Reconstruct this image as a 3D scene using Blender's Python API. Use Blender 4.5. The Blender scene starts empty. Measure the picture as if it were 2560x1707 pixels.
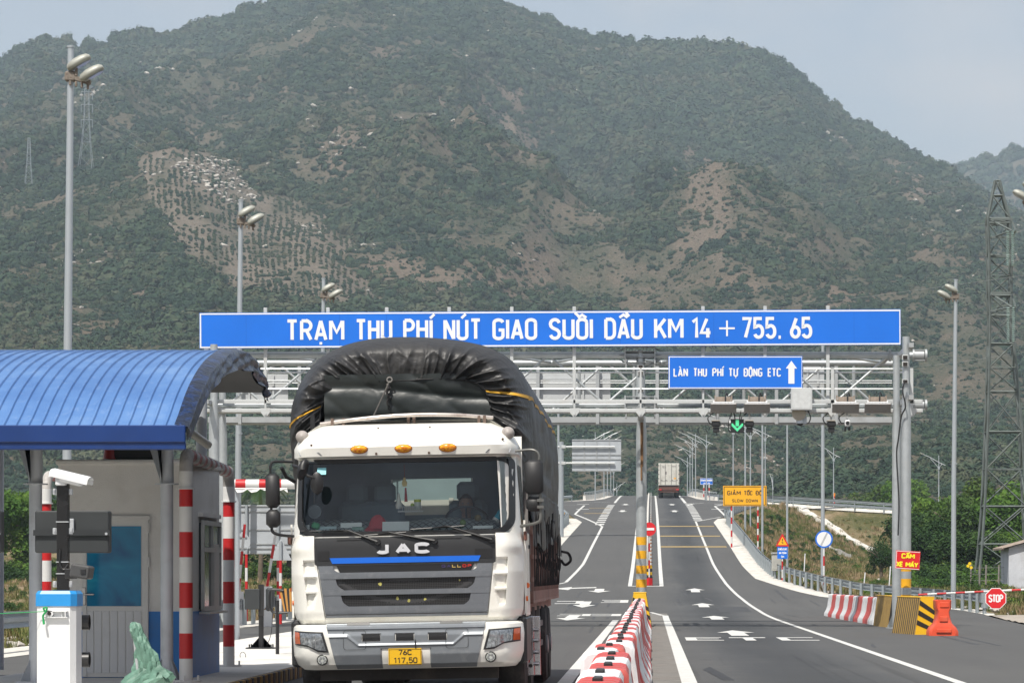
import bpy, bmesh, math, random
import numpy as np
from mathutils import Vector, Matrix

# ------------------------------------------------------------------ camera
sc = bpy.context.scene
F = 7960.0          # focal length in photo pixels (2560 wide)
VX, HY, EYE = 1628.0, 1440.0, 1.42   # vanishing column, horizon row, eye height
cam_d = bpy.data.cameras.new("camera"); cam = bpy.data.objects.new("camera", cam_d)
sc.collection.objects.link(cam); sc.camera = cam
cam_d.sensor_width = 36.0; cam_d.lens = 36.0*F/2560.0
cam_d.shift_x = -(VX-1280.0)/2560.0
cam_d.shift_y = (HY-853.5)/2560.0
cam_d.clip_start = 0.5; cam_d.clip_end = 9000
cam.location = (0, 0, EYE); cam.rotation_euler = (math.radians(90), 0, 0)

# ------------------------------------------------------------------ light
SUN_AZ = math.radians(200.0)   # compass-like: direction the light comes FROM, measured from +Y clockwise
SUN_EL = math.radians(57.0)
world = bpy.data.worlds.new("World"); sc.world = world; world.use_nodes = True
nt = world.node_tree; nt.nodes.clear()
wo = nt.nodes.new('ShaderNodeOutputWorld'); bg = nt.nodes.new('ShaderNodeBackground')
sky = nt.nodes.new('ShaderNodeTexSky'); sky.sky_type = 'NISHITA'; sky.sun_disc = False
sky.sun_elevation = SUN_EL; sky.sun_rotation = SUN_AZ
sky.air_density = 1.0; sky.dust_density = 3.0; sky.ozone_density = 1.5
# thin bright veil of cloud mixed into the sky
tc = nt.nodes.new('ShaderNodeTexCoord'); mp = nt.nodes.new('ShaderNodeMapping')
mp.inputs['Scale'].default_value = (11, 11, 20); mp.inputs['Location'].default_value = (3.1, 1.7, .4)
cn = nt.nodes.new('ShaderNodeTexNoise'); cn.inputs['Scale'].default_value = 1.0
cn.inputs['Detail'].default_value = 6; cn.inputs['Roughness'].default_value = .5
cr = nt.nodes.new('ShaderNodeValToRGB'); cr.color_ramp.elements[0].position = .44; cr.color_ramp.elements[1].position = .66
mx = nt.nodes.new('ShaderNodeMix'); mx.data_type = 'RGBA'
mx.inputs['B'].default_value = (4.85, 4.82, 4.95, 1)
mm = nt.nodes.new('ShaderNodeMath'); mm.operation = 'MULTIPLY_ADD'; mm.inputs[1].default_value = .42; mm.inputs[2].default_value = .46
nt.links.new(tc.outputs['Generated'], mp.inputs['Vector']); nt.links.new(mp.outputs[0], cn.inputs['Vector'])
nt.links.new(cn.outputs['Fac'], cr.inputs[0]); nt.links.new(cr.outputs[0], mm.inputs[0])
nt.links.new(mm.outputs[0], mx.inputs['Factor'])
nt.links.new(sky.outputs[0], mx.inputs['A']); nt.links.new(mx.outputs['Result'], bg.inputs[0])
bg.inputs[1].default_value = 0.118
nt.links.new(bg.outputs[0], wo.inputs[0])

sun_d = bpy.data.lights.new("sun", 'SUN'); sun = bpy.data.objects.new("sun", sun_d); sc.collection.objects.link(sun)
sun_d.energy = 4.9; sun_d.angle = math.radians(.6); sun_d.color = (1.0, .95, .87)
sd = Vector((math.sin(SUN_AZ)*math.cos(SUN_EL), math.cos(SUN_AZ)*math.cos(SUN_EL), math.sin(SUN_EL)))
sun.rotation_euler = sd.to_track_quat('Z', 'Y').to_euler()
sun.location = (0, -20, 60)

sc.view_settings.view_transform = 'Standard'; sc.view_settings.look = 'None'
sc.view_settings.exposure = 0.12; sc.view_settings.gamma = 1.0
sc.cycles.max_bounces = 8; sc.cycles.diffuse_bounces = 4; sc.cycles.glossy_bounces = 3
sc.cycles.transmission_bounces = 6; sc.cycles.volume_bounces = 1; sc.cycles.transparent_max_bounces = 12
sc.cycles.use_denoising = True
sc.cycles.caustics_reflective = False; sc.cycles.caustics_refractive = False

# ------------------------------------------------------------------ helpers
C = sc.collection
PI = math.pi
rnd = random.Random(7)

def W(px, py, D):
    """photo pixel -> world point at depth D"""
    return Vector(((px-VX)*D/F, D, EYE+(HY-py)*D/F))
def interp(x, pts):
    if x <= pts[0][0]: return pts[0][1]
    for (a, b), (c, d) in zip(pts, pts[1:]):
        if x <= c: return b+(d-b)*(x-a)/(c-a)
    return pts[-1][1]
ROAD = [(-50,0),(112,0),(125,.13),(140,.4),(150,.68),(165,1.25),(183,2.0),(208,3.4),(225,4.3),(253,5.75),(290,7.4),(330,9.0),(365,10.3),(398,11.45),(430,12.3),(480,13.2),(540,13.6),(700,13.8)]
def zr(Y):
    # smoothed road profile
    return sum(interp(Y+d, ROAD) for d in (-8,-4,0,4,8))/5
def G(px, py):
    """photo pixel -> point on the road surface"""
    lo, hi = 15.0, 520.0
    prev = lo; Y = lo
    while Y < hi:
        if EYE+(HY-py)*Y/F >= zr(Y) and Y > 20 and (EYE+(HY-py)*prev/F) < zr(prev): break
        if EYE+(HY-py)*Y/F <= zr(Y):
            a, b = prev, Y
            for _ in range(30):
                m = (a+b)/2
                if EYE+(HY-py)*m/F > zr(m): a = m
                else: b = m
            Y = a; break
        prev = Y; Y *= 1.01
    return Vector(((px-VX)*Y/F, Y, zr(Y)))

def hsh(ix, iy, seed):
    n = (ix.astype(np.int64)*374761393 + iy.astype(np.int64)*668265263 + seed*1274126177) & 0xffffffff
    n = ((n ^ (n >> 13)) * 1274126177) & 0xffffffff
    return ((n ^ (n >> 16)) & 0xffff)/65535.0
def vnoise(x, y, seed=0):
    x = np.asarray(x, float); y = np.asarray(y, float)
    ix = np.floor(x); iy = np.floor(y); fx = x-ix; fy = y-iy
    fx = fx*fx*fx*(fx*(fx*6-15)+10); fy = fy*fy*fy*(fy*(fy*6-15)+10)
    a = hsh(ix, iy, seed); b = hsh(ix+1, iy, seed); c = hsh(ix, iy+1, seed); d = hsh(ix+1, iy+1, seed)
    return (a+(b-a)*fx)*(1-fy)+(c+(d-c)*fx)*fy
def fbm(x, y, octv=4, seed=0, rough=.5):
    t = 0; amp = 1; tot = 0
    for i in range(octv):
        t = t+amp*vnoise(x*2**i+17.3*i, y*2**i-9.1*i, seed+i); tot += amp; amp *= rough
    return t/tot
def ridged(x, y, octv=4, seed=0):
    t = 0; amp = 1; tot = 0
    for i in range(octv):
        t = t+amp*(1-np.abs(2*vnoise(x*2**i+7.3*i, y*2**i+3.1*i, seed+i)-1)); tot += amp; amp *= .5
    return t/tot

# ---- materials
def new_mat(name):
    m = bpy.data.materials.new(name); m.use_nodes = True
    return m, m.node_tree, m.node_tree.nodes['Principled BSDF']
MATS = {}
def mat(name, col, rough=.6, metal=0.0, var=.12, scale=3.0, bump=0.0, bscale=40.0, dirt=None, dirt_amt=.0, spec=.5, coat=0.0, coords='Object', dscale=1.5):
    """painted / plain surface with broad tone variation, optional dirt blotches and fine bump"""
    if name in MATS: return MATS[name]
    m, t, b = new_mat(name); MATS[name] = m
    N = t.nodes; L = t.links
    tc = N.new('ShaderNodeTexCoord')
    n1 = N.new('ShaderNodeTexNoise'); n1.inputs['Scale'].default_value = scale; n1.inputs['Detail'].default_value = 5
    L.new(tc.outputs[coords], n1.inputs['Vector'])
    mr = N.new('ShaderNodeMapRange'); mr.inputs['From Min'].default_value = .25; mr.inputs['From Max'].default_value = .75
    mr.inputs['To Min'].default_value = 1-var; mr.inputs['To Max'].default_value = 1+var
    L.new(n1.outputs['Fac'], mr.inputs['Value'])
    mu = N.new('ShaderNodeVectorMath'); mu.operation = 'SCALE'; mu.inputs[0].default_value = col[:3]
    L.new(mr.outputs[0], mu.inputs['Scale'])
    out = mu.outputs[0]
    if dirt:
        n2 = N.new('ShaderNodeTexNoise'); n2.inputs['Scale'].default_value = dscale; n2.inputs['Detail'].default_value = 9; n2.inputs['Roughness'].default_value = .65
        L.new(tc.outputs[coords], n2.inputs['Vector'])
        r2 = N.new('ShaderNodeMapRange'); r2.inputs['From Min'].default_value = .52; r2.inputs['From Max'].default_value = .72; r2.inputs['To Max'].default_value = dirt_amt
        L.new(n2.outputs['Fac'], r2.inputs['Value'])
        mi = N.new('ShaderNodeMix'); mi.data_type = 'RGBA'; mi.inputs['B'].default_value = (*dirt, 1)
        L.new(out, mi.inputs['A']); L.new(r2.outputs[0], mi.inputs['Factor']); out = mi.outputs['Result']
    L.new(out, b.inputs['Base Color'])
    b.inputs['Roughness'].default_value = rough; b.inputs['Metallic'].default_value = metal
    b.inputs['Specular IOR Level'].default_value = spec; b.inputs['Coat Weight'].default_value = coat
    b.inputs['Coat Roughness'].default_value = .1
    if bump:
        n3 = N.new('ShaderNodeTexNoise'); n3.inputs['Scale'].default_value = bscale; n3.inputs['Detail'].default_value = 4
        L.new(tc.outputs[coords], n3.inputs['Vector'])
        bp = N.new('ShaderNodeBump'); bp.inputs['Strength'].default_value = bump; bp.inputs['Distance'].default_value = .02
        L.new(n3.outputs['Fac'], bp.inputs['Height']); L.new(bp.outputs[0], b.inputs['Normal'])
    return m

# ---- mesh builder
class MB:
    def __init__(s): s.v = []; s.f = []; s.mi = []; s.m = 0
    def q(s, verts, faces, m=None):
        o = len(s.v); s.ch = getattr(s, 'ch', []); s.ch.append((o, len(s.f))); s.v.extend([tuple(v) for v in verts])
        for f in faces: s.f.append(tuple(o+i for i in f)); s.mi.append(s.m if m is None else m)
        return s
    def box(s, c, size, rot=None, bev=0.0, m=None):
        x, y, z = size[0]/2, size[1]/2, size[2]/2
        c = Vector(c)
        if bev <= 0:
            vs = [Vector((a*x, b*y, d*z)) for d in (-1, 1) for a, b in ((-1,-1),(1,-1),(1,1),(-1,1))]
            fs = [(3,2,1,0),(4,5,6,7),(0,1,5,4),(1,2,6,5),(2,3,7,6),(3,0,4,7)]
        else:
            e = min(bev, x*.95, y*.95, z*.95); vs = []; rings = []
            def ring(ix, iy, zz):
                r = []
                for (a, b) in ((-1,-1),(1,-1),(1,1),(-1,1)):
                    if (a, b) in ((-1,-1),(1,1)): pts = [(a*x, b*(iy)), (a*ix, b*y)]
                    else: pts = [(a*ix, b*y), (a*x, b*iy)]
                    for p in pts: vs.append(Vector((p[0], p[1], zz))); r.append(len(vs)-1)
                return r
            # inset caps + chamfered sides
            def capring(zz):
                r = []
                for (a, b) in ((-1,-1),(1,-1),(1,1),(-1,1)):
                    if (a, b) in ((-1,-1),(1,1)): pts = [(a*(x-e), b*(y-e*1.6)), (a*(x-e*1.6), b*(y-e))]
                    else: pts = [(a*(x-e*1.6), b*(y-e)), (a*(x-e), b*(y-e*1.6))]
                    for p in pts: vs.append(Vector((p[0], p[1], zz))); r.append(len(vs)-1)
                return r
            r0 = capring(-z); r1 = ring(x-e, y-e, -z+e); r2 = ring(x-e, y-e, z-e); r3 = capring(z)
            fs = [tuple(reversed(r0)), tuple(r3)]
            for A, B in ((r0, r1), (r1, r2), (r2, r3)):
                for i in range(8): fs.append((A[i], A[(i+1) % 8], B[(i+1) % 8], B[i]))
        if rot is not None:
            R = rot if isinstance(rot, Matrix) else Matrix.Rotation(rot, 3, 'Z')
            vs = [R @ v for v in vs]
        return s.q([c+v for v in vs], fs, m)
    def tube(s, pts, r, n=10, cap=True, m=None, closed=False):
        """tube along a polyline; r number or list"""
        pts = [Vector(p) for p in pts]; k = len(pts)
        rs = r if isinstance(r, (list, tuple)) else [r]*k
        vs = []; up = None
        for i, p in enumerate(pts):
            if closed: d = pts[(i+1) % k]-pts[i-1]
            else: d = pts[min(i+1, k-1)]-pts[max(i-1, 0)]
            if d.length < 1e-9: d = Vector((0, 0, 1))
            d.normalize()
            if up is None:
                up = Vector((0, 0, 1)) if abs(d.z) < .9 else Vector((1, 0, 0))
            a = d.cross(up)
            if a.length < 1e-6: a = d.orthogonal()
            a.normalize(); b = a.cross(d).normalized(); up = b
            for j in range(n):
                t = 2*PI*j/n; vs.append(p+(a*math.cos(t)+b*math.sin(t))*rs[i])
        fs = []
        rng = k if closed else k-1
        for i in range(rng):
            i2 = (i+1) % k
            for j in range(n): fs.append((i*n+j, i*n+(j+1) % n, i2*n+(j+1) % n, i2*n+j))
        if cap and not closed: fs.append(tuple(reversed(range(n)))); fs.append(tuple((k-1)*n+j for j in range(n)))
        return s.q(vs, [tuple(reversed(f)) for f in fs], m)
    def rev(s, prof, c, n=20, axis='Z', m=None, rot=None):
        """revolve [(r,h)...] about axis through c"""
        vs = []; k = len(prof)
        for (r, h) in prof:
            for j in range(n):
                t = 2*PI*j/n; x, y = r*math.cos(t), r*math.sin(t)
                v = Vector((x, y, h)) if axis == 'Z' else (Vector((x, h, y)) if axis == 'Y' else Vector((h, x, y)))
                if rot is not None: v = rot @ v
                vs.append(Vector(c)+v)
        fs = [(i*n+j, i*n+(j+1) % n, (i+1)*n+(j+1) % n, (i+1)*n+j) for i in range(k-1) for j in range(n)]
        fs.append(tuple(reversed(range(n)))); fs.append(tuple((k-1)*n+j for j in range(n)))
        if axis == 'Y': fs = [tuple(reversed(f)) for f in fs]
        return s.q(vs, fs, m)
    def prism(s, poly, z0, z1, M=None, m=None):
        """extrude 2D polygon (x,z) between depth y=z0..z1 unless M maps (x,y,h)"""
        f = M or (lambda x, y, h: (x, h, y))
        n = len(poly)
        vs = [f(x, y, z0) for x, y in poly]+[f(x, y, z1) for x, y in poly]
        fs = [tuple(range(n)), tuple(reversed(range(n, 2*n)))]+[(i, i+n, (i+1) % n+n, (i+1) % n) for i in range(n)]
        return s.q(vs, fs, m)
    def grid(s, P, m=None, flip=False, closed_u=False):
        """P[i][j] points"""
        a, b = len(P), len(P[0])
        vs = [p for row in P for p in row]; fs = []
        for i in range(a-1):
            for j in range(b-1+(1 if closed_u else 0)):
                j2 = (j+1) % b
                f = (i*b+j, i*b+j2, (i+1)*b+j2, (i+1)*b+j)
                fs.append(tuple(reversed(f)) if flip else f)
        return s.q(vs, fs, m)
    def each(s, name, mats, parent=None, smooth=False):
        """one object per piece that was added"""
        out = []
        for i, (v0, f0) in enumerate(s.ch):
            v1, f1 = s.ch[i+1] if i+1 < len(s.ch) else (len(s.v), len(s.f))
            m_ = MB(); m_.v = s.v[v0:v1]; m_.f = [tuple(j-v0 for j in f) for f in s.f[f0:f1]]; m_.mi = s.mi[f0:f1]; out.append(m_.build(name, mats, parent, smooth))
        return out
    def build(s, name, mats, parent=None, smooth=False, loc=None, col=None):
        me = bpy.data.meshes.new(name); me.from_pydata(s.v, [], s.f)
        if not isinstance(mats, (list, tuple)): mats = [mats]
        for x in mats: me.materials.append(x)
        if len(mats) > 1: me.polygons.foreach_set('material_index', s.mi)
        me.update()
        if smooth:
            me.polygons.foreach_set('use_smooth', [True]*len(me.polygons))
            if smooth != 'all': me.set_sharp_from_angle(angle=math.radians(smooth if isinstance(smooth, (int, float)) and smooth > 1 else 40))
        o = bpy.data.objects.new(name, me); C.objects.link(o)
        if parent: o.parent = parent
        if loc is not None: o.location = loc
        return o
def thing(name, label, cat, loc=(0, 0, 0), rz=0, group=None):
    o = bpy.data.objects.new(name, None); C.objects.link(o); o.empty_display_size = .2
    o.location = loc; o.rotation_euler = (0, 0, rz); o['label'] = label; o['category'] = cat
    if group: o['group'] = group
    return o
def tag(o, label, cat, group=None):
    o['label'] = label; o['category'] = cat
    if group: o['group'] = group
    return o
def struct(o): o['kind'] = 'structure'; return o
def dup(root, loc=None, rz=None, label=None, scale=None):
    r = root.copy(); C.objects.link(r)
    if loc is not None: r.location = loc
    if rz is not None: r.rotation_euler = (0, 0, rz)
    if scale is not None: r.scale = scale
    if label: r['label'] = label
    for ch in list(root.children):
        c = ch.copy(); C.objects.link(c); c.parent = r
        for g in list(ch.children):
            d = g.copy(); C.objects.link(d); d.parent = c
    return r
def smoothline(pts, n=8):
    """Catmull-Rom"""
    pts = [Vector(p) for p in pts]; out = []
    P = [2*pts[0]-pts[1]]+pts+[2*pts[-1]-pts[-2]]
    for i in range(1, len(P)-2):
        for k in range(n):
            t = k/n; a, b, c, d = P[i-1], P[i], P[i+1], P[i+2]
            out.append(.5*((2*b)+(c-a)*t+(2*a-5*b+4*c-d)*t*t+(3*b-a-3*c+d)*t**3))
    out.append(pts[-1]); return out
# ------------------------------------------------------------------ mountain
def ramp_node(N, stops):
    r = N.new('ShaderNodeValToRGB'); e = r.color_ramp.elements
    e[0].position = stops[0][0]; e[0].color = (*stops[0][1], 1)
    e[1].position = stops[-1][0]; e[1].color = (*stops[-1][1], 1)
    for p, c in stops[1:-1]:
        x = e.new(p); x.color = (*c, 1)
    return r
def noise_node(N, L, src, scale, detail=5, rough=.55, dist=0):
    n = N.new('ShaderNodeTexNoise'); n.inputs['Scale'].default_value = scale; n.inputs['Detail'].default_value = detail
    n.inputs['Roughness'].default_value = rough; n.inputs['Distortion'].default_value = dist
    L.new(src, n.inputs['Vector']); return n
def mixc(N, L, a, b, f, mode='MIX'):
    m = N.new('ShaderNodeMix'); m.data_type = 'RGBA'; m.blend_type = mode
    for sock, v in (('A', a), ('B', b)):
        if hasattr(v, 'links'): L.new(v, m.inputs[sock])
        else: m.inputs[sock].default_value = (*v, 1)
    if hasattr(f, 'links'): L.new(f, m.inputs['Factor'])
    else: m.inputs['Factor'].default_value = f
    return m.outputs['Result']
def mrange(N, L, v, a, b, c=0, d=1):
    r = N.new('ShaderNodeMapRange'); L.new(v, r.inputs['Value'])
    r.inputs['From Min'].default_value = a; r.inputs['From Max'].default_value = b
    r.inputs['To Min'].default_value = c; r.inputs['To Max'].default_value = d
    return r.outputs[0]

DX = 2560/2352.0
def disp(pts): return [(x*DX, y*DX) for x, y in pts]
RIDGE = disp([(-900,300),(-400,210),(-120,165),(0,143),(30,132),(60,112),(90,100),(150,96),(185,112),(230,106),(300,92),(400,74),(480,62),(520,46),(560,32),(640,8),(700,-14),(800,-40),(900,-50),(1000,-46),(1080,-26),(1140,0),(1200,27),(1250,50),(1280,63),(1360,90),(1440,105),(1560,110),(1700,118),(1735,122),(1760,137),(1800,165),(1830,182),(1870,210),(1900,243),(1950,287),(2000,305),(2050,332),(2130,377),(2200,410),(2352,500),(2700,760),(3200,1050)])
SPUR = disp([(-900,760),(-400,640),(-150,520),(0,452),(60,430),(120,422),(160,398),(200,388),(260,378),(330,345),(400,322),(480,345),(520,372),(560,400),(640,425),(700,440),(850,505),(1000,590),(1150,650),(1350,705),(1500,765),(1700,860),(1900,1000),(2300,1300)])
FOOT = disp([(-900,1250),(900,1250),(1200,1210),(1500,1190),(1650,1170),(1750,1130),(1850,1068),(1950,1025),(2050,1010),(2150,1005),(2352,1000),(2900,960)])
FAR = disp([(1500,900),(1900,640),(2050,470),(2130,410),(2165,388),(2200,375),(2250,362),(2300,352),(2352,345),(2600,300),(3200,380)])
def prof(P, px): return np.interp(px, [p[0] for p in P], [p[1] for p in P])

def hill_h(S, Y):
    px = VX+S*F
    X = S*Y
    def base(P, YR, Y0, yfoot, pw, back):
        zt = EYE+(HY-prof(P, px))*YR/F
        z0 = EYE+(HY-yfoot)*Y0/F
        t = (Y-Y0)/(YR-Y0)
        up = z0+(zt-z0)*np.clip(t, 0, 1)**pw
        dn = zt-(Y-YR)*back
        z = np.where(t < 1, up, dn)
        z = np.where(t < 0, z0+(Y-Y0)*.35, z)
        return z, np.clip(t, 0, 1)
    zm, tm = base(RIDGE, 2400.0, 820.0, 1262.0, 1.0, .5)
    # gullies and spurs running down the slope
    wx = X+90*(fbm(X/260, Y/420, 3, 5)-.5)
    g = ridged(wx/210, Y/900, 4, 11)-.62
    g2 = ridged((wx+.25*Y)/85, Y/240, 3, 23)-.6
    env = np.clip(tm*(1-tm)*4, 0, 1)
    zm = zm+env*(g*115+g2*34)+(fbm(X/26, Y/26, 3, 31)-.5)*9*np.clip(env+.25, 0, 1)
    zs, ts = base(SPUR, 1350.0, 700.0, 1250.0, .92, .45)
    es = np.clip(ts*(1-ts)*4, 0, 1)
    gs = ridged((X+.15*Y)/120, Y/420, 4, 41)-.6
    zs = zs+es*(gs*26)+(fbm(X/18, Y/18, 3, 37)-.5)*5*np.clip(es+.2, 0, 1)
    zf, tf = base(FOOT, 720.0, 440.0, 1330.0, .8, .3)
    zf = zf+(fbm(X/40, Y/40, 3, 51)-.5)*7*np.clip(tf*2, 0, 1)
    z = np.maximum(np.maximum(zm, zs), zf)
    which = np.where(z == zs, 1, np.where(z == zf, 2, 0))
    return z, which
# drier / rockier places on the slope, as traced spots (x, y, rx, ry, strength)
DRY = [(1160,250,70,80,1),(1190,195,30,40,.8),(1000,240,60,45,.7),(790,390,40,70,.9),(760,320,60,30,.7),(700,390,60,40,.5),(1590,360,50,40,.9),(1600,420,60,60,.6),(1640,510,50,90,1),(1560,580,50,60,.8),(1330,470,80,60,.7),(1240,590,60,90,.7),(1150,620,60,50,.5),(1700,290,90,50,.6),(2110,420,70,45,1.3),(1480,200,60,25,.7),(1230,330,70,40,.7),(1420,600,50,70,.6),(1060,330,70,50,.8),(860,620,90,60,.8),(1000,640,100,40,.9),(1200,640,80,40,.8),(480,300,80,40,.6),(340,330,90,30,1),(100,450,120,30,.7),(60,620,60,20,.5),(330,670,60,30,1.1),(560,640,60,60,.7),(150,350,80,30,.4),(1700,660,60,30,.6),(1950,680,70,30,.8),(2150,560,60,50,.5),(2300,600,40,40,.5),(1500,680,80,40,.5),(1900,560,100,50,.4),(1250,20,60,20,.8),(1380,100,40,20,.6),(800,200,80,40,.5),(620,220,60,30,.5),(1050,120,60,30,.4),(1390,1085,60,40,.7),(1760,1060,110,70,.9),(600,1010,60,40,.6),(1950,950,90,40,.6),(2200,880,70,60,.5),(1560,1020,60,40,.5),(1350,870,100,40,.5)]
def dry(px, py):
    o = 0
    wx = px/DX+30*(fbm(px/60, py/60, 3, 101)-.5)*2; wy = py/DX+30*(fbm(px/60+9, py/60, 3, 103)-.5)*2
    for x, y, a, b, s_ in DRY: o = o+s_*np.exp(-((wx-x)/a)**2-((wy-y)/b)**2)
    return np.clip(o, 0, 1.2)
# terrain sheet (fan of columns, finer where it is seen)
s = np.concatenate([np.linspace(-.42, -.235, 80, endpoint=False), np.linspace(-.235, .142, 900, endpoint=False), np.linspace(.142, .33, 80)])
Yg = np.concatenate([np.linspace(400, 900, 150, endpoint=False), np.linspace(900, 2440, 520, endpoint=False), np.linspace(2440, 3000, 30)])
SS, YY = np.meshgrid(s, Yg)
ZZ, WH = hill_h(SS, YY)
ZZ[0, :] = -3
def grid_obj(name, X, Y, Z, m):
    a, b = X.shape
    co = np.stack([X, Y, Z], -1).reshape(-1, 3).astype(np.float32)
    i = np.arange(a-1)[:, None]*b+np.arange(b-1)[None, :]
    q = np.stack([i, i+1, i+b+1, i+b], -1).reshape(-1).astype(np.int32)
    me = bpy.data.meshes.new(name); me.vertices.add(len(co)); me.vertices.foreach_set('co', co.ravel())
    n = len(q)//4
    me.loops.add(len(q)); me.loops.foreach_set('vertex_index', q)
    me.polygons.add(n); me.polygons.foreach_set('loop_start', np.arange(0, 4*n, 4, dtype=np.int32))
    me.polygons.foreach_set('use_smooth', np.ones(n, bool))
    me.update(calc_edges=True); me.materials.append(m)
    o = bpy.data.objects.new(name, me); C.objects.link(o); return o

# plantation and rock masks as functions of photo pixel (they are places on the hill)
def inpoly(px, py, poly):
    x = np.asarray(px); y = np.asarray(py); r = np.zeros(x.shape, bool); n = len(poly)
    for i in range(n):
        x1, y1 = poly[i]; x2, y2 = poly[(i+1) % n]
        c = ((y1 > y) != (y2 > y)) & (x < (x2-x1)*(y-y1)/(y2-y1+1e-9)+x1)
        r ^= c
    return r
PLANT = disp([(310,362),(400,340),(470,350),(540,385),(600,425),(720,452),(870,505),(1040,600),(1130,660),(1040,700),(880,695),(760,700),(620,690),(520,655),(420,580),(345,470)])
ROCKS = disp([(380,365),(480,355),(590,400),(600,455),(530,470),(430,420)])

mm_, t_, b_ = new_mat('hillside'); N = t_.nodes; L = t_.links
geo = N.new('ShaderNodeNewGeometry'); P_ = geo.outputs['Position']
na = noise_node(N, L, P_, .011, 6, .6, .6); nb = noise_node(N, L, P_, .07, 5, .65); nc = noise_node(N, L, P_, .35, 5, .7)
r1 = ramp_node(N, [(.36, (.034,.048,.031)), (.48, (.058,.062,.042)), (.58, (.098,.078,.058)), (.72, (.160,.112,.090))]); L.new(na.outputs['Fac'], r1.inputs[0])
r2 = ramp_node(N, [(.35, (.040,.054,.032)), (.52, (.080,.078,.052)), (.68, (.165,.125,.095))]); L.new(nb.outputs['Fac'], r2.inputs[0])
c1 = mixc(N, L, r1.outputs[0], r2.outputs[0], .5)
nd = noise_node(N, L, P_, 1.1, 6, .75)
c1 = mixc(N, L, c1, (.26,.20,.15), mrange(N, L, nd.outputs['Fac'], .52, .72, 0, .6))
c2 = mixc(N, L, c1, (.036,.05,.026), mrange(N, L, nd.outputs['Fac'], .50, .30, 0, .9))
c3 = mixc(N, L, c2, (.34,.29,.25), mrange(N, L, nc.outputs['Fac'], .30, .20, 0, .7))
aF = N.new('ShaderNodeAttribute'); aF.attribute_name = 'field'; aD = N.new('ShaderNodeAttribute'); aD.attribute_name = 'dry'
ne = noise_node(N, L, P_, .9, 6, .7)
dcol = mixc(N, L, (.130,.095,.074), (.205,.160,.126), mrange(N, L, ne.outputs['Fac'], .38, .62)); dcol = mixc(N, L, dcol, (.07,.075,.045), mrange(N, L, nd.outputs['Fac'], .52, .36, 0, .8))
c3 = mixc(N, L, c3, dcol, mrange(N, L, aD.outputs['Fac'], .25, .8, 0, .8))
fcol = mixc(N, L, (.135,.112,.088), (.225,.19,.152), mrange(N, L, ne.outputs['Fac'], .4, .65)); c3 = mixc(N, L, c3, fcol, mrange(N, L, aF.outputs['Fac'], .2, .8, 0, .85))
L.new(c3, b_.inputs['Base Color'])
bp_ = N.new('ShaderNodeBump'); bp_.inputs['Strength'].default_value = 1; bp_.inputs['Distance'].default_value = 1.6; L.new(nc.outputs['Fac'], bp_.inputs['Height']); L.new(bp_.outputs[0], b_.inputs['Normal']); b_.inputs['Roughness'].default_value = .95; b_.inputs['Specular IOR Level'].default_value = .1
HILL_MAT = mm_
hill = struct(grid_obj('mountain', SS*YY, YY, ZZ, HILL_MAT))
hpx, hpy = VX+SS*F, HY-(ZZ-EYE)/YY*F
fld = (inpoly(hpx+50*(fbm(hpx/45, hpy/45, 3, 201)-.5), hpy+40*(fbm(hpx/40, hpy/40, 3, 203)-.5), PLANT) & (WH == 1)).astype(float)*np.clip(fbm(hpx/50, hpy/30, 3, 205)*2.6-.45, .15, .85)
for _ in range(14): fld[1:-1, 1:-1] = (fld[1:-1, 1:-1]*2+fld[:-2, 1:-1]+fld[2:, 1:-1]+fld[1:-1, :-2]+fld[1:-1, 2:])/6
dat = np.clip(dry(hpx, hpy), 0, 1)
for nm_, ar_ in (('field', fld), ('dry', dat)):
    at_ = hill.data.attributes.new(nm_, 'FLOAT', 'POINT'); at_.data.foreach_set('value', ar_.astype(np.float32).ravel())
# farther hill on the right
s2 = np.linspace(-.03, .33, 260); Y2 = np.linspace(2500, 3700, 120)
S2, YY2 = np.meshgrid(s2, Y2)
zt = EYE+(HY-prof(FAR, VX+S2*F))*3500/F; tt = (YY2-2500)/1000
Z2 = np.where(tt < 1, zt*np.clip(tt, 0, 1), zt-(YY2-3500)*.5)+(fbm(S2*YY2/60, YY2/60, 4, 77)-.5)*30*np.clip(tt, 0, 1)
far_hill = struct(grid_obj('far_hill', S2*YY2, YY2, Z2, HILL_MAT))

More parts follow.
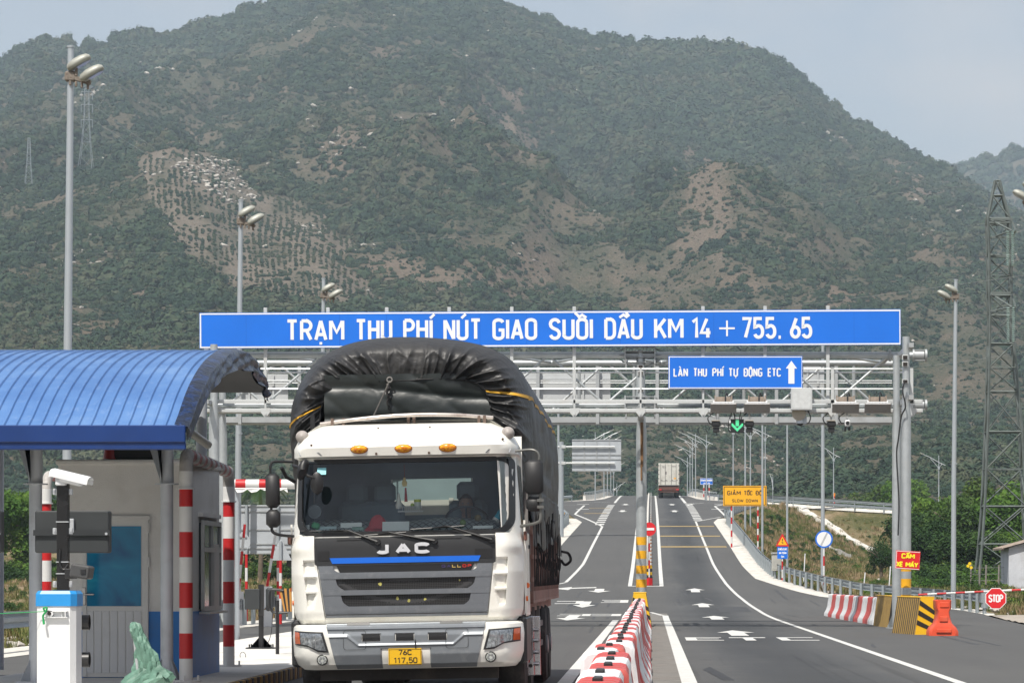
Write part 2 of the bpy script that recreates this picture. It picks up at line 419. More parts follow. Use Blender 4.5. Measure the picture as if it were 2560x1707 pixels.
# ---- shrubs and small trees of the mountain: scattered instances
def leaf_mat(name, cols, sc1=.02, sc2=.3, trans=0.0):
    m, t, b = new_mat(name); N = t.nodes; L = t.links
    geo = N.new('ShaderNodeNewGeometry'); oi = N.new('ShaderNodeObjectInfo')
    n1 = noise_node(N, L, geo.outputs['Position'], sc1, 4); n2 = noise_node(N, L, geo.outputs['Position'], sc2, 3, .6)
    a = N.new('ShaderNodeMath'); a.operation = 'MULTIPLY_ADD'; a.inputs[1].default_value = .34; L.new(oi.outputs['Random'], a.inputs[0])
    s1 = N.new('ShaderNodeMath'); s1.operation = 'MULTIPLY_ADD'; s1.inputs[1].default_value = .9; L.new(n1.outputs['Fac'], s1.inputs[0]); s1.inputs[2].default_value = -.35
    L.new(s1.outputs[0], a.inputs[2])
    s3 = N.new('ShaderNodeMath'); s3.operation = 'MULTIPLY_ADD'; s3.inputs[1].default_value = .6; L.new(n2.outputs['Fac'], s3.inputs[0]); L.new(a.outputs[0], s3.inputs[2])
    r = ramp_node(N, cols); L.new(s3.outputs[0], r.inputs[0])
    L.new(r.outputs[0], b.inputs['Base Color']); b.inputs['Roughness'].default_value = .75; b.inputs['Specular IOR Level'].default_value = .2
    if trans:
        tr = N.new('ShaderNodeBsdfTranslucent'); L.new(r.outputs[0], tr.inputs[0]); ms = N.new('ShaderNodeMixShader'); ms.inputs[0].default_value = trans
        L.new(b.outputs[0], ms.inputs[1]); L.new(tr.outputs[0], ms.inputs[2]); L.new(ms.outputs[0], N['Material Output'].inputs[0])
    return m
SHRUB = leaf_mat('shrub_leaf', [(.1, (.008,.022,.016)), (.38, (.017,.040,.023)), (.60, (.036,.062,.031)), (.85, (.082,.085,.050))])
tmpl = bpy.data.collections.new('shrub_shapes')      # template meshes, not linked to the scene
def blob_mesh(name, seed, sub=2, squash=.75, rough=.5):
    bm = bmesh.new(); bmesh.ops.create_icosphere(bm, subdivisions=sub, radius=1)
    r = random.Random(seed)
    lobes = [(Vector((r.uniform(-1,1), r.uniform(-1,1), r.uniform(-.2,1))).normalized(), r.uniform(.2,.6)) for _ in range(7)]
    for v in bm.verts:
        n = v.co.normalized(); k = .62
        for d, a in lobes: k += a*max(0, n.dot(d))**6
        k *= r.uniform(1-rough*.5, 1+rough*.5)
        v.co = n*k; v.co.z = max(v.co.z*squash, -.25)+.2
    me = bpy.data.meshes.new(name); bm.to_mesh(me); bm.free()
    return me
def tuft_mesh(name, seed, n=110, flat=.8, leaf=.16):
    """hemispherical crown: dark core plus many small leaf sprays facing outward"""
    r = random.Random(seed); mb = MB()
    lobes = [(Vector((r.uniform(-1,1), r.uniform(-1,1), r.uniform(0,1))).normalized(), r.uniform(.1,.42)) for _ in range(6)]
    def rad(n_): return .62+sum(a*max(0, n_.dot(d))**5 for d, a in lobes)
    core = bmesh.new(); bmesh.ops.create_icosphere(core, subdivisions=2, radius=1)
    for v in core.verts:
        n_ = v.co.normalized(); v.co = n_*rad(n_)*.86; v.co.z = v.co.z*flat+.12
    mb.q([v.co.copy() for v in core.verts], [tuple(x.index for x in f.verts) for f in core.faces]); core.free()
    for _ in range(n):
        d = Vector((r.gauss(0,1), r.gauss(0,1), r.gauss(.25,.8))).normalized()
        if d.z < -.25: d.z = -d.z
        p = d*rad(d)*r.uniform(.82,1.06); p.z = p.z*flat+.12
        nn = (d+Vector((r.uniform(-1,1), r.uniform(-1,1), r.uniform(-.6,1)))*.75).normalized()
        u = nn.orthogonal().normalized(); v = nn.cross(u); a = r.uniform(0, 6.3); u, v = u*math.cos(a)+v*math.sin(a), v*math.cos(a)-u*math.sin(a)
        l = leaf*r.uniform(.6,1.5); w = l*r.uniform(.5,.9)
        mb.q([p-u*l, p-v*w*.8, p+u*l, p+v*w], [(0,1,2,3)])
    me = bpy.data.meshes.new(name); me.from_pydata(mb.v, [], mb.f); me.update(); return me
for i in range(6):
    me = tuft_mesh('shrub_shape', i, [150,130,170,120,140,110][i], [.75,.9,1.05,.65,.8,1.15][i]); me.materials.append(SHRUB)
    tmpl.objects.link(bpy.data.objects.new('shrub_shape', me))

def scatter(name, pts, scl, rot, coll, mats=None):
    """one object of instanced shapes at the given points"""
    me = bpy.data.meshes.new(name); me.vertices.add(len(pts)); me.vertices.foreach_set('co', np.asarray(pts, np.float32).ravel())
    a = me.attributes.new('scl', 'FLOAT_VECTOR', 'POINT'); a.data.foreach_set('vector', np.asarray(scl, np.float32).ravel())
    a = me.attributes.new('rot', 'FLOAT_VECTOR', 'POINT'); a.data.foreach_set('vector', np.asarray(rot, np.float32).ravel())
    me.update()
    o = bpy.data.objects.new(name, me); C.objects.link(o); o['kind'] = 'stuff'
    ng = bpy.data.node_groups.new(name, 'GeometryNodeTree')
    ng.interface.new_socket('Geometry', in_out='INPUT', socket_type='NodeSocketGeometry')
    ng.interface.new_socket('Geometry', in_out='OUTPUT', socket_type='NodeSocketGeometry')
    N = ng.nodes; L = ng.links
    gi = N.new('NodeGroupInput'); go = N.new('NodeGroupOutput'); ip = N.new('GeometryNodeInstanceOnPoints')
    ci = N.new('GeometryNodeCollectionInfo'); ci.inputs['Collection'].default_value = coll
    ci.inputs['Separate Children'].default_value = True; ci.inputs['Reset Children'].default_value = True
    ip.inputs['Pick Instance'].default_value = True
    rv = N.new('FunctionNodeRandomValue'); rv.data_type = 'INT'
    rv.inputs[4].default_value = 0; rv.inputs[5].default_value = 50
    sa = N.new('GeometryNodeInputNamedAttribute'); sa.data_type = 'FLOAT_VECTOR'; sa.inputs['Name'].default_value = 'scl'
    ra = N.new('GeometryNodeInputNamedAttribute'); ra.data_type = 'FLOAT_VECTOR'; ra.inputs['Name'].default_value = 'rot'
    L.new(gi.outputs[0], ip.inputs['Points']); L.new(ci.outputs[0], ip.inputs['Instance']); L.new(rv.outputs[2], ip.inputs['Instance Index'])
    L.new(sa.outputs[0], ip.inputs['Scale']); L.new(ra.outputs[0], ip.inputs['Rotation']); L.new(ip.outputs[0], go.inputs[0])
    md = o.modifiers.new('scatter', 'NODES'); md.node_group = ng
    return o

R = np.random.default_rng(3)
def proj(X, Y, Z): return VX+X/Y*F, HY-(Z-EYE)/Y*F
# candidates uniform in view: sample column and depth, weighted so screen density is even
def candidates(n, seed):
    R = np.random.default_rng(seed)
    S = R.uniform(-.26, .17, n); Y = 450+(2460-450)*R.random(n)**.85
    Z, wh = hill_h(S, Y)
    return S*Y, Y, Z, wh
X, Y, Z, wh = candidates(330000, 5)
px, py = proj(X, Y, Z)
ZA, _ = hill_h(X/(Y-12), Y-12)
slope = (Z/Y-ZA/(Y-12))            # how much it faces the viewer
dens = fbm((X+.3*Y)/110, Y/150, 5, 61)*.42+fbm(X/24, Y/30, 4, 67)*.58
# more cover in hollows
gul = 1-ridged((X+90*(fbm(X/260, Y/420, 3, 5)-.5))/210, Y/900, 3, 11)
score = dens+.35*(gul-.38)
score += .055-.12*dry(px, py)
score += np.where(wh == 2, .10, 0)+np.where((px > 1500) & (py < 400), .04, 0)
inp = inpoly(px, py, PLANT)
score = np.where(inp & (wh == 1), score-.35, score)
thr = R.normal(.50, .07, len(X))
keep = (score > thr) | (R.random(len(X)) < .42)
keep &= ~(inp & (wh == 1) & (R.random(len(X)) < .62))
sz = (.55+2.3*R.random(len(X))**3.2)*(.5+.5*Y/1000)*np.clip(.7+3.0*(score-.42), .5, 1.9)
sz = np.where(wh == 2, sz*.75, sz)
X, Y, Z, sz = X[keep], Y[keep], Z[keep], sz[keep]
pts = [np.stack([X, Y, Z-.2*sz], 1)]; scs = [np.stack([sz*R.uniform(.8,1.35,len(X)), sz*R.uniform(.8,1.2,len(X)), sz*R.uniform(.7,1.15,len(X))], 1)]
# ridge-top trees, taller
n = 2600; S = R.uniform(-.24, .08, n); Yr = 2400-R.random(n)*26; Zr, _ = hill_h(S, Yr)
cl = fbm(S*F/36, S*0, 3, 91); kp = cl > .42
S, Yr, Zr, cl = S[kp], Yr[kp], Zr[kp], cl[kp]
sr = 1.6+np.clip((cl-.42)*26, 0, 4.6)*R.uniform(.4, 1, len(S))
pts.append(np.stack([S*Yr, Yr, Zr+.1*sr], 1)); scs.append(np.stack([sr, sr, sr*R.uniform(.9,1.4,len(S))], 1))
# larger dark trees gathered in the hollows
Xt, Yt, Zt_, wt_ = candidates(26000, 77); pt_, qt_ = proj(Xt, Yt, Zt_)
ct = fbm(Xt/70, Yt/110, 3, 131)+.5*(1-ridged((Xt+90*(fbm(Xt/260, Yt/420, 3, 5)-.5))/210, Yt/900, 3, 11)-.38)-.25*dry(pt_, qt_)
kt = (ct > .60) & ~(inpoly(pt_, qt_, PLANT)) & (wt_ != 2); Xt, Yt, Zt_ = Xt[kt], Yt[kt], Zt_[kt]; st2 = R.uniform(1.8, 4.4, len(Xt))*(.45+.42*Yt/1500)
pts.append(np.stack([Xt, Yt, Zt_-.1*st2], 1)); scs.append(np.stack([st2, st2, st2*R.uniform(.8, 1.2, len(Xt))], 1))
# far hill
n = 5000; S = R.uniform(.02, .2, n); Yr = R.uniform(2700, 3500, n)
zt_ = EYE+(HY-prof(FAR, VX+S*F))*3500/F; tf_ = (Yr-2500)/1000
Zf = zt_*tf_+(fbm(S*Yr/60, Yr/60, 4, 77)-.5)*30*tf_
sf = R.uniform(4, 9, n); pts.append(np.stack([S*Yr, Yr, Zf], 1)); scs.append(np.stack([sf, sf, sf*.9], 1))
P3 = np.concatenate(pts); S3 = np.concatenate(scs); rt = np.zeros_like(P3); rt[:, 2] = R.uniform(0, 6.28, len(P3))
scatter('hillside_shrubs', P3, S3, rt, tmpl)
print('shrubs', len(P3))
# plantation rows on the near slope
rows = []
for k in np.arange(-.17, -.03, .0019):
    for Yp in np.arange(760, 1340, 3.0):
        rows.append((k*Yp+R.normal(0, .16)+.6*math.sin(Yp/40+k*90), Yp+R.normal(0, .5)))
rows = np.array(rows); Zp, whp = hill_h(rows[:, 0]/rows[:, 1], rows[:, 1]); pxp, pyp = proj(rows[:, 0], rows[:, 1], Zp)
k = inpoly(pxp, pyp, PLANT) & (whp == 1) & (R.random(len(rows)) < .85) & (fbm(rows[:, 0]/9, rows[:, 1]/25, 2, 83) > .38)
rows, Zp = rows[k], Zp[k]; sp = R.uniform(.35, .95, len(rows))
P4 = np.stack([rows[:, 0], rows[:, 1], Zp], 1); rt = np.zeros_like(P4); rt[:, 2] = R.uniform(0, 6.28, len(P4))
scatter('orchard_rows', P4, np.stack([sp, sp, sp*1.1], 1), rt, tmpl)
# boulders
rock_c = bpy.data.collections.new('boulder_shapes')
ROCK = mat('boulder_rock', (.44,.41,.37), .9, var=.3, scale=.8, dirt=(.2,.16,.13), dirt_amt=.6)
for i in range(4):
    me = blob_mesh('boulder_shape', 50+i, 1 if i < 2 else 2, .7, .35); me.materials.append(ROCK); rock_c.objects.link(bpy.data.objects.new('boulder_shape', me))
Xb, Yb, Zb, whb = candidates(90000, 9); pb, qb = proj(Xb, Yb, Zb)
inr = inpoly(pb, qb, ROCKS) & (whb == 1)
db = fbm(Xb/60, Yb/90, 3, 71)
kb = (inr & (R.random(len(Xb)) < .75)) | ((db > .62) & (R.random(len(Xb)) < .10)) | (R.random(len(Xb)) < .0025+.03*np.clip(dry(pb, qb)-.6, 0, 1))
sb = np.where(inr, R.uniform(.35, 1.35, len(Xb)), R.uniform(.3, 1.3, len(Xb))*Yb/1200)[kb]
Xb, Yb, Zb = Xb[kb], Yb[kb], Zb[kb]; P5 = np.stack([Xb, Yb, Zb], 1); rt = np.zeros_like(P5); rt[:, 2] = R.uniform(0, 6.28, len(P5))
scatter('hillside_boulders', P5, np.stack([sb*R.uniform(.7,1.5,len(sb)), sb, sb*R.uniform(.6,1.1,len(sb))], 1), rt, rock_c)

# ------------------------------------------------------------------ ground, roads
XR = [(10,14),(60,12.5),(87,10.7),(116,12.1),(122,12.0),(130,10.9),(143,7.7),(150,6.9),(166,5.45),(183,5.25),(208,5.15),(252,4.95),(262,5.5),(266,5.95),(293,8.6),(312,10.3),(326,12.0),(341,12.0),(345,8.5),(352,6.2),(365,5.2),(398,4.6),(560,4.4)]
XL = [(10,-11.3),(110,-11.3),(125,-10.6),(150,-8.3),(175,-6.8),(200,-6.0),(252,-5.5),(262,-6.2),(293,-8.2),(312,-9.6),(326,-10.6),(341,-10.6),(345,-8.5),(352,-6.4),(365,-5.3),(398,-4.8),(560,-4.6)]
RAMP_R = [(12,9.05),(18.2,8.6),(25,8.2),(31,7.8),(45,6.9),(70,5.2)]
def ramp_z(X): return interp(abs(X), RAMP_R)
def terrain(X, Y):
    xr, xl = interp(Y, XR), interp(Y, XL)
    nat = -.06+max(0, min(1, (Y-118)/200))*3.3+(0 if Y < 330 else (Y-330)*.03)
    nat += (float(fbm(X/9, Y/9, 3, 3))-.5)*.5*min(1, max(0, (max(X-xr, xl-X)-1.5)/4))
    zroad = zr(Y)
    d = max(X-xr-1.3, xl-X-1.3, 0)
    h = max(nat, zroad-.06-d*.52)
    if abs(X) > 8:       # ramps leaving to both sides
        dy = max(329.5-Y, Y-341.5, 0)
        h = max(h, ramp_z(X)-.06-dy*.52+(0 if dy == 0 else (float(fbm(X/5, Y/5, 3, 13))-.5)*.5))
    return h
def TG(px, py, y0=60, y1=420):
    """photo pixel -> point on the terrain"""
    Y = y0; prev = y0
    while Y < y1:
        X = (px-VX)*Y/F
        if EYE+(HY-py)*Y/F <= terrain(X, Y): break
        prev = Y; Y += 1.0
    a, b = prev, Y
    for _ in range(16):
        m = (a+b)/2
        if EYE+(HY-py)*m/F > terrain((px-VX)*m/F, m): a = m
        else: b = m
    return Vector(((px-VX)*b/F, b, terrain((px-VX)*b/F, b)))

def ground_mat(name, stops, sc=.25, stops2=None, stones=True):
    m, t, b = new_mat(name); N = t.nodes; L = t.links
    P_ = N.new('ShaderNodeNewGeometry').outputs['Position']
    a = noise_node(N, L, P_, sc, 7, .65, .4); r = ramp_node(N, stops); L.new(a.outputs['Fac'], r.inputs[0])
    c = noise_node(N, L, P_, 5.0, 6, .7)
    v = mixc(N, L, r.outputs[0], (.42,.37,.31), mrange(N, L, c.outputs['Fac'], .60, .72, 0, .55 if stones else 0))
    v = mixc(N, L, v, (.03,.04,.015), mrange(N, L, c.outputs['Fac'], .46, .3, 0, .7))
    L.new(v, b.inputs['Base Color']); b.inputs['Roughness'].default_value = .95; b.inputs['Specular IOR Level'].default_value = .1
    bp = N.new('ShaderNodeBump'); bp.inputs['Strength'].default_value = .8; bp.inputs['Distance'].default_value = .15
    L.new(c.outputs['Fac'], bp.inputs['Height']); L.new(bp.outputs[0], b.inputs['Normal'])
    return m
GROUND = ground_mat('dry_ground', [(.3, (.055,.065,.022)), (.45, (.11,.105,.045)), (.55, (.22,.17,.10)), (.7, (.34,.26,.18))])
xs = np.concatenate([np.linspace(-160, -34, 22, endpoint=False), np.linspace(-34, 50, 170, endpoint=False), np.linspace(50, 160, 20)])
ys = np.concatenate([np.linspace(-30, 60, 10, endpoint=False), np.linspace(60, 370, 250, endpoint=False), np.linspace(370, 460, 20)])
GX, GY = np.meshgrid(xs, ys)
GZ = np.array([[terrain(float(x), float(y)) for x in xs] for y in ys])
struct(grid_obj('ground', GX, GY, GZ, GROUND))

def sheet(name, rows, m, z=0.0, smooth=True, kind=True):
    mb = MB(); mb.grid(rows, flip=False)
    o = mb.build(name, m, smooth='all' if smooth else False)
    if kind: struct(o)
    return o
# asphalt
am, t, b = new_mat('asphalt'); N = t.nodes; L = t.links
P_ = N.new('ShaderNodeNewGeometry').outputs['Position']
mpn = N.new('ShaderNodeMapping'); mpn.inputs['Scale'].default_value = (.9, .05, 1); L.new(P_, mpn.inputs['Vector'])
lane = noise_node(N, L, mpn.outputs[0], 1.0, 4, .55)          # wheel-path streaks along the lane
big = noise_node(N, L, P_, .06, 5, .6); fine = noise_node(N, L, P_, 30, 4, .7); med = noise_node(N, L, P_, 1.3, 6, .7)
ra = ramp_node(N, [(.3, (.050,.053,.056)), (.5, (.068,.071,.074)), (.72, (.098,.099,.098))]); L.new(big.outputs['Fac'], ra.inputs[0])
v = mixc(N, L, ra.outputs[0], (.045,.048,.053), mrange(N, L, lane.outputs['Fac'], .45, .7, 0, .7))
v = mixc(N, L, v, (.16,.155,.145), mrange(N, L, med.outputs['Fac'], .55, .8, 0, .5))
v = mixc(N, L, v, (.20,.20,.19), mrange(N, L, fine.outputs['Fac'], .52, .72, 0, .55))
mq = N.new('ShaderNodeMapping'); mq.inputs['Scale'].default_value = (3.5, .03, 1); L.new(P_, mq.inputs['Vector']); trk = noise_node(N, L, mq.outputs[0], 1.0, 3, .6)
v = mixc(N, L, v, (.020,.021,.023), mrange(N, L, trk.outputs['Fac'], .60, .72, 0, .5))
oil = noise_node(N, L, P_, .8, 3, .5)
v = mixc(N, L, v, (.016,.016,.017), mrange(N, L, oil.outputs['Fac'], .68, .76, 0, .6))
# older, browner stretches near the median and the plaza
sp = N.new('ShaderNodeSeparateXYZ'); L.new(P_, sp.inputs[0])
ab = N.new('ShaderNodeMath'); ab.operation = 'ADD'; ab.inputs[1].default_value = -2.3; L.new(sp.outputs['X'], ab.inputs[0])
ab2 = N.new('ShaderNodeMath'); ab2.operation = 'ABSOLUTE'; L.new(ab.outputs[0], ab2.inputs[0])
v = mixc(N, L, v, (.105,.103,.098), mrange(N, L, ab2.outputs[0], 1.9, .6, .55, 0))
v = mixc(N, L, v, (.030,.032,.035), mrange(N, L, ab2.outputs[0], 1.15, .25, 0, .45))
L.new(v, b.inputs['Base Color']); b.inputs['Roughness'].default_value = .8; b.inputs['Specular IOR Level'].default_value = .25
bp = N.new('ShaderNodeBump'); bp.inputs['Strength'].default_value = .4; bp.inputs['Distance'].default_value = .01
L.new(fine.outputs['Fac'], bp.inputs['Height']); L.new(bp.outputs[0], b.inputs['Normal'])
ASPH = am
Ys = [10+i*2 for i in range(276)]
sheet('road', [[Vector((interp(Y, XL)+(interp(Y, XR)-interp(Y, XL))*k/10, Y, zr(Y))) for k in range(11)] for Y in Ys], ASPH)
for sgn in (1, -1):
    rows = []
    for i in range(21):
        X = sgn*((12 if sgn > 0 else 10.6)+i*2.4); rows.append([Vector((X, 329.5+k*2.4, ramp_z(X))) for k in range(6)])
    sheet('ramp_road', rows if sgn < 0 else rows, ASPH)
CONC = mat('concrete', (.64,.625,.585), .85, var=.12, scale=.7, bump=.3, bscale=12, dirt=(.42,.39,.33), dirt_amt=.7, coords='Object', dscale=.8)
CONC2 = mat('rough_concrete', (.60,.58,.53), .9, var=.15, scale=1.5, bump=.6, bscale=6, dirt=(.30,.25,.19), dirt_amt=.8, dscale=2)
def shoulder(side):
    rows = []
    for Y in [112+i*1.5 for i in range(101)]:
        e = interp(Y, XR if side > 0 else XL); w = interp(Y, [(112,.25),(122,.5),(143,.95),(180,1.15),(262,.8)])
        rows.append([Vector((e-side*.02, Y, zr(Y)+.006)), Vector((e+side*w*.5, Y, zr(Y)+.03)), Vector((e+side*w, Y, zr(Y)+.02+.03*math.sin(Y*1.7))), Vector((e+side*(w+.14), Y, zr(Y)-.3))])
    return sheet('shoulder', rows, CONC2)
shoulder(1); shoulder(-1)
for side in (1, -1):
    XX = XR if side > 0 else XL; far = [(343,8.5),(352,6.2),(365,5.2),(398,4.6)]
    rows = []
    for Y in [345+i*2.0 for i in range(28)]:
        e = interp(Y, XX); rows.append([Vector((e-side*.02, Y, zr(Y)+.006)), Vector((e+side*1.1, Y, zr(Y)+.02)), Vector((e+side*1.2, Y, zr(Y)-.3))])
    sheet('shoulder', rows, CONC2)
    rows = []
    for i in range(26):
        X = side*(8.4+i*2.2); z = ramp_z(X); rows.append([Vector((X, 341.45, z+.006)), Vector((X, 342.4, z+.02)), Vector((X, 342.6, z-.3))])
    sheet('shoulder', rows, CONC2)
    rows = []
    for i in range(24):
        X = side*(12.0+i*2.2); z = ramp_z(X); rows.append([Vector((X, 329.55, z+.006)), Vector((X, 328.9, z+.02)), Vector((X, 328.7, z-.3))])
    sheet('shoulder', rows, CONC2)
# left plaza edge: concrete strip under the guardrail
mb = MB(); mb.grid([[Vector((-11.28, Y, .006)), Vector((-12.3, Y, .05)), Vector((-12.45, Y, -.3))] for Y in range(12, 114, 2)]); struct(mb.build('shoulder', CONC2))
# toll island with painted kerb
KERB = None
km, t, b = new_mat('kerb_paint'); N = t.nodes; L = t.links
P_ = N.new('ShaderNodeNewGeometry').outputs['Position']; sp = N.new('ShaderNodeSeparateXYZ'); L.new(P_, sp.inputs[0])
w = N.new('ShaderNodeMath'); w.operation = 'MULTIPLY_ADD'; w.inputs[1].default_value = 1.0; L.new(sp.outputs['Y'], w.inputs[0])
w2 = N.new('ShaderNodeMath'); w2.operation = 'MULTIPLY'; w2.inputs[1].default_value = .8; L.new(sp.outputs['X'], w2.inputs[0]); L.new(w2.outputs[0], w.inputs[2])
f = N.new('ShaderNodeMath'); f.operation = 'FRACT'; s_ = N.new('ShaderNodeMath'); s_.operation = 'MULTIPLY'; s_.inputs[1].default_value = 2.2
L.new(w.outputs[0], s_.inputs[0]); L.new(s_.outputs[0], f.inputs[0])
g = N.new('ShaderNodeMath'); g.operation = 'GREATER_THAN'; g.inputs[1].default_value = .5; L.new(f.outputs[0], g.inputs[0])
dn = noise_node(N, L, P_, 9, 5, .7)
v = mixc(N, L, (.42,.22,.03), (.03,.027,.022), g.outputs[0]); v = mixc(N, L, v, (.10,.08,.06), mrange(N, L, dn.outputs['Fac'], .45, .7, 0, .6))
L.new(v, b.inputs['Base Color']); b.inputs['Roughness'].default_value = .7
KERB = km
mb = MB()
isl = [(-8.3,24),(-8.0,22.6),(-6.6,21.6),(-5.3,22.6),(-5.0,24)]+[(-5.0,24+i*2) for i in range(1,40)]+[(-5.15,103),(-6.5,104.5),(-8.3,103)]
mb.q([(x, y, .15) for x, y in isl], [tuple(range(len(isl)))], 0)
n = len(isl); mb.q([(x, y, .15) for x, y in isl]+[(x, y, -.05) for x, y in isl], [(i, i+n, (i+1) % n+n, (i+1) % n) for i in range(n)], 1)
struct(mb.build('toll_island', [CONC, KERB]))
# painted nose of the island: ribbed striped kerb cover beside the truck's front wheel
mb = MB()
for k in range(46):
    Y = 33.0+k*.28; mb.box((-4.97, Y, .08), (.09, .2, .17), bev=.012, m=k % 2)
tag(mb.build('kerb_guard', [mat('kerb_yellow', (.40,.24,.05), .6, dirt=(.06,.05,.04), dirt_amt=.8, dscale=6), mat('kerb_black', (.03,.027,.024), .6)]), 'row of ochre and black ribs along the toll island kerb beside the truck', 'kerb guard')

# ---- road markings
PAINT = mat('road_paint', (.62,.62,.59), .6, var=.1, scale=2, dirt=(.25,.25,.24), dirt_amt=.55, dscale=5)
PAINTY = mat('road_paint_yellow', (.38,.27,.10), .7, var=.15, scale=3, dirt=(.14,.13,.11), dirt_amt=.8, dscale=6)
wm = MB(); ym = MB()
H_ = .005
def gl(x, y, h=H_): return Vector((x, y, zr(y)+h))
def strip(mbx, pts, w, h=H_, step=3.0):
    """painted line along world (x,y) points"""
    P = []
    for a, b_ in zip(pts, pts[1:]):
        a = Vector(a[:2]); b_ = Vector(b_[:2]); n = max(1, int((b_-a).length/step))
        P += [a+(b_-a)*i/n for i in range(n)]
    P.append(Vector(pts[-1][:2])); L_, R_ = [], []
    for i, p in enumerate(P):
        d = P[min(i+1, len(P)-1)]-P[max(i-1, 0)]; d.normalize(); nrm = Vector((-d.y, d.x))
        L_.append(gl(*(p-nrm*w/2), h)); R_.append(gl(*(p+nrm*w/2), h))
    mbx.grid([[a, b_] for a, b_ in zip(L_, R_)], flip=True)
def polyg(mbx, pts, h=H_): mbx.q([gl(x, y, h) for x, y in pts], [tuple(range(len(pts)))])
strip(wm, [(.51,22),(.51,84),(.50,111),(.50,113)], .21); strip(wm, [(.40,113.2),(-.02,119)], .16)
strip(wm, [(-1.15,22),(-1.15,103)], .2)
strip(wm, [(4.12,22),(4.12,122),(4.0,140),(3.75,160),(3.6,185),(3.55,220),(3.55,255)], .15)
a = G(*(1340+770*.5187, 1050+497*.5187)); c_ = G(1806, 1292); strip(wm, [(3.6,254),(c_.x-.15,c_.y)], .16, H_+.002)
q1, q2, q3 = G(1813,1289), G(1787,1265), G(1806,1261)
strip(wm, [(q1.x,q1.y),(q2.x,q2.y),(q3.x,q3.y),(11.5,q3.y+4)], .2)
q1, q2, q3 = G(1716,1263.5), G(1735,1258.5), G(1760,1256.6)
strip(wm, [(q1.x,q1.y),(q2.x,q2.y),(q3.x,q3.y),(11.8,q3.y)], .2)
for i in range(14):
    Y = 258+i*5.1; polyg(wm, [(3.45,Y),(4.15,Y),(4.15,Y+2.5),(3.45,Y+2.5)])
strip(wm, [(3.55,330),(3.5,400),(3.5,500)], .3)
strip(wm, [(.51,157),(.51,500)], .2); strip(wm, [(-1.05,157),(-1.05,500)], .2); strip(wm, [(-1.14,156.7),(.6,156.7)], .5)
Z6 = lambda x, y: (1280+x/3.015, 1080+y/3.015)
a1, a2, a3, a4, a5 = [G(*Z6(*p)) for p in ((338,1146),(405,1132),(680,712),(475,618),(545,552))]
strip(wm, [(a1.x,a1.y),(a2.x,a2.y)], .15); strip(wm, [(a2.x,a2.y+.4),(-3.95,185),(-3.8,220),(a3.x,a3.y)], .17)
strip(wm, [(a3.x,a3.y+.5),(a4.x,a4.y),(a5.x,a5.y),(-11,a5.y+3)], .2)
for i in range(14):
    Y = a3.y+4+i*5.4; polyg(wm, [(-4.35,Y),(-3.65,Y),(-3.65,Y+2.6),(-4.35,Y+2.6)])
strip(wm, [(-3.8,332),(-3.8,400),(-3.8,500)], .25)
strip(wm, [(-4.3,334),(-6,337),(-11,338.5)], .25)
def arrow(X, Y0, Y1, hw, sw, d=1):
    L_ = Y1-Y0; f_ = lambda t: Y0+t*L_ if d > 0 else Y1-t*L_
    o = [(-sw/2,0),(sw/2,0),(sw/2,.55),(hw/2,.55),(0,1),(-hw/2,.55),(-sw/2,.55)]
    p = [(X+(x if d > 0 else -x), f_(t)) for x, t in o]; polyg(wm, p)
for (px, ya, yb) in ((985,1038,1012),(878,960,942),(812,900,881),(770,828,810)):
    A = G(1340+px*.5187, 1050+ya*.5187); B = G(1340+px*.5187, 1050+yb*.5187); arrow(A.x, A.y, B.y, .95, .42)
for (px, ya, yb) in ((222,902,873),(148,964,938)):
    A = G(1340+px*.5187, 1050+ya*.5187); B = G(1340+px*.5187, 1050+yb*.5187); arrow(A.x, A.y, B.y, 1.0, .42, -1)
A = G(1340+300*.5187, 1050+830*.5187); B = G(1340+300*.5187, 1050+812*.5187); arrow(A.x, A.y, B.y, 1.1, .45, -1)
Yc = (A.y+B.y)/2+2; polyg(wm, [(A.x-.2,Yc+1.5),(A.x-.2,Yc+2.6),(A.x-1.4,Yc+1.6),(A.x-1.4,Yc+2.6),(A.x-2.2,Yc+.6),(A.x-1.5,Yc-1.2),(A.x-1.4,Yc+.4)])
for i in range(8):
    for X in (2.2, -2.6):
        if i in (0,): continue
        A = G(VX+X*20, 1297-i*0.01)
for X, px_, Yl in ((2.1,0,285),(2.1,0,318),(-2.6,0,285),(-2.6,0,318)):
    arrow(X, Yl, Yl+7, .9, .4, 1 if X > 0 else -1)
for X, Yl, s_ in ((6.2,296,1),(7.0,322,1),(-6.4,296,-1),(-6.9,322,-1)):
    polyg(wm, [(X-.6,Yl),(X+.6,Yl),(X+.6,Yl+1.4),(X-.6,Yl+1.4)])
# lettering E T C on the lane
def road_letter(ch, X, Y0, w, l, flip=1):
    S = {'E': [(0,0,.3,1),(.3,0,1,.14),(.3,.43,.9,.57),(.3,.86,1,1)], 'T': [(0,.8,1,1),(.36,0,.64,.8)], 'C': [(0,0,.26,1),(.26,0,1,.16),(.26,.84,1,1)]}[ch]
    for a, b_, c, d in S:
        if flip < 0: a, b_, c, d = 1-c, 1-d, 1-a, 1-b_
        polyg(wm, [(X+a*w,Y0+b_*l),(X+c*w,Y0+b_*l),(X+c*w,Y0+d*l),(X+a*w,Y0+d*l)])
for ch, X in (('E',.78),('T',1.8),('C',2.9)): road_letter(ch, X, 70.5, .84, 3.6)
for ch, px, py in (('C',100,943),('E',250,943),('C',88,884),('E',312,879)):
    A = G(1340+px*.5187, 1050+py*.5187); road_letter(ch, A.x, A.y, 1.15, 4.0, -1)
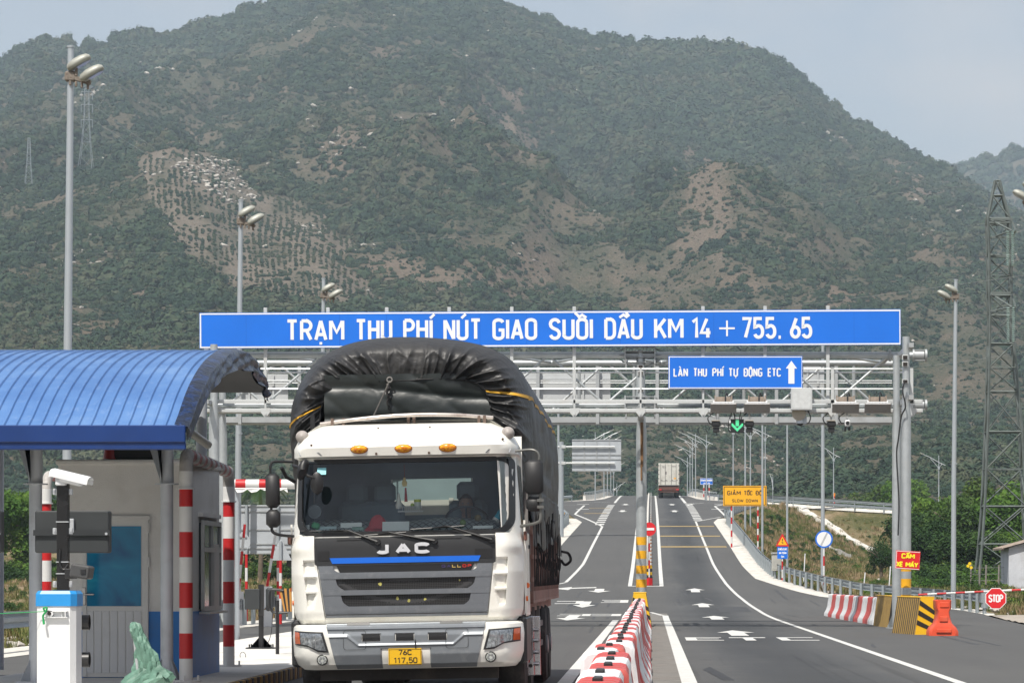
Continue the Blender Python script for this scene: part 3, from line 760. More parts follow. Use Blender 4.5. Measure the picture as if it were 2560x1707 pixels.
# rumble strips
for Y, x0, x1 in ((207,.62,4.9),(224,.62,4.85),(243,.62,4.8)): strip(ym, [(x0,Y),(x1,Y)], 1.5, H_+.003)
for y6 in (572,612):
    A = G(*Z6(420,y6)); B = G(*Z6(740,y6)); strip(ym, [(-5.9,A.y),(-3.9,B.y)], 1.3, H_+.003)
struct(wm.build('road_markings_white', PAINT)); struct(ym.build('road_markings_yellow', PAINTY))
# tar patches / skid marks and the paved strip by the median
TAR = mat('tar_patch', (.028,.029,.031), .7, var=.2, dirt=(.08,.08,.08), dirt_amt=.6, dscale=8)
pm = MB(); A = G(1757,1662); B = G(1772,1700)
polyg(pm, [(.79,48.5),(.98,43.6),(1.14,43.6),(.92,50.0)], .004); struct(pm.build('tar_patch', TAR))
pm = MB(); strip(pm, [(.02,20),(.02,117)], .75, .003); pm2 = MB()
pm.v = [(x+.18, y, z) for x, y, z in pm.v]
struct(pm.build('median_strip', mat('worn_asphalt', (.175,.165,.15), .9, var=.2, scale=4, bump=.5, bscale=25, dirt=(.10,.095,.09), dirt_amt=.6, dscale=3)))
pm = MB(); strip(pm, [(-4.2,238.5),(3.5,238.5)], .35, .0035); struct(pm.build('road_joint', TAR))
# skid marks
pm = MB(); rs_ = random.Random(21)
for i in range(26):
    X0 = rs_.uniform(.7, 8.5) if i % 3 else rs_.uniform(-3.6, -1.4); Y0_ = rs_.uniform(44, 150); L0 = rs_.uniform(3, 14); dx_ = rs_.uniform(-.25, .25); w0_ = rs_.uniform(.05, .14)
    strip(pm, [(X0, Y0_), (X0+dx_*.4, Y0_+L0*.5), (X0+dx_, Y0_+L0)], w0_, .0025)
struct(pm.build('skid_marks', mat('skid_rubber', (.048,.050,.053), .75, var=.25, scale=2, dirt=(.08,.08,.08), dirt_amt=.9, dscale=2)))
# wide patched rectangles of newer asphalt
pm = MB()
for x0_, y0__, w0_, l0_ in ((6.5,100,2.2,7),(2.6,120,1.2,8),(-3.4,128,1.2,6)): polyg(pm, [(x0_,y0__),(x0_+w0_,y0__),(x0_+w0_,y0__+l0_),(x0_,y0__+l0_)], .0015)
struct(pm.build('asphalt_patch', mat('new_asphalt', (.047,.049,.052), .8, var=.15, scale=3, bump=.3, bscale=40, dirt=(.09,.09,.09), dirt_amt=.5, dscale=6)))
# gravel verge right of the plaza
pm = MB(); pm.grid([[Vector((interp(Y, XR)+a, Y, zr(Y)+.012+.05*float(vnoise(a*2, Y*.7, 9)))) for a in (-.05,.5,1.2,2.4,4,7)] for Y in [60+i*1.5 for i in range(36)]])
struct(pm.build('gravel_verge', mat('gravel', (.36,.32,.27), .95, var=.25, scale=2, bump=1, bscale=8, dirt=(.16,.15,.14), dirt_amt=.7, dscale=1.2)))
# concrete drain chutes on the embankment
CH = MB()
def chute(pts, w):
    P = [TG(*p, y0=200) for p in pts]; rows = []
    P = smoothline(P, 5)
    for i, p in enumerate(P):
        d = (P[min(i+1, len(P)-1)]-P[max(i-1, 0)]).normalized(); nrm = Vector((-d.y, d.x, 0)).normalized()*w/2
        up = Vector((0, 0, .30+.06*math.sin(i*1.3)))
        rows.append([p+nrm*1.4-up*.5, p+nrm*1.2+up, p+nrm+up, p+up*.35, p-nrm+up, p-nrm*1.2+up, p-nrm*1.4-up*.5])
    CH.grid(rows)
Z3 = lambda x, y: (1340+x*.5187, 1050+y*.5187)
chute([Z3(1275,428), Z3(1310,455), Z3(1370,485), Z3(1440,530), Z3(1520,585), Z3(1640,638)], .9)
struct(CH.build('drain_chute', CONC2, smooth=True))
CH = MB(); chute([Z3(1405,618), Z3(1440,635), Z3(1505,662)], .5); struct(CH.build('drain_chute', CONC2, smooth=True))
# ------------------------------------------------------------------ lettering (stroke alphabet)
def arc(cx, cy, rx, ry, a0, a1, n=8):
    return [(cx+rx*math.cos(math.radians(a0+(a1-a0)*i/n)), cy+ry*math.sin(math.radians(a0+(a1-a0)*i/n))) for i in range(n+1)]
def glyphs():
    g = {}
    w = .42; r = .21; ry = .16
    O = arc(r, 1-ry, r, ry, 0, 180)+arc(r, ry, r, ry, 180, 360)
    O = O+[O[0]]
    g['O'] = (w, [O]); g['0'] = (w, [O]); g['I'] = (0, [[(0,0),(0,1)]]); g['1'] = (.17, [[(.17,0),(.17,1),(0,.83)]])
    g['T'] = (w, [[(0,1),(w,1)], [(w/2,0),(w/2,.96)]])
    Rb = [(0,.0),(0,1)]; bowl = [(0,1),(w-r,1)]+arc(w-r, .745, r, .255, 90, -90)+[(0,.49)]
    g['P'] = (w, [Rb, bowl]); g['R'] = (w, [Rb, bowl, [(w*.52,.49),(w,0)]])
    g['A'] = (w*1.08, [[(0,-.01),(w*.54,1.0)], [(w*1.08,-.01),(w*.54,1.0)], [(w*.2,.27),(w*.88,.27)]])
    g['M'] = (w*1.3, [[(0,0),(0,1)], [(w*1.3,0),(w*1.3,1)], [(.02,.98),(w*.65,.38),(w*1.3-.02,.98)]])
    g['N'] = (w, [[(0,0),(0,1)], [(w,0),(w,1)], [(.01,.98),(w-.01,.02)]])
    g['H'] = (w, [[(0,0),(0,1)], [(w,0),(w,1)], [(0,.52),(w,.52)]])
    g['U'] = (w, [[(0,1),(0,ry)]+arc(r, ry, r, ry, 180, 360)+[(w,1)]])
    g['J'] = (w, [[(w,1),(w,ry)]+arc(r, ry, r, ry, 0, -180)])
    g['G'] = (w, [arc(r, 1-ry, r, ry, 10, 180)+arc(r, ry, r, ry, 180, 360)+[(w,.46),(w*.52,.46)]])
    g['C'] = (w, [arc(r, 1-ry, r, ry, -5, 180)+arc(r, ry, r, ry, 180, 365)])
    g['S'] = (w, [arc(r, .76, r, .24, 15, 180, 8)+[(.03,.64),(.1,.56),(w-.1,.44),(w-.03,.36)]+arc(r, .24, r, .24, 0, -165, 8)])
    g['D'] = (w, [[(0,0),(0,1)], [(0,1),(w-r,1)]+arc(w-r, .74, r, .26, 90, 0, 5)+arc(w-r, .26, r, .26, 0, -90, 5)+[(0,0)]])
    g['Đ'] = (w, g['D'][1]+[[(-.1,.5),(w*.45,.5)]])
    g['K'] = (w, [[(0,0),(0,1)], [(w,1),(.03,.40)], [(w*.38,.60),(w*1.02,0)]])
    g['E'] = (w*.85, [[(w*.85,1),(0,1),(0,0),(w*.85,0)], [(0,.52),(w*.75,.52)]]); g['L'] = (w*.8, [[(0,1),(0,0),(w*.8,0)]])
    g['X'] = (w*1.05, [[(0,0),(w*1.05,1)], [(0,1),(w*1.05,0)]]); g['Y'] = (w*1.05, [[(0,1),(w*.525,.45),(w*.525,0)], [(w*1.05,1),(w*.525,.45)]])
    g['W'] = (w*1.7, [[(0,1),(w*.42,0)],[(w*.42,0),(w*.85,.95)],[(w*.85,.95),(w*1.28,0)],[(w*1.28,0),(w*1.7,1)]])
    g['V'] = (w*1.05, [[(0,1),(w*.525,0),(w*1.05,1)]]); g['B'] = (w, [Rb, bowl, [(w-r,.49)]+arc(w-r, .245, r, .245, 90, -90)+[(0,0)]])
    g['4'] = (w*1.0, [[(w*.62,1),(0,.26),(w,.26)], [(w*.72,.5),(w*.72,0)]])
    g['7'] = (w, [[(0,1),(w,1),(w*.38,0)]]); g['5'] = (w, [[(w*.92,1),(.02,1),(0,.53)]+arc(r, .34, r, .28, 130, 0, 6)+arc(r, .25, r, .25, 0, -160, 7)])
    g['6'] = (w, [[(w*.62,1),(.05,.42),(0,.3)]+arc(r, .27, r, .27, 190, 345, 8), arc(r, .27, r, .27, -20, 175, 8)]); g['.'] = (.08, [[(-.02,.0),(.10,.0)]])
    g['+'] = (.62, [[(0,.48),(.62,.48)], [(.31,.17),(.31,.80)]])
    return g
GL = glyphs()
MARK = {'Ạ': ('A','dot'), 'Í': ('I','acu'), 'Ú': ('U','acu'), 'Ồ': ('O','cirgl'), 'Ầ': ('A','cirgr'), 'À': ('A','gra'), 'Ự': ('U','horndot'), 'Ộ': ('O','cirdot'), 'Ả': ('A','hook'), 'Ố': ('O','ciracu'), 'Ấ': ('A','ciracu'), 'Á': ('A','acu'), 'Ế': ('E','ciracu'), 'Ề': ('E','cirgr')}
def marks(kind, w):
    c = w/2; out = []
    if 'dot' in kind: out.append([(c-.06,-.2),(c+.06,-.2)])
    if kind == 'acu': out.append([(c-.05,1.10),(c+.16,1.32)])
    if kind == 'gra': out.append([(c+.05,1.10),(c-.14,1.32)])
    if kind.startswith('cir'): out.append([(c-.2,1.09),(c,1.24),(c+.2,1.09)])
    if kind == 'cirgl': out.append([(c-.14,1.15),(c-.34,1.36)])
    if kind == 'cirgr': out.append([(c+.28,1.15),(c+.12,1.36)])
    if kind == 'ciracu': out.append([(c+.12,1.2),(c+.3,1.42)])
    if 'horn' in kind: out.append([(w,.98),(w+.09,1.0),(w+.14,1.12)])
    if kind == 'hook': out.append([(c-.07,1.28),(c+.03,1.36),(c+.09,1.28),(c,1.18),(c,1.10)])
    return out
def ribbon(mb, pts, t, f, m=None):
    P = [Vector(p) for p in pts]; L_, R_ = [], []
    for i, p in enumerate(P):
        a = (P[i]-P[i-1]).normalized() if i else (P[1]-P[0]).normalized()
        b = (P[i+1]-P[i]).normalized() if i < len(P)-1 else a
        n = Vector((-(a.y+b.y), a.x+b.x))
        if n.length < 1e-6: n = Vector((-a.y, a.x))
        n.normalize(); k = min(1.3, 1/max(.3, n.dot(Vector((-a.y, a.x)))))
        L_.append(p+n*t/2*k); R_.append(p-n*t/2*k)
    vs = [f(*q) for pr in zip(L_, R_) for q in pr]
    mb.q(vs, [(2*i, 2*i+1, 2*i+3, 2*i+2) for i in range(len(P)-1)], m)
def text(mb, s, x0, x1, zb, h, t, M, gap=.2, mt=None, m=None):
    """write s between x0..x1 (local x), baseline zb, cap height h, stroke t; M(x,z,lift) -> Vector"""
    adv = []; X = 0
    for ch in s:
        if ch == ' ': X += .28; continue
        b, k = MARK.get(ch, (ch, None)); w, st = GL[b]
        adv.append((X, w, st, k)); X += w+gap
    total = X-gap; ih = h-t; sx = (x1-x0-t)/(total) if total > 0 else 1
    lift = 0
    for X, w, st, k in adv:
        for pl in st+[p for p in (marks(k, w) if k else [])]:
            lift += .0004
            pts = [(x0+t/2+(X+x)*sx, zb+t/2+z*ih) for x, z in pl]
            tt = t if not (k and pl not in st) else t*.8
            ribbon(mb, pts, tt, lambda a, b, l=lift: M(a, b, l), m)
BLUE = mat('sign_blue', (.004,.150,.68), .35, var=.10, scale=.5, coat=.2)
WHITE = mat('sign_white', (.78,.79,.80), .45, var=.03)
STEEL = mat('galvanised_steel', (.46,.49,.50), .42, .55, var=.12, scale=6, dirt=(.30,.27,.24), dirt_amt=.35, dscale=3)
STEEL2 = mat('dull_steel', (.40,.42,.43), .55, .35, var=.12, scale=3, dirt=(.25,.22,.19), dirt_amt=.4, dscale=2)
BOXST = mat('pale_steel', (.55,.57,.57), .5, .25, var=.1, scale=4, dirt=(.33,.30,.27), dirt_amt=.4, dscale=4)
BLACK = mat('black_plastic', (.018,.018,.019), .4, var=.2)
DARKM = mat('dark_metal', (.03,.031,.033), .5, .2, var=.2)
ORANGE = mat('amber_plastic', (.85,.30,.01), .3)
RED = mat('sign_red', (.62,.012,.018), .4, var=.06)
YEL = mat('sign_yellow', (.85,.42,.01), .45, var=.06)
BLK = mat('sign_black', (.02,.015,.012), .5)
CONCF = mat('plain_grey_panel', (.50,.52,.53), .5, .15, var=.08, scale=1, dirt=(.4,.4,.38), dirt_amt=.4)

def board(root, w, h, y=0, zc=0, xc=0, face=BLUE, border=.035, bcol=WHITE, ang=0, name='panel', thick=.03, back=STEEL2, rr=0):
    """flat sign panel facing -Y with border; returns panel"""
    mb = MB(); R_ = Matrix.Rotation(-ang, 3, 'Y')
    def M(x, z, l): return Vector((xc, y, zc))+R_ @ Vector((x, -l, z))
    mb.box((xc, y+thick/2, zc), (w, thick, h), rot=R_, bev=.004, m=0)
    i = .0; o = .012
    for a, b, c, d in ((-w/2+i, h/2-border-i, w/2-i, h/2-i), (-w/2+i, -h/2+i, w/2-i, -h/2+border+i), (-w/2+i, -h/2+border+i, -w/2+border+i, h/2-border-i), (w/2-border-i, -h/2+border+i, w/2-i, h/2-border-i)):
        a += o; c -= o if c > 0 and abs(c-w/2) < .001 else 0
        mb.q([M(max(a, -w/2+o), max(b, -h/2+o), .003), M(min(c, w/2-o), max(b, -h/2+o), .003), M(min(c, w/2-o), min(d, h/2-o), .003), M(max(a, -w/2+o), min(d, h/2-o), .003)], [(0,1,2,3)], 1)
    p = mb.build(name, [face, bcol, back], root)
    # back faces
    for f in p.data.polygons:
        if f.material_index == 0 and f.normal.y > .9: f.material_index = 2
    return p, M

# ------------------------------------------------------------------ gantry
DG = 88.0; KG = DG/F
def gx(px, D=DG): return (px-VX)*D/F
def gz(py, D=DG): return EYE+(HY-py)*D/F
gan = thing('toll_gantry', 'galvanised steel toll gantry of round tubes and trusses spanning the road behind the truck', 'gantry', (0, DG, 0))
def gp(x, y, z): return (x, y-DG, z)
# posts
def post(name, px, D, r0, r1, ztop, bands=False):
    mb = MB(); X = gx(px, D)
    mb.tube([gp(X, D, -.02), gp(X, D, ztop*.72), gp(X, D, ztop*.80), gp(X, D, ztop)], [r0, r0*.97, r1, r1], 24)
    mb.tube([gp(X, D, -.02), gp(X, D, .03)], r0+.17, 24)
    for k in range(6):
        a = k*PI/3+.3; mb.q([gp(X+math.cos(a)*(r0-.02), D+math.sin(a)*(r0-.02), .03), gp(X+math.cos(a)*(r0+.15), D+math.sin(a)*(r0+.15), .03), gp(X+math.cos(a)*(r0-.01), D+math.sin(a)*(r0-.01), .4)], [(0,1,2),(2,1,0)])
        mb.tube([gp(X+math.cos(a)*(r0+.12), D+math.sin(a)*(r0+.12), .03), gp(X+math.cos(a)*(r0+.12), D+math.sin(a)*(r0+.12), .09)], .02, 6)
    p = mb.build(name, STEEL, gan, smooth=40)
    if bands:
        for z in bands:
            b = MB(); b.tube([gp(X, D, z), gp(X, D, z+.235)], r0*.97+.004, 24, cap=False)
            # bands wrap the visible half only like tape strips
            b.build('reflective_band', MATS.get('band') or mat('band', (.80,.40,.01), .4, var=.08, dirt=(.3,.2,.05), dirt_amt=.4), p, smooth=40)
    return p
post('post', 1603.5, 92.6, .158, .10, 7.75, (.72, 1.1, 1.5, 1.93, 2.33))
post('post', 2265, 84.2, .138, .095, 7.75, (.28, .70, 1.12, 1.55))
post('post', 2241, 87.0, .122, .09, 7.45)
post('post', 535, 87.0, .148, .10, 7.75); post('post', 556, 91, .14, .10, 7.45)
zt1 = gz(888); zt2 = zt1
XLc, XRc = gx(500), gx(2310)
mb = MB()
mb.tube([gp(XLc, DG, zt1), gp(XRc, DG, zt1)], .095, 16)
mb.tube([gp(XLc, DG+2.9, zt1-.02), gp(gx(2225), DG+2.9, zt1-.02)], .085, 16)
mb.build('top_chord', STEEL, gan, smooth=40)
zb1 = gz(1012)
mb = MB(); mb.tube([gp(XLc, DG, zb1), gp(XRc, DG, zb1)], .075, 16); mb.tube([gp(XLc, DG+2.9, zb1-.02), gp(gx(2225), DG+2.9, zb1-.02)], .075, 16)
mb.build('bottom_chord', STEEL, gan, smooth=40)
# end caps / flange drums
mb = MB()
for z, r in ((zt1, .17), (zb1, .15)):
    for xc, l in ((XRc+.02, .06), (XRc-.32, .05), (gx(2222), .06)):
        mb.tube([gp(xc, DG, z), gp(xc+l, DG, z)], r, 20)
    mb.tube([gp(XRc-.28, DG, z), gp(XRc, DG, z)], r*.82, 16)
    for xc in (gx(1563), gx(1637)):
        mb.box(gp(xc, DG, z), (.04, .45, .5)); mb.box(gp(xc, DG+2.9, z), (.04, .4, .45))
        s_ = 1 if xc < gx(1600) else -1
        for a in (-1, 1):
            for dz in (-.2, 0, .2):
                mb.q([gp(xc, DG+a*.15, z+dz+.02), gp(xc-s_*.28, DG+a*.06, z+dz*.3), gp(xc, DG+a*.15, z+dz-.02)], [(0,1,2),(2,1,0)])
    for dz in (-.2, -.06, .1, .22): mb.box(gp(gx(1600), DG, z+dz), (gx(1637)-gx(1563)-.05, .34, .022))
for dz in (-.14, .14): mb.box(gp(XRc-.15, DG, zt1+dz), (.34, .2, .02)); mb.box(gp(XRc-.15, DG, zb1+dz*.9), (.34, .2, .02))
mb.each('flange_joint', STEEL2, gan, smooth=30)
# arms back to the centre post and the side posts
mb = MB()
for z in (zt1, zb1):
    mb.box(gp(gx(1601), (DG+92.6)/2, z-.16), (.16, 92.6-DG, .12))
    mb.box(gp(gx(2262, 86), 86, z-.02), (.12, 4.4, .12)); mb.box(gp(gx(2225), DG+1.45, z), (.1, 3.2, .1)); mb.box(gp(gx(537), 88.5, z), (.12, 4.4, .12))
mb.each('cross_arm', STEEL2, gan)
# hand holes in the posts
mb = MB(); mbh = MB()
for px, D, dd in ((1601.5, DG, -.13), (2262, 84.2, -.125)):
    for py in (918, 934, 975):
        X = gx(px, D) if px > 2000 else gx(px); z = gz(py); yy = (84.2-.16) if px > 2000 else DG-.15
        mbh.box(gp(X, yy+.02, z), (.17, .03, .15 if py < 960 else .12), bev=.02); mb.box(gp(X, yy, z), (.12, .012, .10 if py < 960 else .08), bev=.01)
mb.each('hand_hole', BLK, gan); mbh.each('hand_hole_frame', BOXST, gan)
mb = MB(); mb.tube([gp(gx(1601.5), DG, zb1-.3), gp(gx(1601.5), DG, zt1-.05), gp(gx(1601.5), DG, zt1+.14)], [.135, .12, .085], 20); mb.build('hanger_post', STEEL, gan, smooth=40)
# web members, each its own part
wp = MB()
n = 12; x0 = gx(520); step = (gx(2222)-x0)/n
for i in range(n):
    a, b = x0+i*step, x0+(i+1)*step
    for (p, q) in (((a, DG, zb1), (b, DG, zt1)) if i % 2 else ((a, DG, zt1), (b, DG, zb1)), ((a, DG+2.9, zb1), (b, DG+2.9, zt1)) if i % 2 == 0 else ((a, DG+2.9, zt1), (b, DG+2.9, zb1)), ((a, DG, zt1), (b, DG+2.9, zt1)) if i % 2 else ((a, DG+2.9, zt1), (b, DG, zt1)), ((a, DG, zb1), (a, DG+2.9, zb1))):
        m_ = MB(); m_.tube([gp(*p), gp(*q)], .036, 8, cap=False); m_.build('web_brace', STEEL, gan, smooth=40)
    if i in (2, 4, 6, 7, 9, 11):
        m_ = MB(); m_.tube([gp(a+.5*step, DG+2.9, zb1), gp(a+.5*step, DG+2.9, zt1)], .05, 10, cap=False); m_.build('web_post', STEEL, gan, smooth=40)
# walkway
mb = MB()
YW = DG-.75
for z, t in ((gz(1003.5, YW), .11), (gz(1026, YW), .10)): mb.box(gp((XLc+XRc)/2-.05, YW, z), (XRc-XLc-.1, .09, t), bev=.01)
mb.box(gp((XLc+XRc)/2, DG-.35, gz(1026, YW)-.03), (XRc-XLc-.2, .7, .02))
for px in (1436, 1601.5, 1758, 1912, 2075, 664, 820): mb.box(gp(gx(px, YW), DG-.38, gz(1003.5, YW)), (.07, .8, .07))
mb.build('walkway', BOXST, gan)
mb = MB()
for py, r in ((922, .022), (972, .02)): mb.tube([gp(gx(500, YW), YW, gz(py, YW)), gp(gx(2273, YW), YW, gz(py, YW))], r, 8)
mb.tube([gp(gx(500, YW), YW+.9, gz(922, YW)-.04), gp(gx(2270, YW), YW+.9, gz(922, YW)-.04)], .022, 8)
mb.build('handrail', mat('bright_steel', (.72,.74,.75), .3, .5, var=.06), gan, smooth=40)
for px in (664, 820, 967, 1123, 1279.5, 1436, 1601.5, 1758, 1912, 2081, 2279):
    m_ = MB(); w_ = .05 if px < 2000 else .085
    m_.box(gp(gx(px, YW), YW-.02, (gz(920, YW)+gz(1022, YW))/2), (w_, .05, gz(920, YW)-gz(1022, YW)))
    m_.q([gp(gx(px, YW)-.13, YW-.07, gz(1020, YW)), gp(gx(px, YW)+.13, YW-.07, gz(1020, YW)), gp(gx(px, YW)+.13, YW-.07, gz(1030, YW)), gp(gx(px, YW)+.03, YW-.07, gz(1042, YW)), gp(gx(px, YW)-.03, YW-.07, gz(1042, YW)), gp(gx(px, YW)-.13, YW-.07, gz(1030, YW))], [(0,1,2,3,4,5),(5,4,3,2,1,0)][1:])
    m_.box(gp(gx(px, YW), YW+.3, gz(1035, YW)), (.05, .8, .06)); m_.build('rail_post', BOXST, gan)
# sign supports
for px in (663.7, 820, 967, 1123, 1279.5, 1435.6, 1757.4, 1912.6, 2069.6):
    m_ = MB(); D_ = DG-.25
    z1 = gz(interp(px, [(500,770),(2252,764)]), D_); m_.box(gp(gx(px, D_), D_, (z1+gz(1012, D_))/2), (.095, .09, z1-gz(1012, D_)), bev=.006); m_.box(gp(gx(px,D_), D_+.18, gz(888)), (.12,.3,.06)); m_.build('sign_support', BOXST, gan)
# rear walkway and panels
DR = 96.5
mb = MB()
mb.box(gp((gx(520,DR)+gx(2230,DR))/2, DR, gz(1049, DR)), (gx(2230,DR)-gx(520,DR), .08, .17)); mb.box(gp((gx(520,DR)+gx(2230,DR))/2, DR+.5, gz(1057, DR)), (gx(2230,DR)-gx(520,DR), 1.0, .03))
for py in (952, 957.5): mb.tube([gp(gx(560,DR), DR, gz(py, DR)), gp(gx(2230,DR), DR, gz(py, DR))], .024, 6)
for px in range(600, 2240, 149): mb.box(gp(gx(px,DR), DR-.05, (gz(1060,DR)+gz(905,DR))/2), (.1, .08, gz(905,DR)-gz(1060,DR)))
mb.tube([gp(gx(560,DR), DR+.6, gz(905, DR)), gp(gx(2235,DR), DR+.6, gz(905, DR))], .09, 12); mb.tube([gp(gx(560,DR), DR+.6, gz(1010, DR)), gp(gx(2235,DR), DR+.6, gz(1010, DR))], .07, 12)
mb.build('rear_walkway', STEEL2, gan, smooth=35)
# blank backs of panels hung on the rear truss
for (x1, x2, y1, y2) in ((1300, 1526, 930, 998), (2008, 2060, 916, 972), (600, 720, 935, 1000)):
    m_ = MB(); D_ = DR+.2; m_.box(gp((gx(x1,D_)+gx(x2,D_))/2, D_, (gz(y1,D_)+gz(y2,D_))/2), (gx(x2,D_)-gx(x1,D_), .04, gz(y1,D_)-gz(y2,D_)))
    for k in (.25, .6): m_.box(gp((gx(x1,D_)+gx(x2,D_))/2, D_-.04, gz(y1+(y2-y1)*k, D_)), (gx(x2,D_)-gx(x1,D_), .03, .04))
    for k in (.2, .7): m_.box(gp(gx(x1+(x2-x1)*k,D_), D_-.07, (gz(y1,D_)+gz(y2,D_))/2), (.05, .03, gz(y1,D_)-gz(y2,D_)))
    m_.build('blank_panel', CONCF, gan)
# black cable down the right post
mb = MB(); Xa = gx(2252, 84)
mb.tube(smoothline([gp(gx(2262,83.9), 83.9, gz(972)), gp(gx(2256,84), 83.9, gz(1000)), gp(gx(2263,84), 83.9, gz(1035)), gp(gx(2253,84), 84, gz(1060)), gp(gx(2247,84), 84.1, gz(1110)), gp(gx(2243,84), 84.2, 4.6), gp(gx(2248,84), 84.1, 3.4), gp(gx(2246,84), 84.1, 2.5)], 6), .022, 6)
mb.build('cable', DARKM, gan, smooth=40)
mb = MB(); mb.tube([gp(gx(1607,92.3), 92.38, gz(1036)), gp(gx(1606.5,92.3), 92.38, 4.6)], .018, 6); mb.tube([gp(gx(1603,92.3), 92.4, gz(1036)), gp(gx(1603.5,92.3), 92.4, 4.2)], .03, 6)
mb.build('cable', mat('rusty_conduit', (.20,.11,.05), .8, var=.3, scale=8), gan, smooth=40)

# main blue sign
DS = 87.55; KS = DS/F
xa, xb = gx(498.5, DS), gx(2252, DS); za = (gz(782.5, DS)+gz(871, DS))/2; zb_ = (gz(772.5, DS)+gz(862.5, DS))/2
ang = math.atan2(zb_-za, xb-xa); ctr = ((xa+xb)/2, DS, (za+zb_)/2)
s1 = thing('overhead_sign', 'very long blue overhead sign with white letters naming the toll station, across the gantry top', 'road sign', ctr)
SW = math.hypot(xb-xa, zb_-za); SH = 88.8*KS
p, M = board(s1, SW, SH, ang=ang, border=.05, thick=.05)
mb = MB(); K = SW/(2252-498.5); cx = (2252+498.5)/2
for s, a, b in (('TRẠM',714.7,861),('THU',888,981),('PHÍ',1008,1082),('NÚT',1108.6,1204),('GIAO',1231,1343),('SUỒI',1372,1482.5),('DẦU',1510.6,1607),('KM',1635,1709),('14',1728,1780),('755.',1852,1955),('65',1974.6,2030.6)):
    mb = MB(); text(mb, s, (a-cx)*K, (b-cx)*K, -.305, .605, .09, lambda x, z, l: M(x, z, l+.006), gap=.22 if len(s) > 2 else .2); mb.build('lettering', WHITE, s1)
x_ = (1817.5-cx)*K; mb = MB()
for i, (w_, h_) in enumerate(((.43, .05), (.05, .43))): mb.q([M(x_-w_/2, -h_/2-.01, .006+i*.001), M(x_+w_/2, -h_/2-.01, .006+i*.001), M(x_+w_/2, h_/2-.01, .006+i*.001), M(x_-w_/2, h_/2-.01, .006+i*.001)], [(0,1,2,3)])
mb.build('lettering', WHITE, s1)
mb = MB()
for i in range(1, 15):
    x_ = -SW/2+SW*i/15; mb.q([M(x_-.004, -SH/2+.07, .0045), M(x_+.004, -SH/2+.07, .0045), M(x_+.004, SH/2-.07, .0045), M(x_-.004, SH/2-.07, .0045)], [(0,1,2,3)])
mb.build('panel_seams', mat('seam_blue', (.003,.10,.50), .5), s1)
# lane sign
D2 = YW-.12
s2_ = thing('overhead_sign', 'small blue sign with white up arrow hung on the gantry railing above the right lane', 'road sign', ((gx(1671,D2)+gx(2006,D2))/2, D2, (gz(890,D2)+gz(971.5,D2))/2))
w_ = gx(2006,D2)-gx(1671,D2); h_ = gz(890,D2)-gz(971.5,D2)
p, M = board(s2_, w_, h_, border=.035, thick=.04); mb = MB(); K2 = w_/335; c2_ = 1838.5; zc_ = 930.75
for s, a, b in (('LÀN',1683.5,1720),('THU',1733,1767.5),('PHÍ',1780.5,1808.5),('TỰ',1821,1845),('ĐỘNG',1859,1906),('ETC',1919,1952.5)):
    text(mb, s, (a-c2_)*K2, (b-c2_)*K2, (zc_-941.5)*K2, 21.7*K2, .038, lambda x, z, l: M(x, z, l+.006), gap=.24)
X0 = (1978.5-c2_)*K2
mb.q([M(X0+x*K2, (zc_-y)*K2, .007) for x, y in ((-7.5,958.8),(7.5,958.8),(7.5,921),(14,921),(0,901.6),(-14,921),(-7.5,921))], [(0,1,2,3,4,5,6)])
mb.build('lettering', WHITE, s2_)

# equipment on the gantry
gb = thing('control_cabinet', 'plain pale grey box fixed to the gantry walkway under the small blue sign', 'cabinet', (gx(2003.5,D2-.1), D2-.15, gz(1026,D2)))
mb = MB(); mb.box((0, 0, .30), (.58, .3, .60), bev=.012); mb.build('cabinet_body', BOXST, gb); mb = MB(); mb.box((0, -.152, .30), (.50, .008, .52), bev=.003); mb.build('door', mat('cabinet_door', (.58,.60,.60), .5, .2, var=.12, scale=9), gb)
hn = thing('loudspeaker', 'beige horn loudspeaker hanging under the grey gantry box', 'loudspeaker', (gx(1997,D2), D2+.1, gz(1026,D2)))
mb = MB(); mb.rev([(.19,-.18),(.17,-.15),(.08,.0),(.05,.15),(.05,.22)], (0,0,-.09), 20, 'Y'); mb.build('horn', mat('beige_plastic', (.40,.36,.29), .6), hn, smooth=40)
mb = MB(); mb.box((0,.12,-.02),(.05,.05,.1)); mb.build('bracket', STEEL2, hn)
def antenna(px1, px2, lab):
    D_ = YW-.2; w = gx(px2,D_)-gx(px1,D_); r = thing('toll_antenna', lab, 'antenna', ((gx(px1,D_)+gx(px2,D_))/2, D_, gz(1012,D_)), group='toll antennas under the gantry walkway')
    mb = MB(); R_ = Matrix.Rotation(math.radians(38), 3, 'X'); mb.box((0, -.06, -.09), (w, .05, .30), rot=R_, bev=.01); mb.build('panel', mat('antenna_panel', (.26,.25,.24), .5, var=.15, dirt=(.2,.13,.08), dirt_amt=.5, dscale=4), r)
    mb = MB(); mb.box((0, -.14, .03), (w*.94, .05, .02)); mb.box((0,-.06,.07),(w*.78,.03,.03))
    for s in (-1, 1): mb.box((s*w*.37, 0, .07), (.04, .06, .1))
    mb.build('mounting_rail', WHITE, r)
    mb = MB(); mb.box((0,.04,.16),(w*.56,.05,.13))
    for s in (-1, 1): mb.box((s*w*.32, .03, .15), (.03, .14, .22))
    mb.build('clamp', mat('rusty_plate', (.33,.27,.22), .7, .2, var=.25, scale=10, dirt=(.12,.06,.03), dirt_amt=.8, dscale=8), r)
    mb = MB(); mb.tube(smoothline([(.06,.0,.0), (.05,-.02,.2), (.08,.02,.33), (.13,.05,.22), (.14,.05,.05)], 5), .018, 6); mb.tube([(-.02,.06,.1),(-.02,.06,.36)], .008, 4); mb.build('cable', DARKM, r, smooth=40)
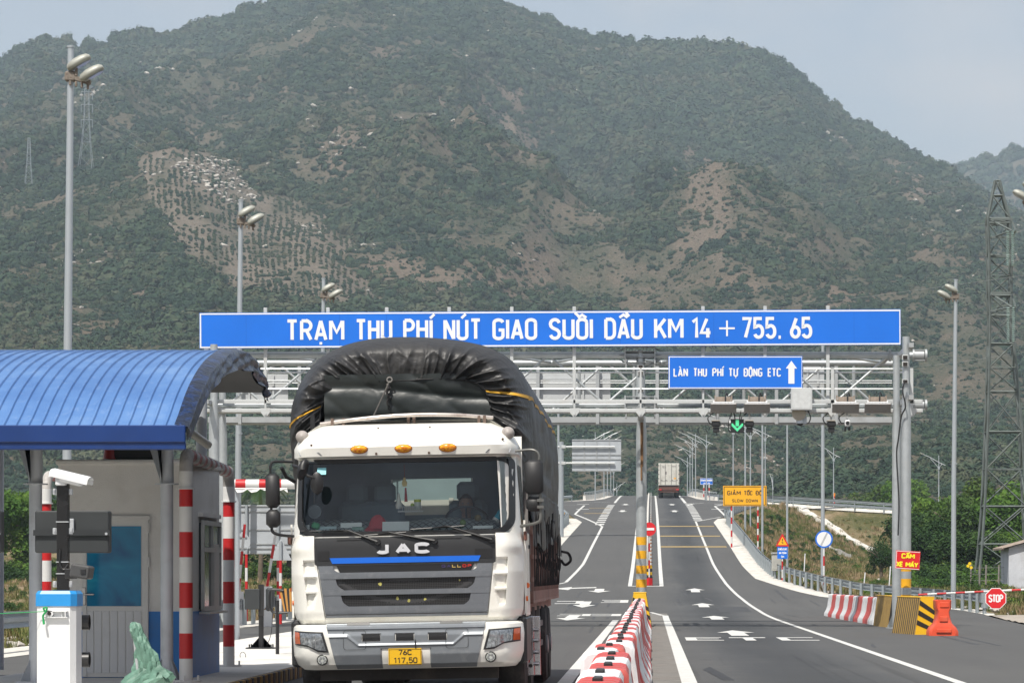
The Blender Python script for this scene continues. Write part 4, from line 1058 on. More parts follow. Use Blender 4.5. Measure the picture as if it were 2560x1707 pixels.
antenna(1776, 1841, 'tilted grey toll antenna panel, leftmost of four under the gantry'); antenna(1860, 1925, 'tilted grey toll antenna panel just left of the pale grey box')
antenna(2080, 2147.6, 'tilted grey toll antenna panel, second from the right gantry post'); antenna(2161, 2227, 'rust stained toll antenna panel nearest the right gantry post')
def box_camera(px, py, lab, white=False):
    D_ = YW; r = thing('camera', lab, 'camera', (gx(px,D_), D_, gz(py,D_)), group='cameras hanging from the gantry')
    top = gz(1030,D_)-gz(py,D_)
    if not white:
        mb = MB(); mb.box((0,-.05,0), (.24,.34,.15), bev=.03); mb.build('housing', BLACK, r)
        mb = MB(); mb.box((-.01,-.06,.085), (.23,.36,.03), bev=.01); mb.build('sun_shade', mat('beige_shade', (.33,.30,.25), .6), r)
        mb = MB(); mb.box((.0,-.1,-.16), (.17,.1,.14), bev=.01); mb.tube([(0,-.1,-.22),(.02,-.1,-.30)], .01, 5); mb.build('flash_unit', DARKM, r)
    else:
        mb = MB(); mb.box((0,-.05,0), (.14,.3,.18), bev=.03); mb.build('housing', WHITE, r)
        mb = MB(); mb.rev([(.05,0),(.055,.02)], (0,-.215,.0), 14, 'Y'); mb.box((-.06,-.06,-.16),(.05,.08,.13),bev=.01); mb.box((.05,-.06,-.15),(.06,.08,.1),bev=.01); mb.build('lens', BLACK, r)
    mb = MB(); mb.box((0,.05,top/2+.06), (.05,.05,top)); mb.build('bracket', STEEL2, r)
    mb = MB(); mb.tube(smoothline([(-.05,.05,top), (-.22,.0,top*.55), (-.17,0,.02), (-.09,0,0)], 6), .017, 6); mb.build('cable', DARKM, r, smooth=40)
box_camera(1790, 1060, 'black camera with beige sun shade hanging left of the green arrow signal'); box_camera(1873.5, 1060, 'black camera with beige shade hanging just right of the green arrow signal')
box_camera(2078, 1060, 'black camera hanging beneath the gantry right of the street lamp pole'); box_camera(2118, 1058, 'small white faced camera hanging rightmost under the gantry', True)
dc = thing('dome_camera', 'pale dome camera with dark globe hanging below the horn loudspeaker', 'camera', (gx(2000,YW), YW-.1, gz(1056,YW)))
mb = MB(); mb.rev([(.10,-.03),(.11,.03),(.07,.1),(.05,.12)], (0,0,0), 18); mb.box((.13,0,.06),(.1,.08,.22),bev=.02); mb.build('housing', mat('pale_blue_plastic', (.50,.55,.60), .5), dc, smooth=40)
mb = MB(); mb.rev([(.02,-.10),(.06,-.085),(.085,-.05),(.085,-.03)], (0,0,0), 16); mb.build('dome', BLACK, dc, smooth=40)
mb = MB(); mb.box((.13,.0,.26),(.04,.04,.3)); mb.tube(smoothline([(.2,0,.35),(.28,0,.15),(.24,0,0),(.15,0,-.03)],6),.017,6); mb.build('cable', DARKM, dc, smooth=40)
ls = thing('lane_signal', 'black lane signal showing a green down arrow hanging below the gantry', 'traffic signal', (gx(1843,YW), YW-.05, gz(1064.5,YW)))
mb = MB(); mb.box((0,0,0),(.36,.14,.37),bev=.012); mb.box((0,-.085,.17),(.37,.05,.02)); mb.build('housing', BLACK, ls)
mb = MB()
for s in (-1,1): mb.tube([(s*.06,.0,.18),(s*.1,.02,.42)], .018, 6)
mb.tube(smoothline([(-.14,0,.4),(-.22,0,.15),(-.24,0,-.1),(-.17,0,-.17),(-.1,0,-.15)],6),.017,6); mb.build('hanger', DARKM, ls, smooth=40)
gm, t, b = new_mat('green_led'); b.inputs['Base Color'].default_value = (.05,.5,.25,1); b.inputs['Emission Color'].default_value = (.16,1,.45,1); b.inputs['Emission Strength'].default_value = .75
mb = MB()
for i in range(-8, 9):
    for j in range(-8, 9):
        x, z = i*.0185, j*.0185
        st = abs(i) <= 2 and j > -1
        hd = (-8 <= j <= 3) and (abs(i)-(j+7.5)) <= 0.5 and (abs(i)-(j+7.5)) >= -4.2
        if st or hd: mb.box((x, -.073, z), (.0145, .008, .0145))
mb.build('arrow_lamp', gm, ls)
mb = MB(); mb.box((-.2,-.03,.13),(.05,.06,.12),bev=.01); mb.build('junction_box', WHITE, ls)
# ------------------------------------------------------------------ plastic barrier units
def jersey_prof(w=.6, h=.8, tw=.29):
    L_ = [(w/2,0),(w/2,.11),(w/2-.02,.16),(w/2-.075,.26),(w/2-.115,.38),(tw/2+.02,.55),(tw/2,.66),(tw/2,h-.05),(tw/2-.02,h-.012),(tw/2-.06,h)]
    return L_+[(-x, z) for x, z in reversed(L_)]
def barrier_mesh(name, length, m, h=.8, grooves=3, w=.6, tw=.29):
    P = jersey_prof(w, h, tw); mb = MB(); rows = []
    ys = [(-length/2, -.03), (-length/2+.02, 0)]
    for k in range(grooves):
        c = -length/2+length*(k+1)/(grooves+1)
        ys += [(c-.05, 0), (c-.03, -.018), (c+.03, -.018), (c+.05, 0)]
    ys += [(length/2-.02, 0), (length/2, -.03)]
    for y, off in ys:
        r = []
        for x, z in P:
            k = 1 if z > .005 else 0
            r.append(Vector((x+(off if x > 0 else -off)*k, y, z+(off*.7 if z > h*.7 else 0))))
        rows.append(r)
    mb.grid(rows, flip=False); n = len(P)
    mb.q(rows[0], [tuple(range(n))]); mb.q(rows[-1], [tuple(reversed(range(n)))])
    o = mb.build(name, m, smooth=35); return o
PW = mat('barrier_white', (.70,.71,.72), .45, var=.05, scale=2, dirt=(.42,.40,.37), dirt_amt=.5, dscale=3)
PR = mat('barrier_red', (.52,.070,.062), .45, var=.12, scale=2, dirt=(.34,.13,.10), dirt_amt=.6, dscale=4)
protos = {}
def barrier(col, X, Y, rz=0, L_=1.62, group='', label='', h=.8):
    key = (col, L_)
    if key not in protos:
        r = thing('plastic_barrier', label, 'barrier', (X, Y, 0), rz, group)
        b_ = barrier_mesh('body', L_-.03, PR if col == 'red' else PW, h); b_.parent = r
        mb = MB(); mb.box((0, 0, h+.002), (.060, .26, .045), bev=.008); mb.build('connector', BLACK, r)
        protos[key] = r; return r
    r = dup(protos[key], (X, Y, 0), rz, label); r['group'] = group; return r
rb = random.Random(4); Y = 17.4; i = 0
while Y < 88.2:
    off = rb.uniform(-.018, .018)+(-.10 if i == 6 else (-.05 if i == 7 else 0))
    barrier('red' if i % 2 else 'white', -.315+off, Y, rb.uniform(-.012, .012), 1.6, 'plastic barriers in the long centre row',
            ('faded red' if i % 2 else 'white')+' plastic barrier unit in the long centre row leading to the middle gantry post')
    Y += 1.6; i += 1
a = Vector((6.42, 112.8)); b = Vector((6.78, 93.2))
for i in range(11):
    p = a+(b-a)*(i+.5)/11; barrier('red' if i % 2 else 'white', p.x, p.y, math.atan2(-(b-a).x, (b-a).y)+PI, 1.79, 'plastic barriers in the short right row',
        ('faded red' if i % 2 else 'white')+' plastic barrier unit in the short row left of the right gantry posts')
# ribbed black-and-yellow impact guards
YB = mat('guard_yellow', (.80,.46,.01), .5, var=.08, dirt=(.35,.22,.05), dirt_amt=.4); OC = mat('guard_ochre', (.36,.23,.06), .6, var=.15, dirt=(.12,.08,.04), dirt_amt=.6, dscale=5); KB = mat('guard_black', (.02,.018,.016), .5)
def impact_guard(name, label, X, Y, L_, rz=0, h=.88, w=.62, lean=.18, face_end=-1, group=None, end=None):
    """wedge with close vertical ribs on its flanks and hazard stripes on the end"""
    r = thing(name, label, 'impact guard', (X, Y, 0), rz, group)
    mb = MB(); n = int(L_/.19)
    for s in (-1, 1):
        for k in range(n):
            y = -L_/2+(k+.5)*L_/n
            d = .014
            b0, b1 = s*w/2, s*(w/2-lean)
            mb.q([(b0+s*0, y-L_/n*.5, 0), (b0+s*0, y+L_/n*.5, 0), (b1, y+L_/n*.5, h), (b1, y-L_/n*.5, h)], [(0,1,2,3),(3,2,1,0)][:1] if s < 0 else [(3,2,1,0)], 1)
            for q0, q1, m_ in ((-.5, -0.0, 0),):
                mb.q([(b0, y+q0*L_/n, 0), (b0+s*d, y+(q0+.27)*L_/n, 0), (b0, y+q1*L_/n, 0), (b1, y+q0*L_/n, h), (b1+s*d, y+(q0+.27)*L_/n, h), (b1, y+q1*L_/n, h)], [(0,1,4,3),(1,2,5,4),(3,4,5)], m_)
    mb.build('ribbed_flank', [OC, mat('guard_groove', (.05,.035,.02), .7)], r)
    mb = MB()
    for s, nm in ((-1, ''), (1, '')):
        yy = s*L_/2; T = lambda x, z: Vector((x*(w/2-lean*z/h)/(w/2), yy+s*.012, z))
        pts = []; K = 5
        for k in range(-6, 8):      # diagonal stripes clipped to the trapezoid
            z0 = k*.24
            q = []
            for (x, z) in ((-w/2, z0), (w/2, z0-.28), (w/2, z0-.16), (-w/2, z0+.12)): q.append((x, min(h, max(0, z))))
            if len(set(q)) > 3 and max(z for _, z in q)-min(z for _, z in q) > .02:
                v = [T(*c) for c in q]; v = [p+Vector((0, s*.006, 0)) for p in v]; mb.q(v, [(0,1,2,3) if s < 0 else (3,2,1,0)], 1)
        mb.q([T(-w/2,0), T(w/2,0), T(w/2,h), T(-w/2,h)], [(0,1,2,3) if s < 0 else (3,2,1,0)], 0)
    mb.build('end_plate', [end or YB, KB], r)
    mb = MB(); mb.box((0, 0, h+.012), (w-2*lean+.03, L_+.03, .024), bev=.008); mb.build('top_cap', YB, r); return r
impact_guard('impact_guard', 'yellow and black striped guard at the far end of the centre barrier row', -.32, 90.0, 2.0, 0, h=.95, w=.66, lean=.16)
impact_guard('impact_guard', 'ribbed ochre guard with a black end, left of the right gantry posts', 6.80, 90.2, 3.6, math.radians(2.5), h=.86, w=.62, lean=.12, end=KB)
impact_guard('impact_guard', 'ribbed ochre guard with yellow and black end, behind the orange barrier', 6.55, 78.9, 2.4, math.radians(9), h=.90, w=.62, lean=.14)
# orange water barrier
ob = thing('orange_barrier', 'orange plastic water barrier with narrow waist beside the striped guard', 'barrier', (7.0, 76.6, 0), 0)
OM = mat('orange_plastic', (.70,.085,.035), .4, var=.14, scale=3, dirt=(.45,.16,.10), dirt_amt=.5, dscale=4)
mb = MB(); prf = [(.350,0),(.352,.10),(.30,.20),(.20,.30),(.165,.42),(.145,.56),(.155,.60),(.185,.66),(.19,.84),(.175,.86)]
rows = []
for x, z in prf: 
    d = .45 if z < .3 else .42
    rows.append([Vector((sx*x, sy*d, z)) for sx, sy in ((-1,-.85),(-.8,-1),(.8,-1),(1,-.85),(1,.85),(.8,1),(-.8,1),(-1,.85))])
mb.grid(rows, closed_u=True); mb.q(rows[-1], [tuple(range(8))])
mb.build('body', OM, ob, smooth=30)
mb = MB(); mb.box((0,-.43,.40),(.2,.03,.13),bev=.012); mb.box((.02,-.425,.74),(.22,.03,.13),bev=.012); mb.box((0,-.47,.12),(.36,.03,.10),bev=.012); mb.build('moulded_panel', OM, ob)

# ------------------------------------------------------------------ guardrails
RAIL = mat('guardrail_steel', (.36,.40,.42), .45, .5, var=.12, scale=3, dirt=(.22,.2,.18), dirt_amt=.4, dscale=1.5)
def w_prof(): return [(0,.155),(.012,.15),(.075,.11),(.08,.075),(.02,.03),(.02,-.03),(.08,-.075),(.075,-.11),(.012,-.15),(0,-.155)]
post_mesh = {}
def guardrail(pts, label, side=1, h=.62, group=None, spacing=2.0, refl=True, end=None, post_d=.07):
    """pts world 3D ground points; side: +1 beam bulges toward +n"""
    P = []
    for a, b in zip(pts, pts[1:]):
        a, b = Vector(a), Vector(b); n = max(1, int((b-a).length/1.0)); P += [a+(b-a)*i/n for i in range(n)]
    P.append(Vector(pts[-1]))
    # smooth
    for _ in range(6): P = [P[0]]+[(P[i-1]+2*P[i]+P[i+1])/4 for i in range(1, len(P)-1)]+[P[-1]]
    r = thing('guardrail', label, 'guardrail', P[0], 0, group); o = P[0]
    rows = []
    nrm = []
    for i, p in enumerate(P):
        d = P[min(i+1, len(P)-1)]-P[max(i-1, 0)]; d.z = 0; d.normalize(); n = Vector((-d.y, d.x, 0))*side; nrm.append(n)
        rows.append([p-o+n*(.08+y)+Vector((0, 0, h+z)) for y, z in w_prof()]+[p-o+n*(.07+y)+Vector((0, 0, h+z)) for y, z in reversed(w_prof())])
    mb = MB(); mb.grid(rows, closed_u=True, flip=side > 0); mb.build('beam', RAIL, r, smooth=50)
    acc = spacing; last = None; cnt = 0; pm_ = None; rm_ = None
    for i in range(len(P)):
        if i: acc += (P[i]-P[i-1]).length
        if acc >= spacing and cnt < 95:
            acc = 0; cnt += 1
            if pm_ is None:
                m_ = MB(); m_.tube([(0,0,-.4),(0,0,h+.14)], post_d, 10); m_.box((0, 0, h), (.06, .1, .12)); pm_ = m_.build('post', RAIL, r, smooth=40); c = pm_
            else: c = pm_.copy(); C.objects.link(c)
            c.parent = r; c.location = P[i]-o; 
            if refl and cnt % 3 == 1:
                if rm_ is None:
                    m_ = MB(); m_.q([(-.08,-.02,0),(.08,-.02,.06),(.08,-.02,-.06),(-.08,.02,0),(.08,.02,.06),(.08,.02,-.06)], [(0,1,2),(5,4,3),(0,3,4,1),(1,4,5,2),(2,5,3,0)]); rm_ = m_.build('reflector', mat('amber_reflector', (.75,.33,.01), .35), r); c2 = rm_
                else: c2 = rm_.copy(); C.objects.link(c2)
                c2.parent = r; c2.location = P[i]-o+nrm[i]*.16+Vector((0,0,h)); c2.rotation_euler = (0, 0, math.atan2(nrm[i].y, nrm[i].x)+PI/2 if abs(nrm[i].y) < .5 else 0)
    if end:
        p = P[-1] if end > 0 else P[0]; m_ = MB(); m_.tube([(0,0,-.35),(0,0,.35)], .13, 14, cap=False); m_.box((0,0,0),(.3,.2,.31)); e = m_.build('end_cap', RAIL, r, smooth=40); e.location = p-o+Vector((0, 0, h)); e.rotation_euler = (0,0,.2)
    return r
def RE(Y, off, side=1): return Vector((interp(Y, XR if side > 0 else XL)+side*off, Y, zr(Y)))
ptsR = [RE(Y, .95) for Y in (262,250,235,220,205,195,183,175,166,158,150,146,143)]+[Vector((8.9,142,.38)), Vector((10.4,133,.22)), Vector((11.6,127,.12)), Vector((12.0,121,.05)), Vector((12.1,115.6,0))]
guardrail(ptsR, 'steel guardrail with amber reflectors along the right edge of the plaza and slope', 1, end=1)
tip = G(1806, 1292)
guardrail([Vector((interp(262,XR)+.6,263,zr(263))), W(1860,1276,293), W(1890,1268,312), Vector((12.3,327,9.0)), Vector((20,328.6,8.55)), Vector((32,328.6,7.75)), Vector((48,328.6,6.75))], 'distant guardrail along the near side of the ramp above the grass slope', 1, refl=False, spacing=2.5, post_d=.06)
guardrail([W(1763,1248,352), W(1785,1252,346), Vector((12,343,9.1)), Vector((20,343,8.5)), Vector((34,343,7.6)), Vector((50,343,6.6))], 'distant guardrail along the far side of the right ramp behind the yellow sign', 1, refl=False, spacing=2.5, post_d=.06)
ptsL = [RE(Y, .95, -1) for Y in (262,250,235,220,205,195,183,170,150,130,112,110)]+[Vector((-11.75,104,0)), Vector((-11.75,60,0)), Vector((-11.75,44,0))]
guardrail(ptsL, 'steel guardrail along the left edge of the plaza behind the toll booth', -1)
guardrail([Vector((-8.6,344.5,9.4)), Vector((-12,343,9.1)), Vector((-20,343,8.5)), Vector((-34,343,7.6))], 'distant guardrail along the far side of the left ramp', 1, refl=False, spacing=2.5)
# bridge parapets at the crest
for s in (1, -1):
    mb = MB(); L_ = []
    for Y in [352+i*3 for i in range(40)]: 
        e = interp(Y, XR if s > 0 else XL)+s*1.0; L_.append((e, Y, zr(Y)))
    o = L_[0]
    r = thing('bridge_parapet', 'low concrete bridge parapet with steel rail on the '+('right' if s > 0 else 'left')+' side of the crest', 'parapet', o)
    rows = [[Vector((x-o[0]-s*.2, y-o[1], z-o[2]-.1)), Vector((x-o[0]-s*.1, y-o[1], z-o[2]+.55)), Vector((x-o[0]+s*.12, y-o[1], z-o[2]+.55)), Vector((x-o[0]+s*.2, y-o[1], z-o[2]-.4))] for x, y, z in L_]
    mb.grid(rows); mb.q(rows[0], [(0,1,2,3)]); mb.build('wall', CONC, r)
    mb = MB(); mb.tube([(x-o[0], y-o[1], z-o[2]+.85) for x, y, z in L_], .06, 6); mb.tube([(x-o[0], y-o[1], z-o[2]+.68) for x, y, z in L_], .04, 6)
    for x, y, z in L_: mb.box((x-o[0], y-o[1], z-o[2]+.7), (.08, .08, .32))
    mb.build('rail', RAIL, r)

# ------------------------------------------------------------------ poles
POLE = mat('pole_steel', (.46,.50,.53), .4, .5, var=.08, scale=1.5, dirt=(.33,.33,.33), dirt_amt=.3)
LAMPB = mat('lamp_housing', (.36,.37,.33), .5, .2, var=.1, scale=6, dirt=(.25,.22,.17), dirt_amt=.6, dscale=8)
LGL = mat('lamp_glass', (.50,.52,.52), .15, var=.1, spec=.8)
def flood_pole(X, Y, Hh, label, side=1, heads=2, turn=0.0):
    r = thing('floodlight_pole', label, 'light pole', (X, Y, 0), 0, 'floodlight poles around the plaza')
    mb = MB(); mb.tube([(0,0,-.02),(.02,0,Hh*.4),(.10,0,Hh*.985),(.10,0,Hh)], [.105,.095,.068,.068], 20); mb.tube([(.05,0,Hh*.445),(.052,0,Hh*.45)], .10, 20)
    mb.tube([(.10,0,Hh-.02),(.10,0,Hh+.02)], .085, 16); mb.build('pole', POLE, r, smooth=40)
    mb = MB(); mb.box((.10+side*.18, -.05, Hh-.72), (.56, .12, .10), rot=Matrix.Rotation(math.radians(18*side), 3, 'Y'), bev=.01); mb.box((.10, 0, Hh-.66), (.24, .24, .22), bev=.03); mb.box((.10+side*.14,-.1,Hh-.5),(.06,.05,.3))
    for k in range(4): mb.box((.10+side*(.0+.13*k), -.08, Hh-.80-.03*k), (.05, .06, .12), bev=.01)
    mb.build('bracket', mat('rusty_bracket', (.22,.19,.16), .8, .2, var=.3, scale=12, dirt=(.10,.05,.03), dirt_amt=.8, dscale=14), r)
    for k in range(heads):
        hd = MB(); c = Vector((.10+side*(.20+.30*k), -.10-.1*k, Hh-.36-.25*k)); R_ = Matrix.Rotation(math.radians(turn), 3, 'Z') @ Matrix.Rotation(math.radians(-30*side), 3, 'Y') 
        rows = []
        for t, w_, z_, b_ in ((-.29,.05,.04,-.04),(-.24,.11,.10,-.07),(-.08,.15,.135,-.08),(.10,.15,.13,-.08),(.22,.12,.10,-.07),(.28,.06,.04,-.05)):
            ring = []
            for a in range(12):
                th = 2*PI*a/12; x_, z2 = math.cos(th)*w_, math.sin(th)
                ring.append(c+R_ @ Vector((side*t, x_, z2*z_ if z2 > 0 else z2*(-b_))))
            rows.append(ring)
        hd.grid(rows, closed_u=True, flip=side > 0); hd.q(rows[0], [tuple(range(12))]); hd.q(rows[-1], [tuple(reversed(range(12)))])
        h_ = hd.build('lamp_head', LAMPB, r, smooth=50)
        g_ = MB(); g_.q([c+R_ @ Vector((side*x, y, -.086)) for x, y in ((-.22,-.05),(-.12,-.11),(.12,-.12),(.22,-.07),(.22,.07),(.12,.12),(-.12,.11),(-.22,.05))], [tuple(range(8)), tuple(reversed(range(8)))][1:] if side > 0 else [tuple(range(8))]); g_.build('lens', LGL, h_)
    return r
flood_pole(-12.86, 70, 13.05, 'tall floodlight pole with two lamp heads rising behind the blue booth roof'); flood_pole(-12.86, 99, 13.1, 'floodlight pole rising behind the left end of the long blue sign', turn=18)
flood_pole(-12.86, 124, 13.0, 'smallest floodlight pole, just above the long blue sign', turn=10)
flood_pole(11.86, 125, 13.05, 'floodlight pole right of the gantry, left of the lattice pylon', -1); flood_pole(11.42, 95, 13.35, 'floodlight head reaching in at the right edge beside the pylon', -1)
def thin_pole(px, D, top_py, label, r0=.09, r1=.05, base=None):
    X = gx(px, D); z0 = terrain(X, D) if base is None else base; z1 = gz(top_py, D)
    r = thing('street_pole', label, 'pole', (X, D, z0-.1), 0, 'slim poles along the right slope')
    mb = MB(); mb.tube([(0,0,0),(0,0,z1-z0)], [r0, r1], 14); mb.build('shaft', POLE, r, smooth=40)
    mb = MB(); mb.tube([(0,0,.02),(0,0,.25)], r0*1.5, 12); mb.build('base', CONC, r); return r
def arm_lamp(X, D, z0, H_, label, side=-1, double=True, group='street lamps along the bridge road', L_=1.5, r0=.07):
    r = thing('street_lamp', label, 'street lamp', (X, D, z0), 0, group)
    mb = MB(); mb.tube([(0,0,-.2),(0,0,H_+.45)], [r0, r0*.6], 10); mb.box((0,0,H_-.9),(r0*3,r0*3,.3)); mb.build('pole', POLE, r, smooth=40)
    mb = MB(); mb.tube([(0,0,H_-.3),(side*L_*.5,0,H_+.25),(side*L_,0,H_+.62)], .035, 6); mb.tube(smoothline([(0,0,H_-.95),(side*L_*.25,0,H_-.35),(side*L_*.5,0,H_+.15)],4), .025, 6)
    if double: mb.tube([(0,0,H_-.3),(-side*.7,0,H_-.62)], .035, 6); mb.tube(smoothline([(0,0,H_-.95),(-side*.25,0,H_-.6),(-side*.4,0,H_-.5)],4), .02, 6)
    mb.build('arm', mat('white_steel', (.62,.65,.67), .4, .3, var=.05), r, smooth=40)
    mb = MB(); mb.box((side*(L_-.1),0,H_+.64), (.55,.16,.08), rot=Matrix.Rotation(side*-math.radians(22),3,'Y'), bev=.02)
    mb.build('lamp_head', LAMPB, r); return r
thin_pole(2057, 152, 858, 'thick grey pole rising behind the round blue ringed sign up to the gantry', .105, .07)
thin_pole(1968, 185, 1053, 'slim pole beside the triangular warning sign', .075, .05); thin_pole(1906, 200, 1030, 'slim pole passing the right part of the yellow sign', .08, .055)
thin_pole(1863, 235, 1062, 'slim pole crossing the middle of the yellow sign', .08, .05)
def lamp_at(px, D, top_py, label, side=-1, L_=1.5, base_py=None, dbl=True, r0=.07):
    X = gx(px, D); z0 = terrain(X, D) if base_py is None else gz(base_py, D); H_ = gz(top_py, D)-z0-.45
    arm_lamp(X, D, z0, H_, label, side, dbl, L_=L_, r0=r0)
lamp_at(1876, 262, 1052, 'street lamp showing behind the yellow sign right of its middle', -1, 2.2); lamp_at(1913, 326, 1066, 'tall street lamp behind the right edge of the yellow sign', -1, 2.4)
lamp_at(1833, 250, 1038, 'street lamp left of the middle of the yellow sign', -1, 2.3); lamp_at(1766, 350, 1086, 'street lamp behind the small blue sign on the crest', -1, 2.0)
lamp_at(1739, 368, 1084, 'street lamp nearest the bridge rail right of the container truck', -1, 1.9, 1237); lamp_at(1731, 400, 1096, 'second street lamp right of the container truck', -1, 1.9, 1237)
lamp_at(1725, 440, 1116, 'third street lamp right of the container truck', -1, 2.0, 1237); lamp_at(1718.5, 490, 1143, 'farthest street lamp right of the container truck', -1, 1.9, 1236, r0=.09)
lamp_at(2084, 344, 1118, 'street lamp beyond the ramp, right of the thick grey pole', -1, 1.5, 1262); lamp_at(2347, 344, 1138, 'street lamp beyond the ramp near the right trees', -1, 1.9, 1280)
lamp_at(1932, 350, 1190, 'short street lamp beyond the ramp just right of the yellow sign', -1, .3, 1252, False, .05)
lamp_at(1488, 352, 1080, 'street lamp behind the grey backed road sign, leftmost', 1, 1.9, 1254); lamp_at(1510, 372, 1082, 'street lamp behind the middle of the grey backed road sign', 1, 1.9, 1240)
lamp_at(1518.5, 400, 1096, 'street lamp behind the right half of the grey backed sign', 1, 1.6, 1237); lamp_at(1527, 440, 1130, 'street lamp near the right edge of the grey backed sign', 1, 1.6, 1237)
lamp_at(1534, 490, 1160, 'far street lamp right of the grey backed sign', 1, 1.6, 1237); lamp_at(1542, 540, 1208, 'lowest street lamp left of the middle gantry post', 1, 1.4, 1237)

# ------------------------------------------------------------------ road signs on striped posts
RW_R = mat('band_red', (.50,.012,.014), .5, var=.08); RW_W = mat('band_white', (.66,.66,.65), .5, var=.06, dirt=(.4,.38,.35), dirt_amt=.3)
def striped(mb, p0, p1, r, n=8, band=.4, first=0):
    p0, p1 = Vector(p0), Vector(p1); L_ = (p1-p0).length; k = max(1, round(L_/band))
    for i in range(k): mb.tube([p0+(p1-p0)*i/k, p0+(p1-p0)*(i+1)/k], r, n, cap=(i in (0, k-1)), m=(i+first) % 2)
def sign_at(px, py, D, name, label, cat='road sign'):
    return thing(name, label, cat, (gx(px, D), D, gz(py, D)))
# yellow SLOW DOWN board
D = 206; r = sign_at(1862, 1239, D, 'slow_down_sign', 'yellow board reading GIẢM TỐC ĐỘ SLOW DOWN on red and white posts')
k = D/F; w_, h_ = 108.5*k, 50.5*k; p, M = board(r, w_, h_, face=YEL, border=.05, bcol=YEL, thick=.04)
mb = MB(); t_ = .035; m2 = .07
for a, b in (((-w_/2+m2, h_/2-m2),(w_/2-m2, h_/2-m2)), ((-w_/2+m2, -h_/2+m2),(w_/2-m2, -h_/2+m2)), ((-w_/2+m2, -h_/2+m2),(-w_/2+m2, h_/2-m2)), ((w_/2-m2, -h_/2+m2),(w_/2-m2, h_/2-m2))): ribbon(mb, [a, b], t_, lambda x, z: M(x, z, .006+.0002*abs(x)))
tx = lambda x: (x-((903+1112)/2))*.5187*k
for s, a, b in (('GIẢM',922,988),('TỐC',1003,1045),('ĐỘ',1060,1092)): text(mb, s, tx(a), tx(b), (1239-(1050+361*.5187))*k, 21*.5187*k, .050, lambda x, z, l: M(x, z, l+.007), gap=.22)
for s, a, b in (('SLOW',946,1001),('DOWN',1013,1070)): text(mb, s, tx(a), tx(b), (1239-(1050+395*.5187))*k, 15*.5187*k, .034, lambda x, z, l: M(x, z, l+.007), gap=.22)
mb.build('lettering', BLK, r)
for px in (1829, 1895):
    X = gx(px, D)-r.location.x; zb0 = terrain(gx(px, D), D+.1)-r.location.z-.1; mb = MB(); striped(mb, (X, .1, zb0), (X, .1, .3), .06, 10, .42); mb.build('post', [RW_R, RW_W], r, smooth=40)
# warning triangle + blue plate
D = 163; k = D/F; r = sign_at(1956, 1352, D, 'warning_sign', 'red bordered yellow triangle warning sign over a blue plate with white letters')
tri = [(-16.8,12.5),(16.8,12.5),(0,-17)]
def poly_plate(root, name, pts, y0, y1, m): mb = MB(); mb.prism([(x*k, -y*k) for x, y in pts], y0, y1); return mb.build(name, m, root)
poly_plate(r, 'triangle_panel', [(-17,13),(17,13),(1.2,-17.5),(-1.2,-17.5)], -.02, .0, RED); poly_plate(r, 'triangle_face', [(-11.8,9.6),(11.8,9.6),(0,-11.5)], -.024, -.021, YEL)
poly_plate(r, 'symbol', [(-1,-6),(1.2,-6),(1.0,0),(-.8,0)], -.028, -.025, BLK); poly_plate(r, 'symbol', [(-2.2,1.5),(2.2,3.5),(1,7.5),(0,4.8),(-1.8,3.8)], -.028, -.025, BLK)
mb = MB(); w_, h_ = 25.5*k, 31*k; pz = -(1380.5-1352)*k
p, M = board(r, w_, h_, zc=pz, face=BLUE, border=.008, bcol=BLUE, thick=.02)
mb = MB()
for s, y, a, b, hh in (('CHIỀU CAO',-5.7,-10.6,10.8,5.5),('AN TOÀN',3.7,-9,10,5.5),('5M',13,-3.5,4,5.5)):
    text(mb, s.replace('CHIỀU','CHIỀU').replace('À','À'), a*k, b*k, -y*k, hh*k, .024, lambda x, z, l: M(x, z, l+.006), gap=.16)
mb.build('lettering', WHITE, r)
zb0 = terrain(r.location.x, D)-r.location.z; mb = MB(); striped(mb, (0, .05, zb0-.2), (0, .05, 12*k), .04, 10, .42); mb.build('post', [RW_R, RW_W], r, smooth=40)
# round sign
D = 150; k = D/F; r = sign_at(2060, 1347, D, 'round_sign', 'round white sign with blue ring and grey diagonal bar beside the guardrail')
mb = MB(); mb.rev([(22*k, 0), (22*k, .02)], (0, 0, 0), 40, 'Y'); mb.build('ring', BLUE, r, smooth=30); mb = MB(); mb.rev([(18.2*k, -.006), (18.2*k, .0)], (0, 0, 0), 40, 'Y'); mb.build('face', WHITE, r, smooth=30)
mb = MB()
f_ = lambda a, b: Vector((a*k, -.009, b*k))
mb.q([f_(-9.5,-14.7),(f_(-5.5,-16.8)),f_(10,15),f_(6.2,16.6)], [(0,1,2,3)]); mb.build('diagonal_bar', mat('sign_grey', (.42,.43,.44), .5), r)
zb0 = terrain(r.location.x, D)-r.location.z; mb = MB(); striped(mb, (0, .05, zb0-.1), (0, .05, -18*k), .042, 10, .44, 1); mb.build('post', [RW_R, RW_W], r, smooth=40)
# grey switch box by the triangle
D = 166; r = thing('switch_box', 'pale grey electrical cabinet behind the blue plate of the triangle sign', 'cabinet', (gx(1941, D), D, gz(1424, D)))
k = D/F; mb = MB(); mb.box((0, 0, 20*k), (24*k, .4, 44*k), bev=.01); mb.build('cabinet_body', mat('grey_box', (.42,.42,.38), .6, var=.1, dirt=(.25,.22,.18), dirt_amt=.5), r)
mb = MB(); mb.box((0, -.02, 42.5*k), (27*k, .5, .05)); mb.build('roof', BOXST, r); mb = MB(); mb.box((0, -.204, 20*k), (20*k, .012, 36*k), bev=.004); mb.box((-6*k, -.215, 18*k), (.02, .02, .1)); mb.build('door', mat('grey_box2', (.38,.38,.35), .6, var=.12), r)
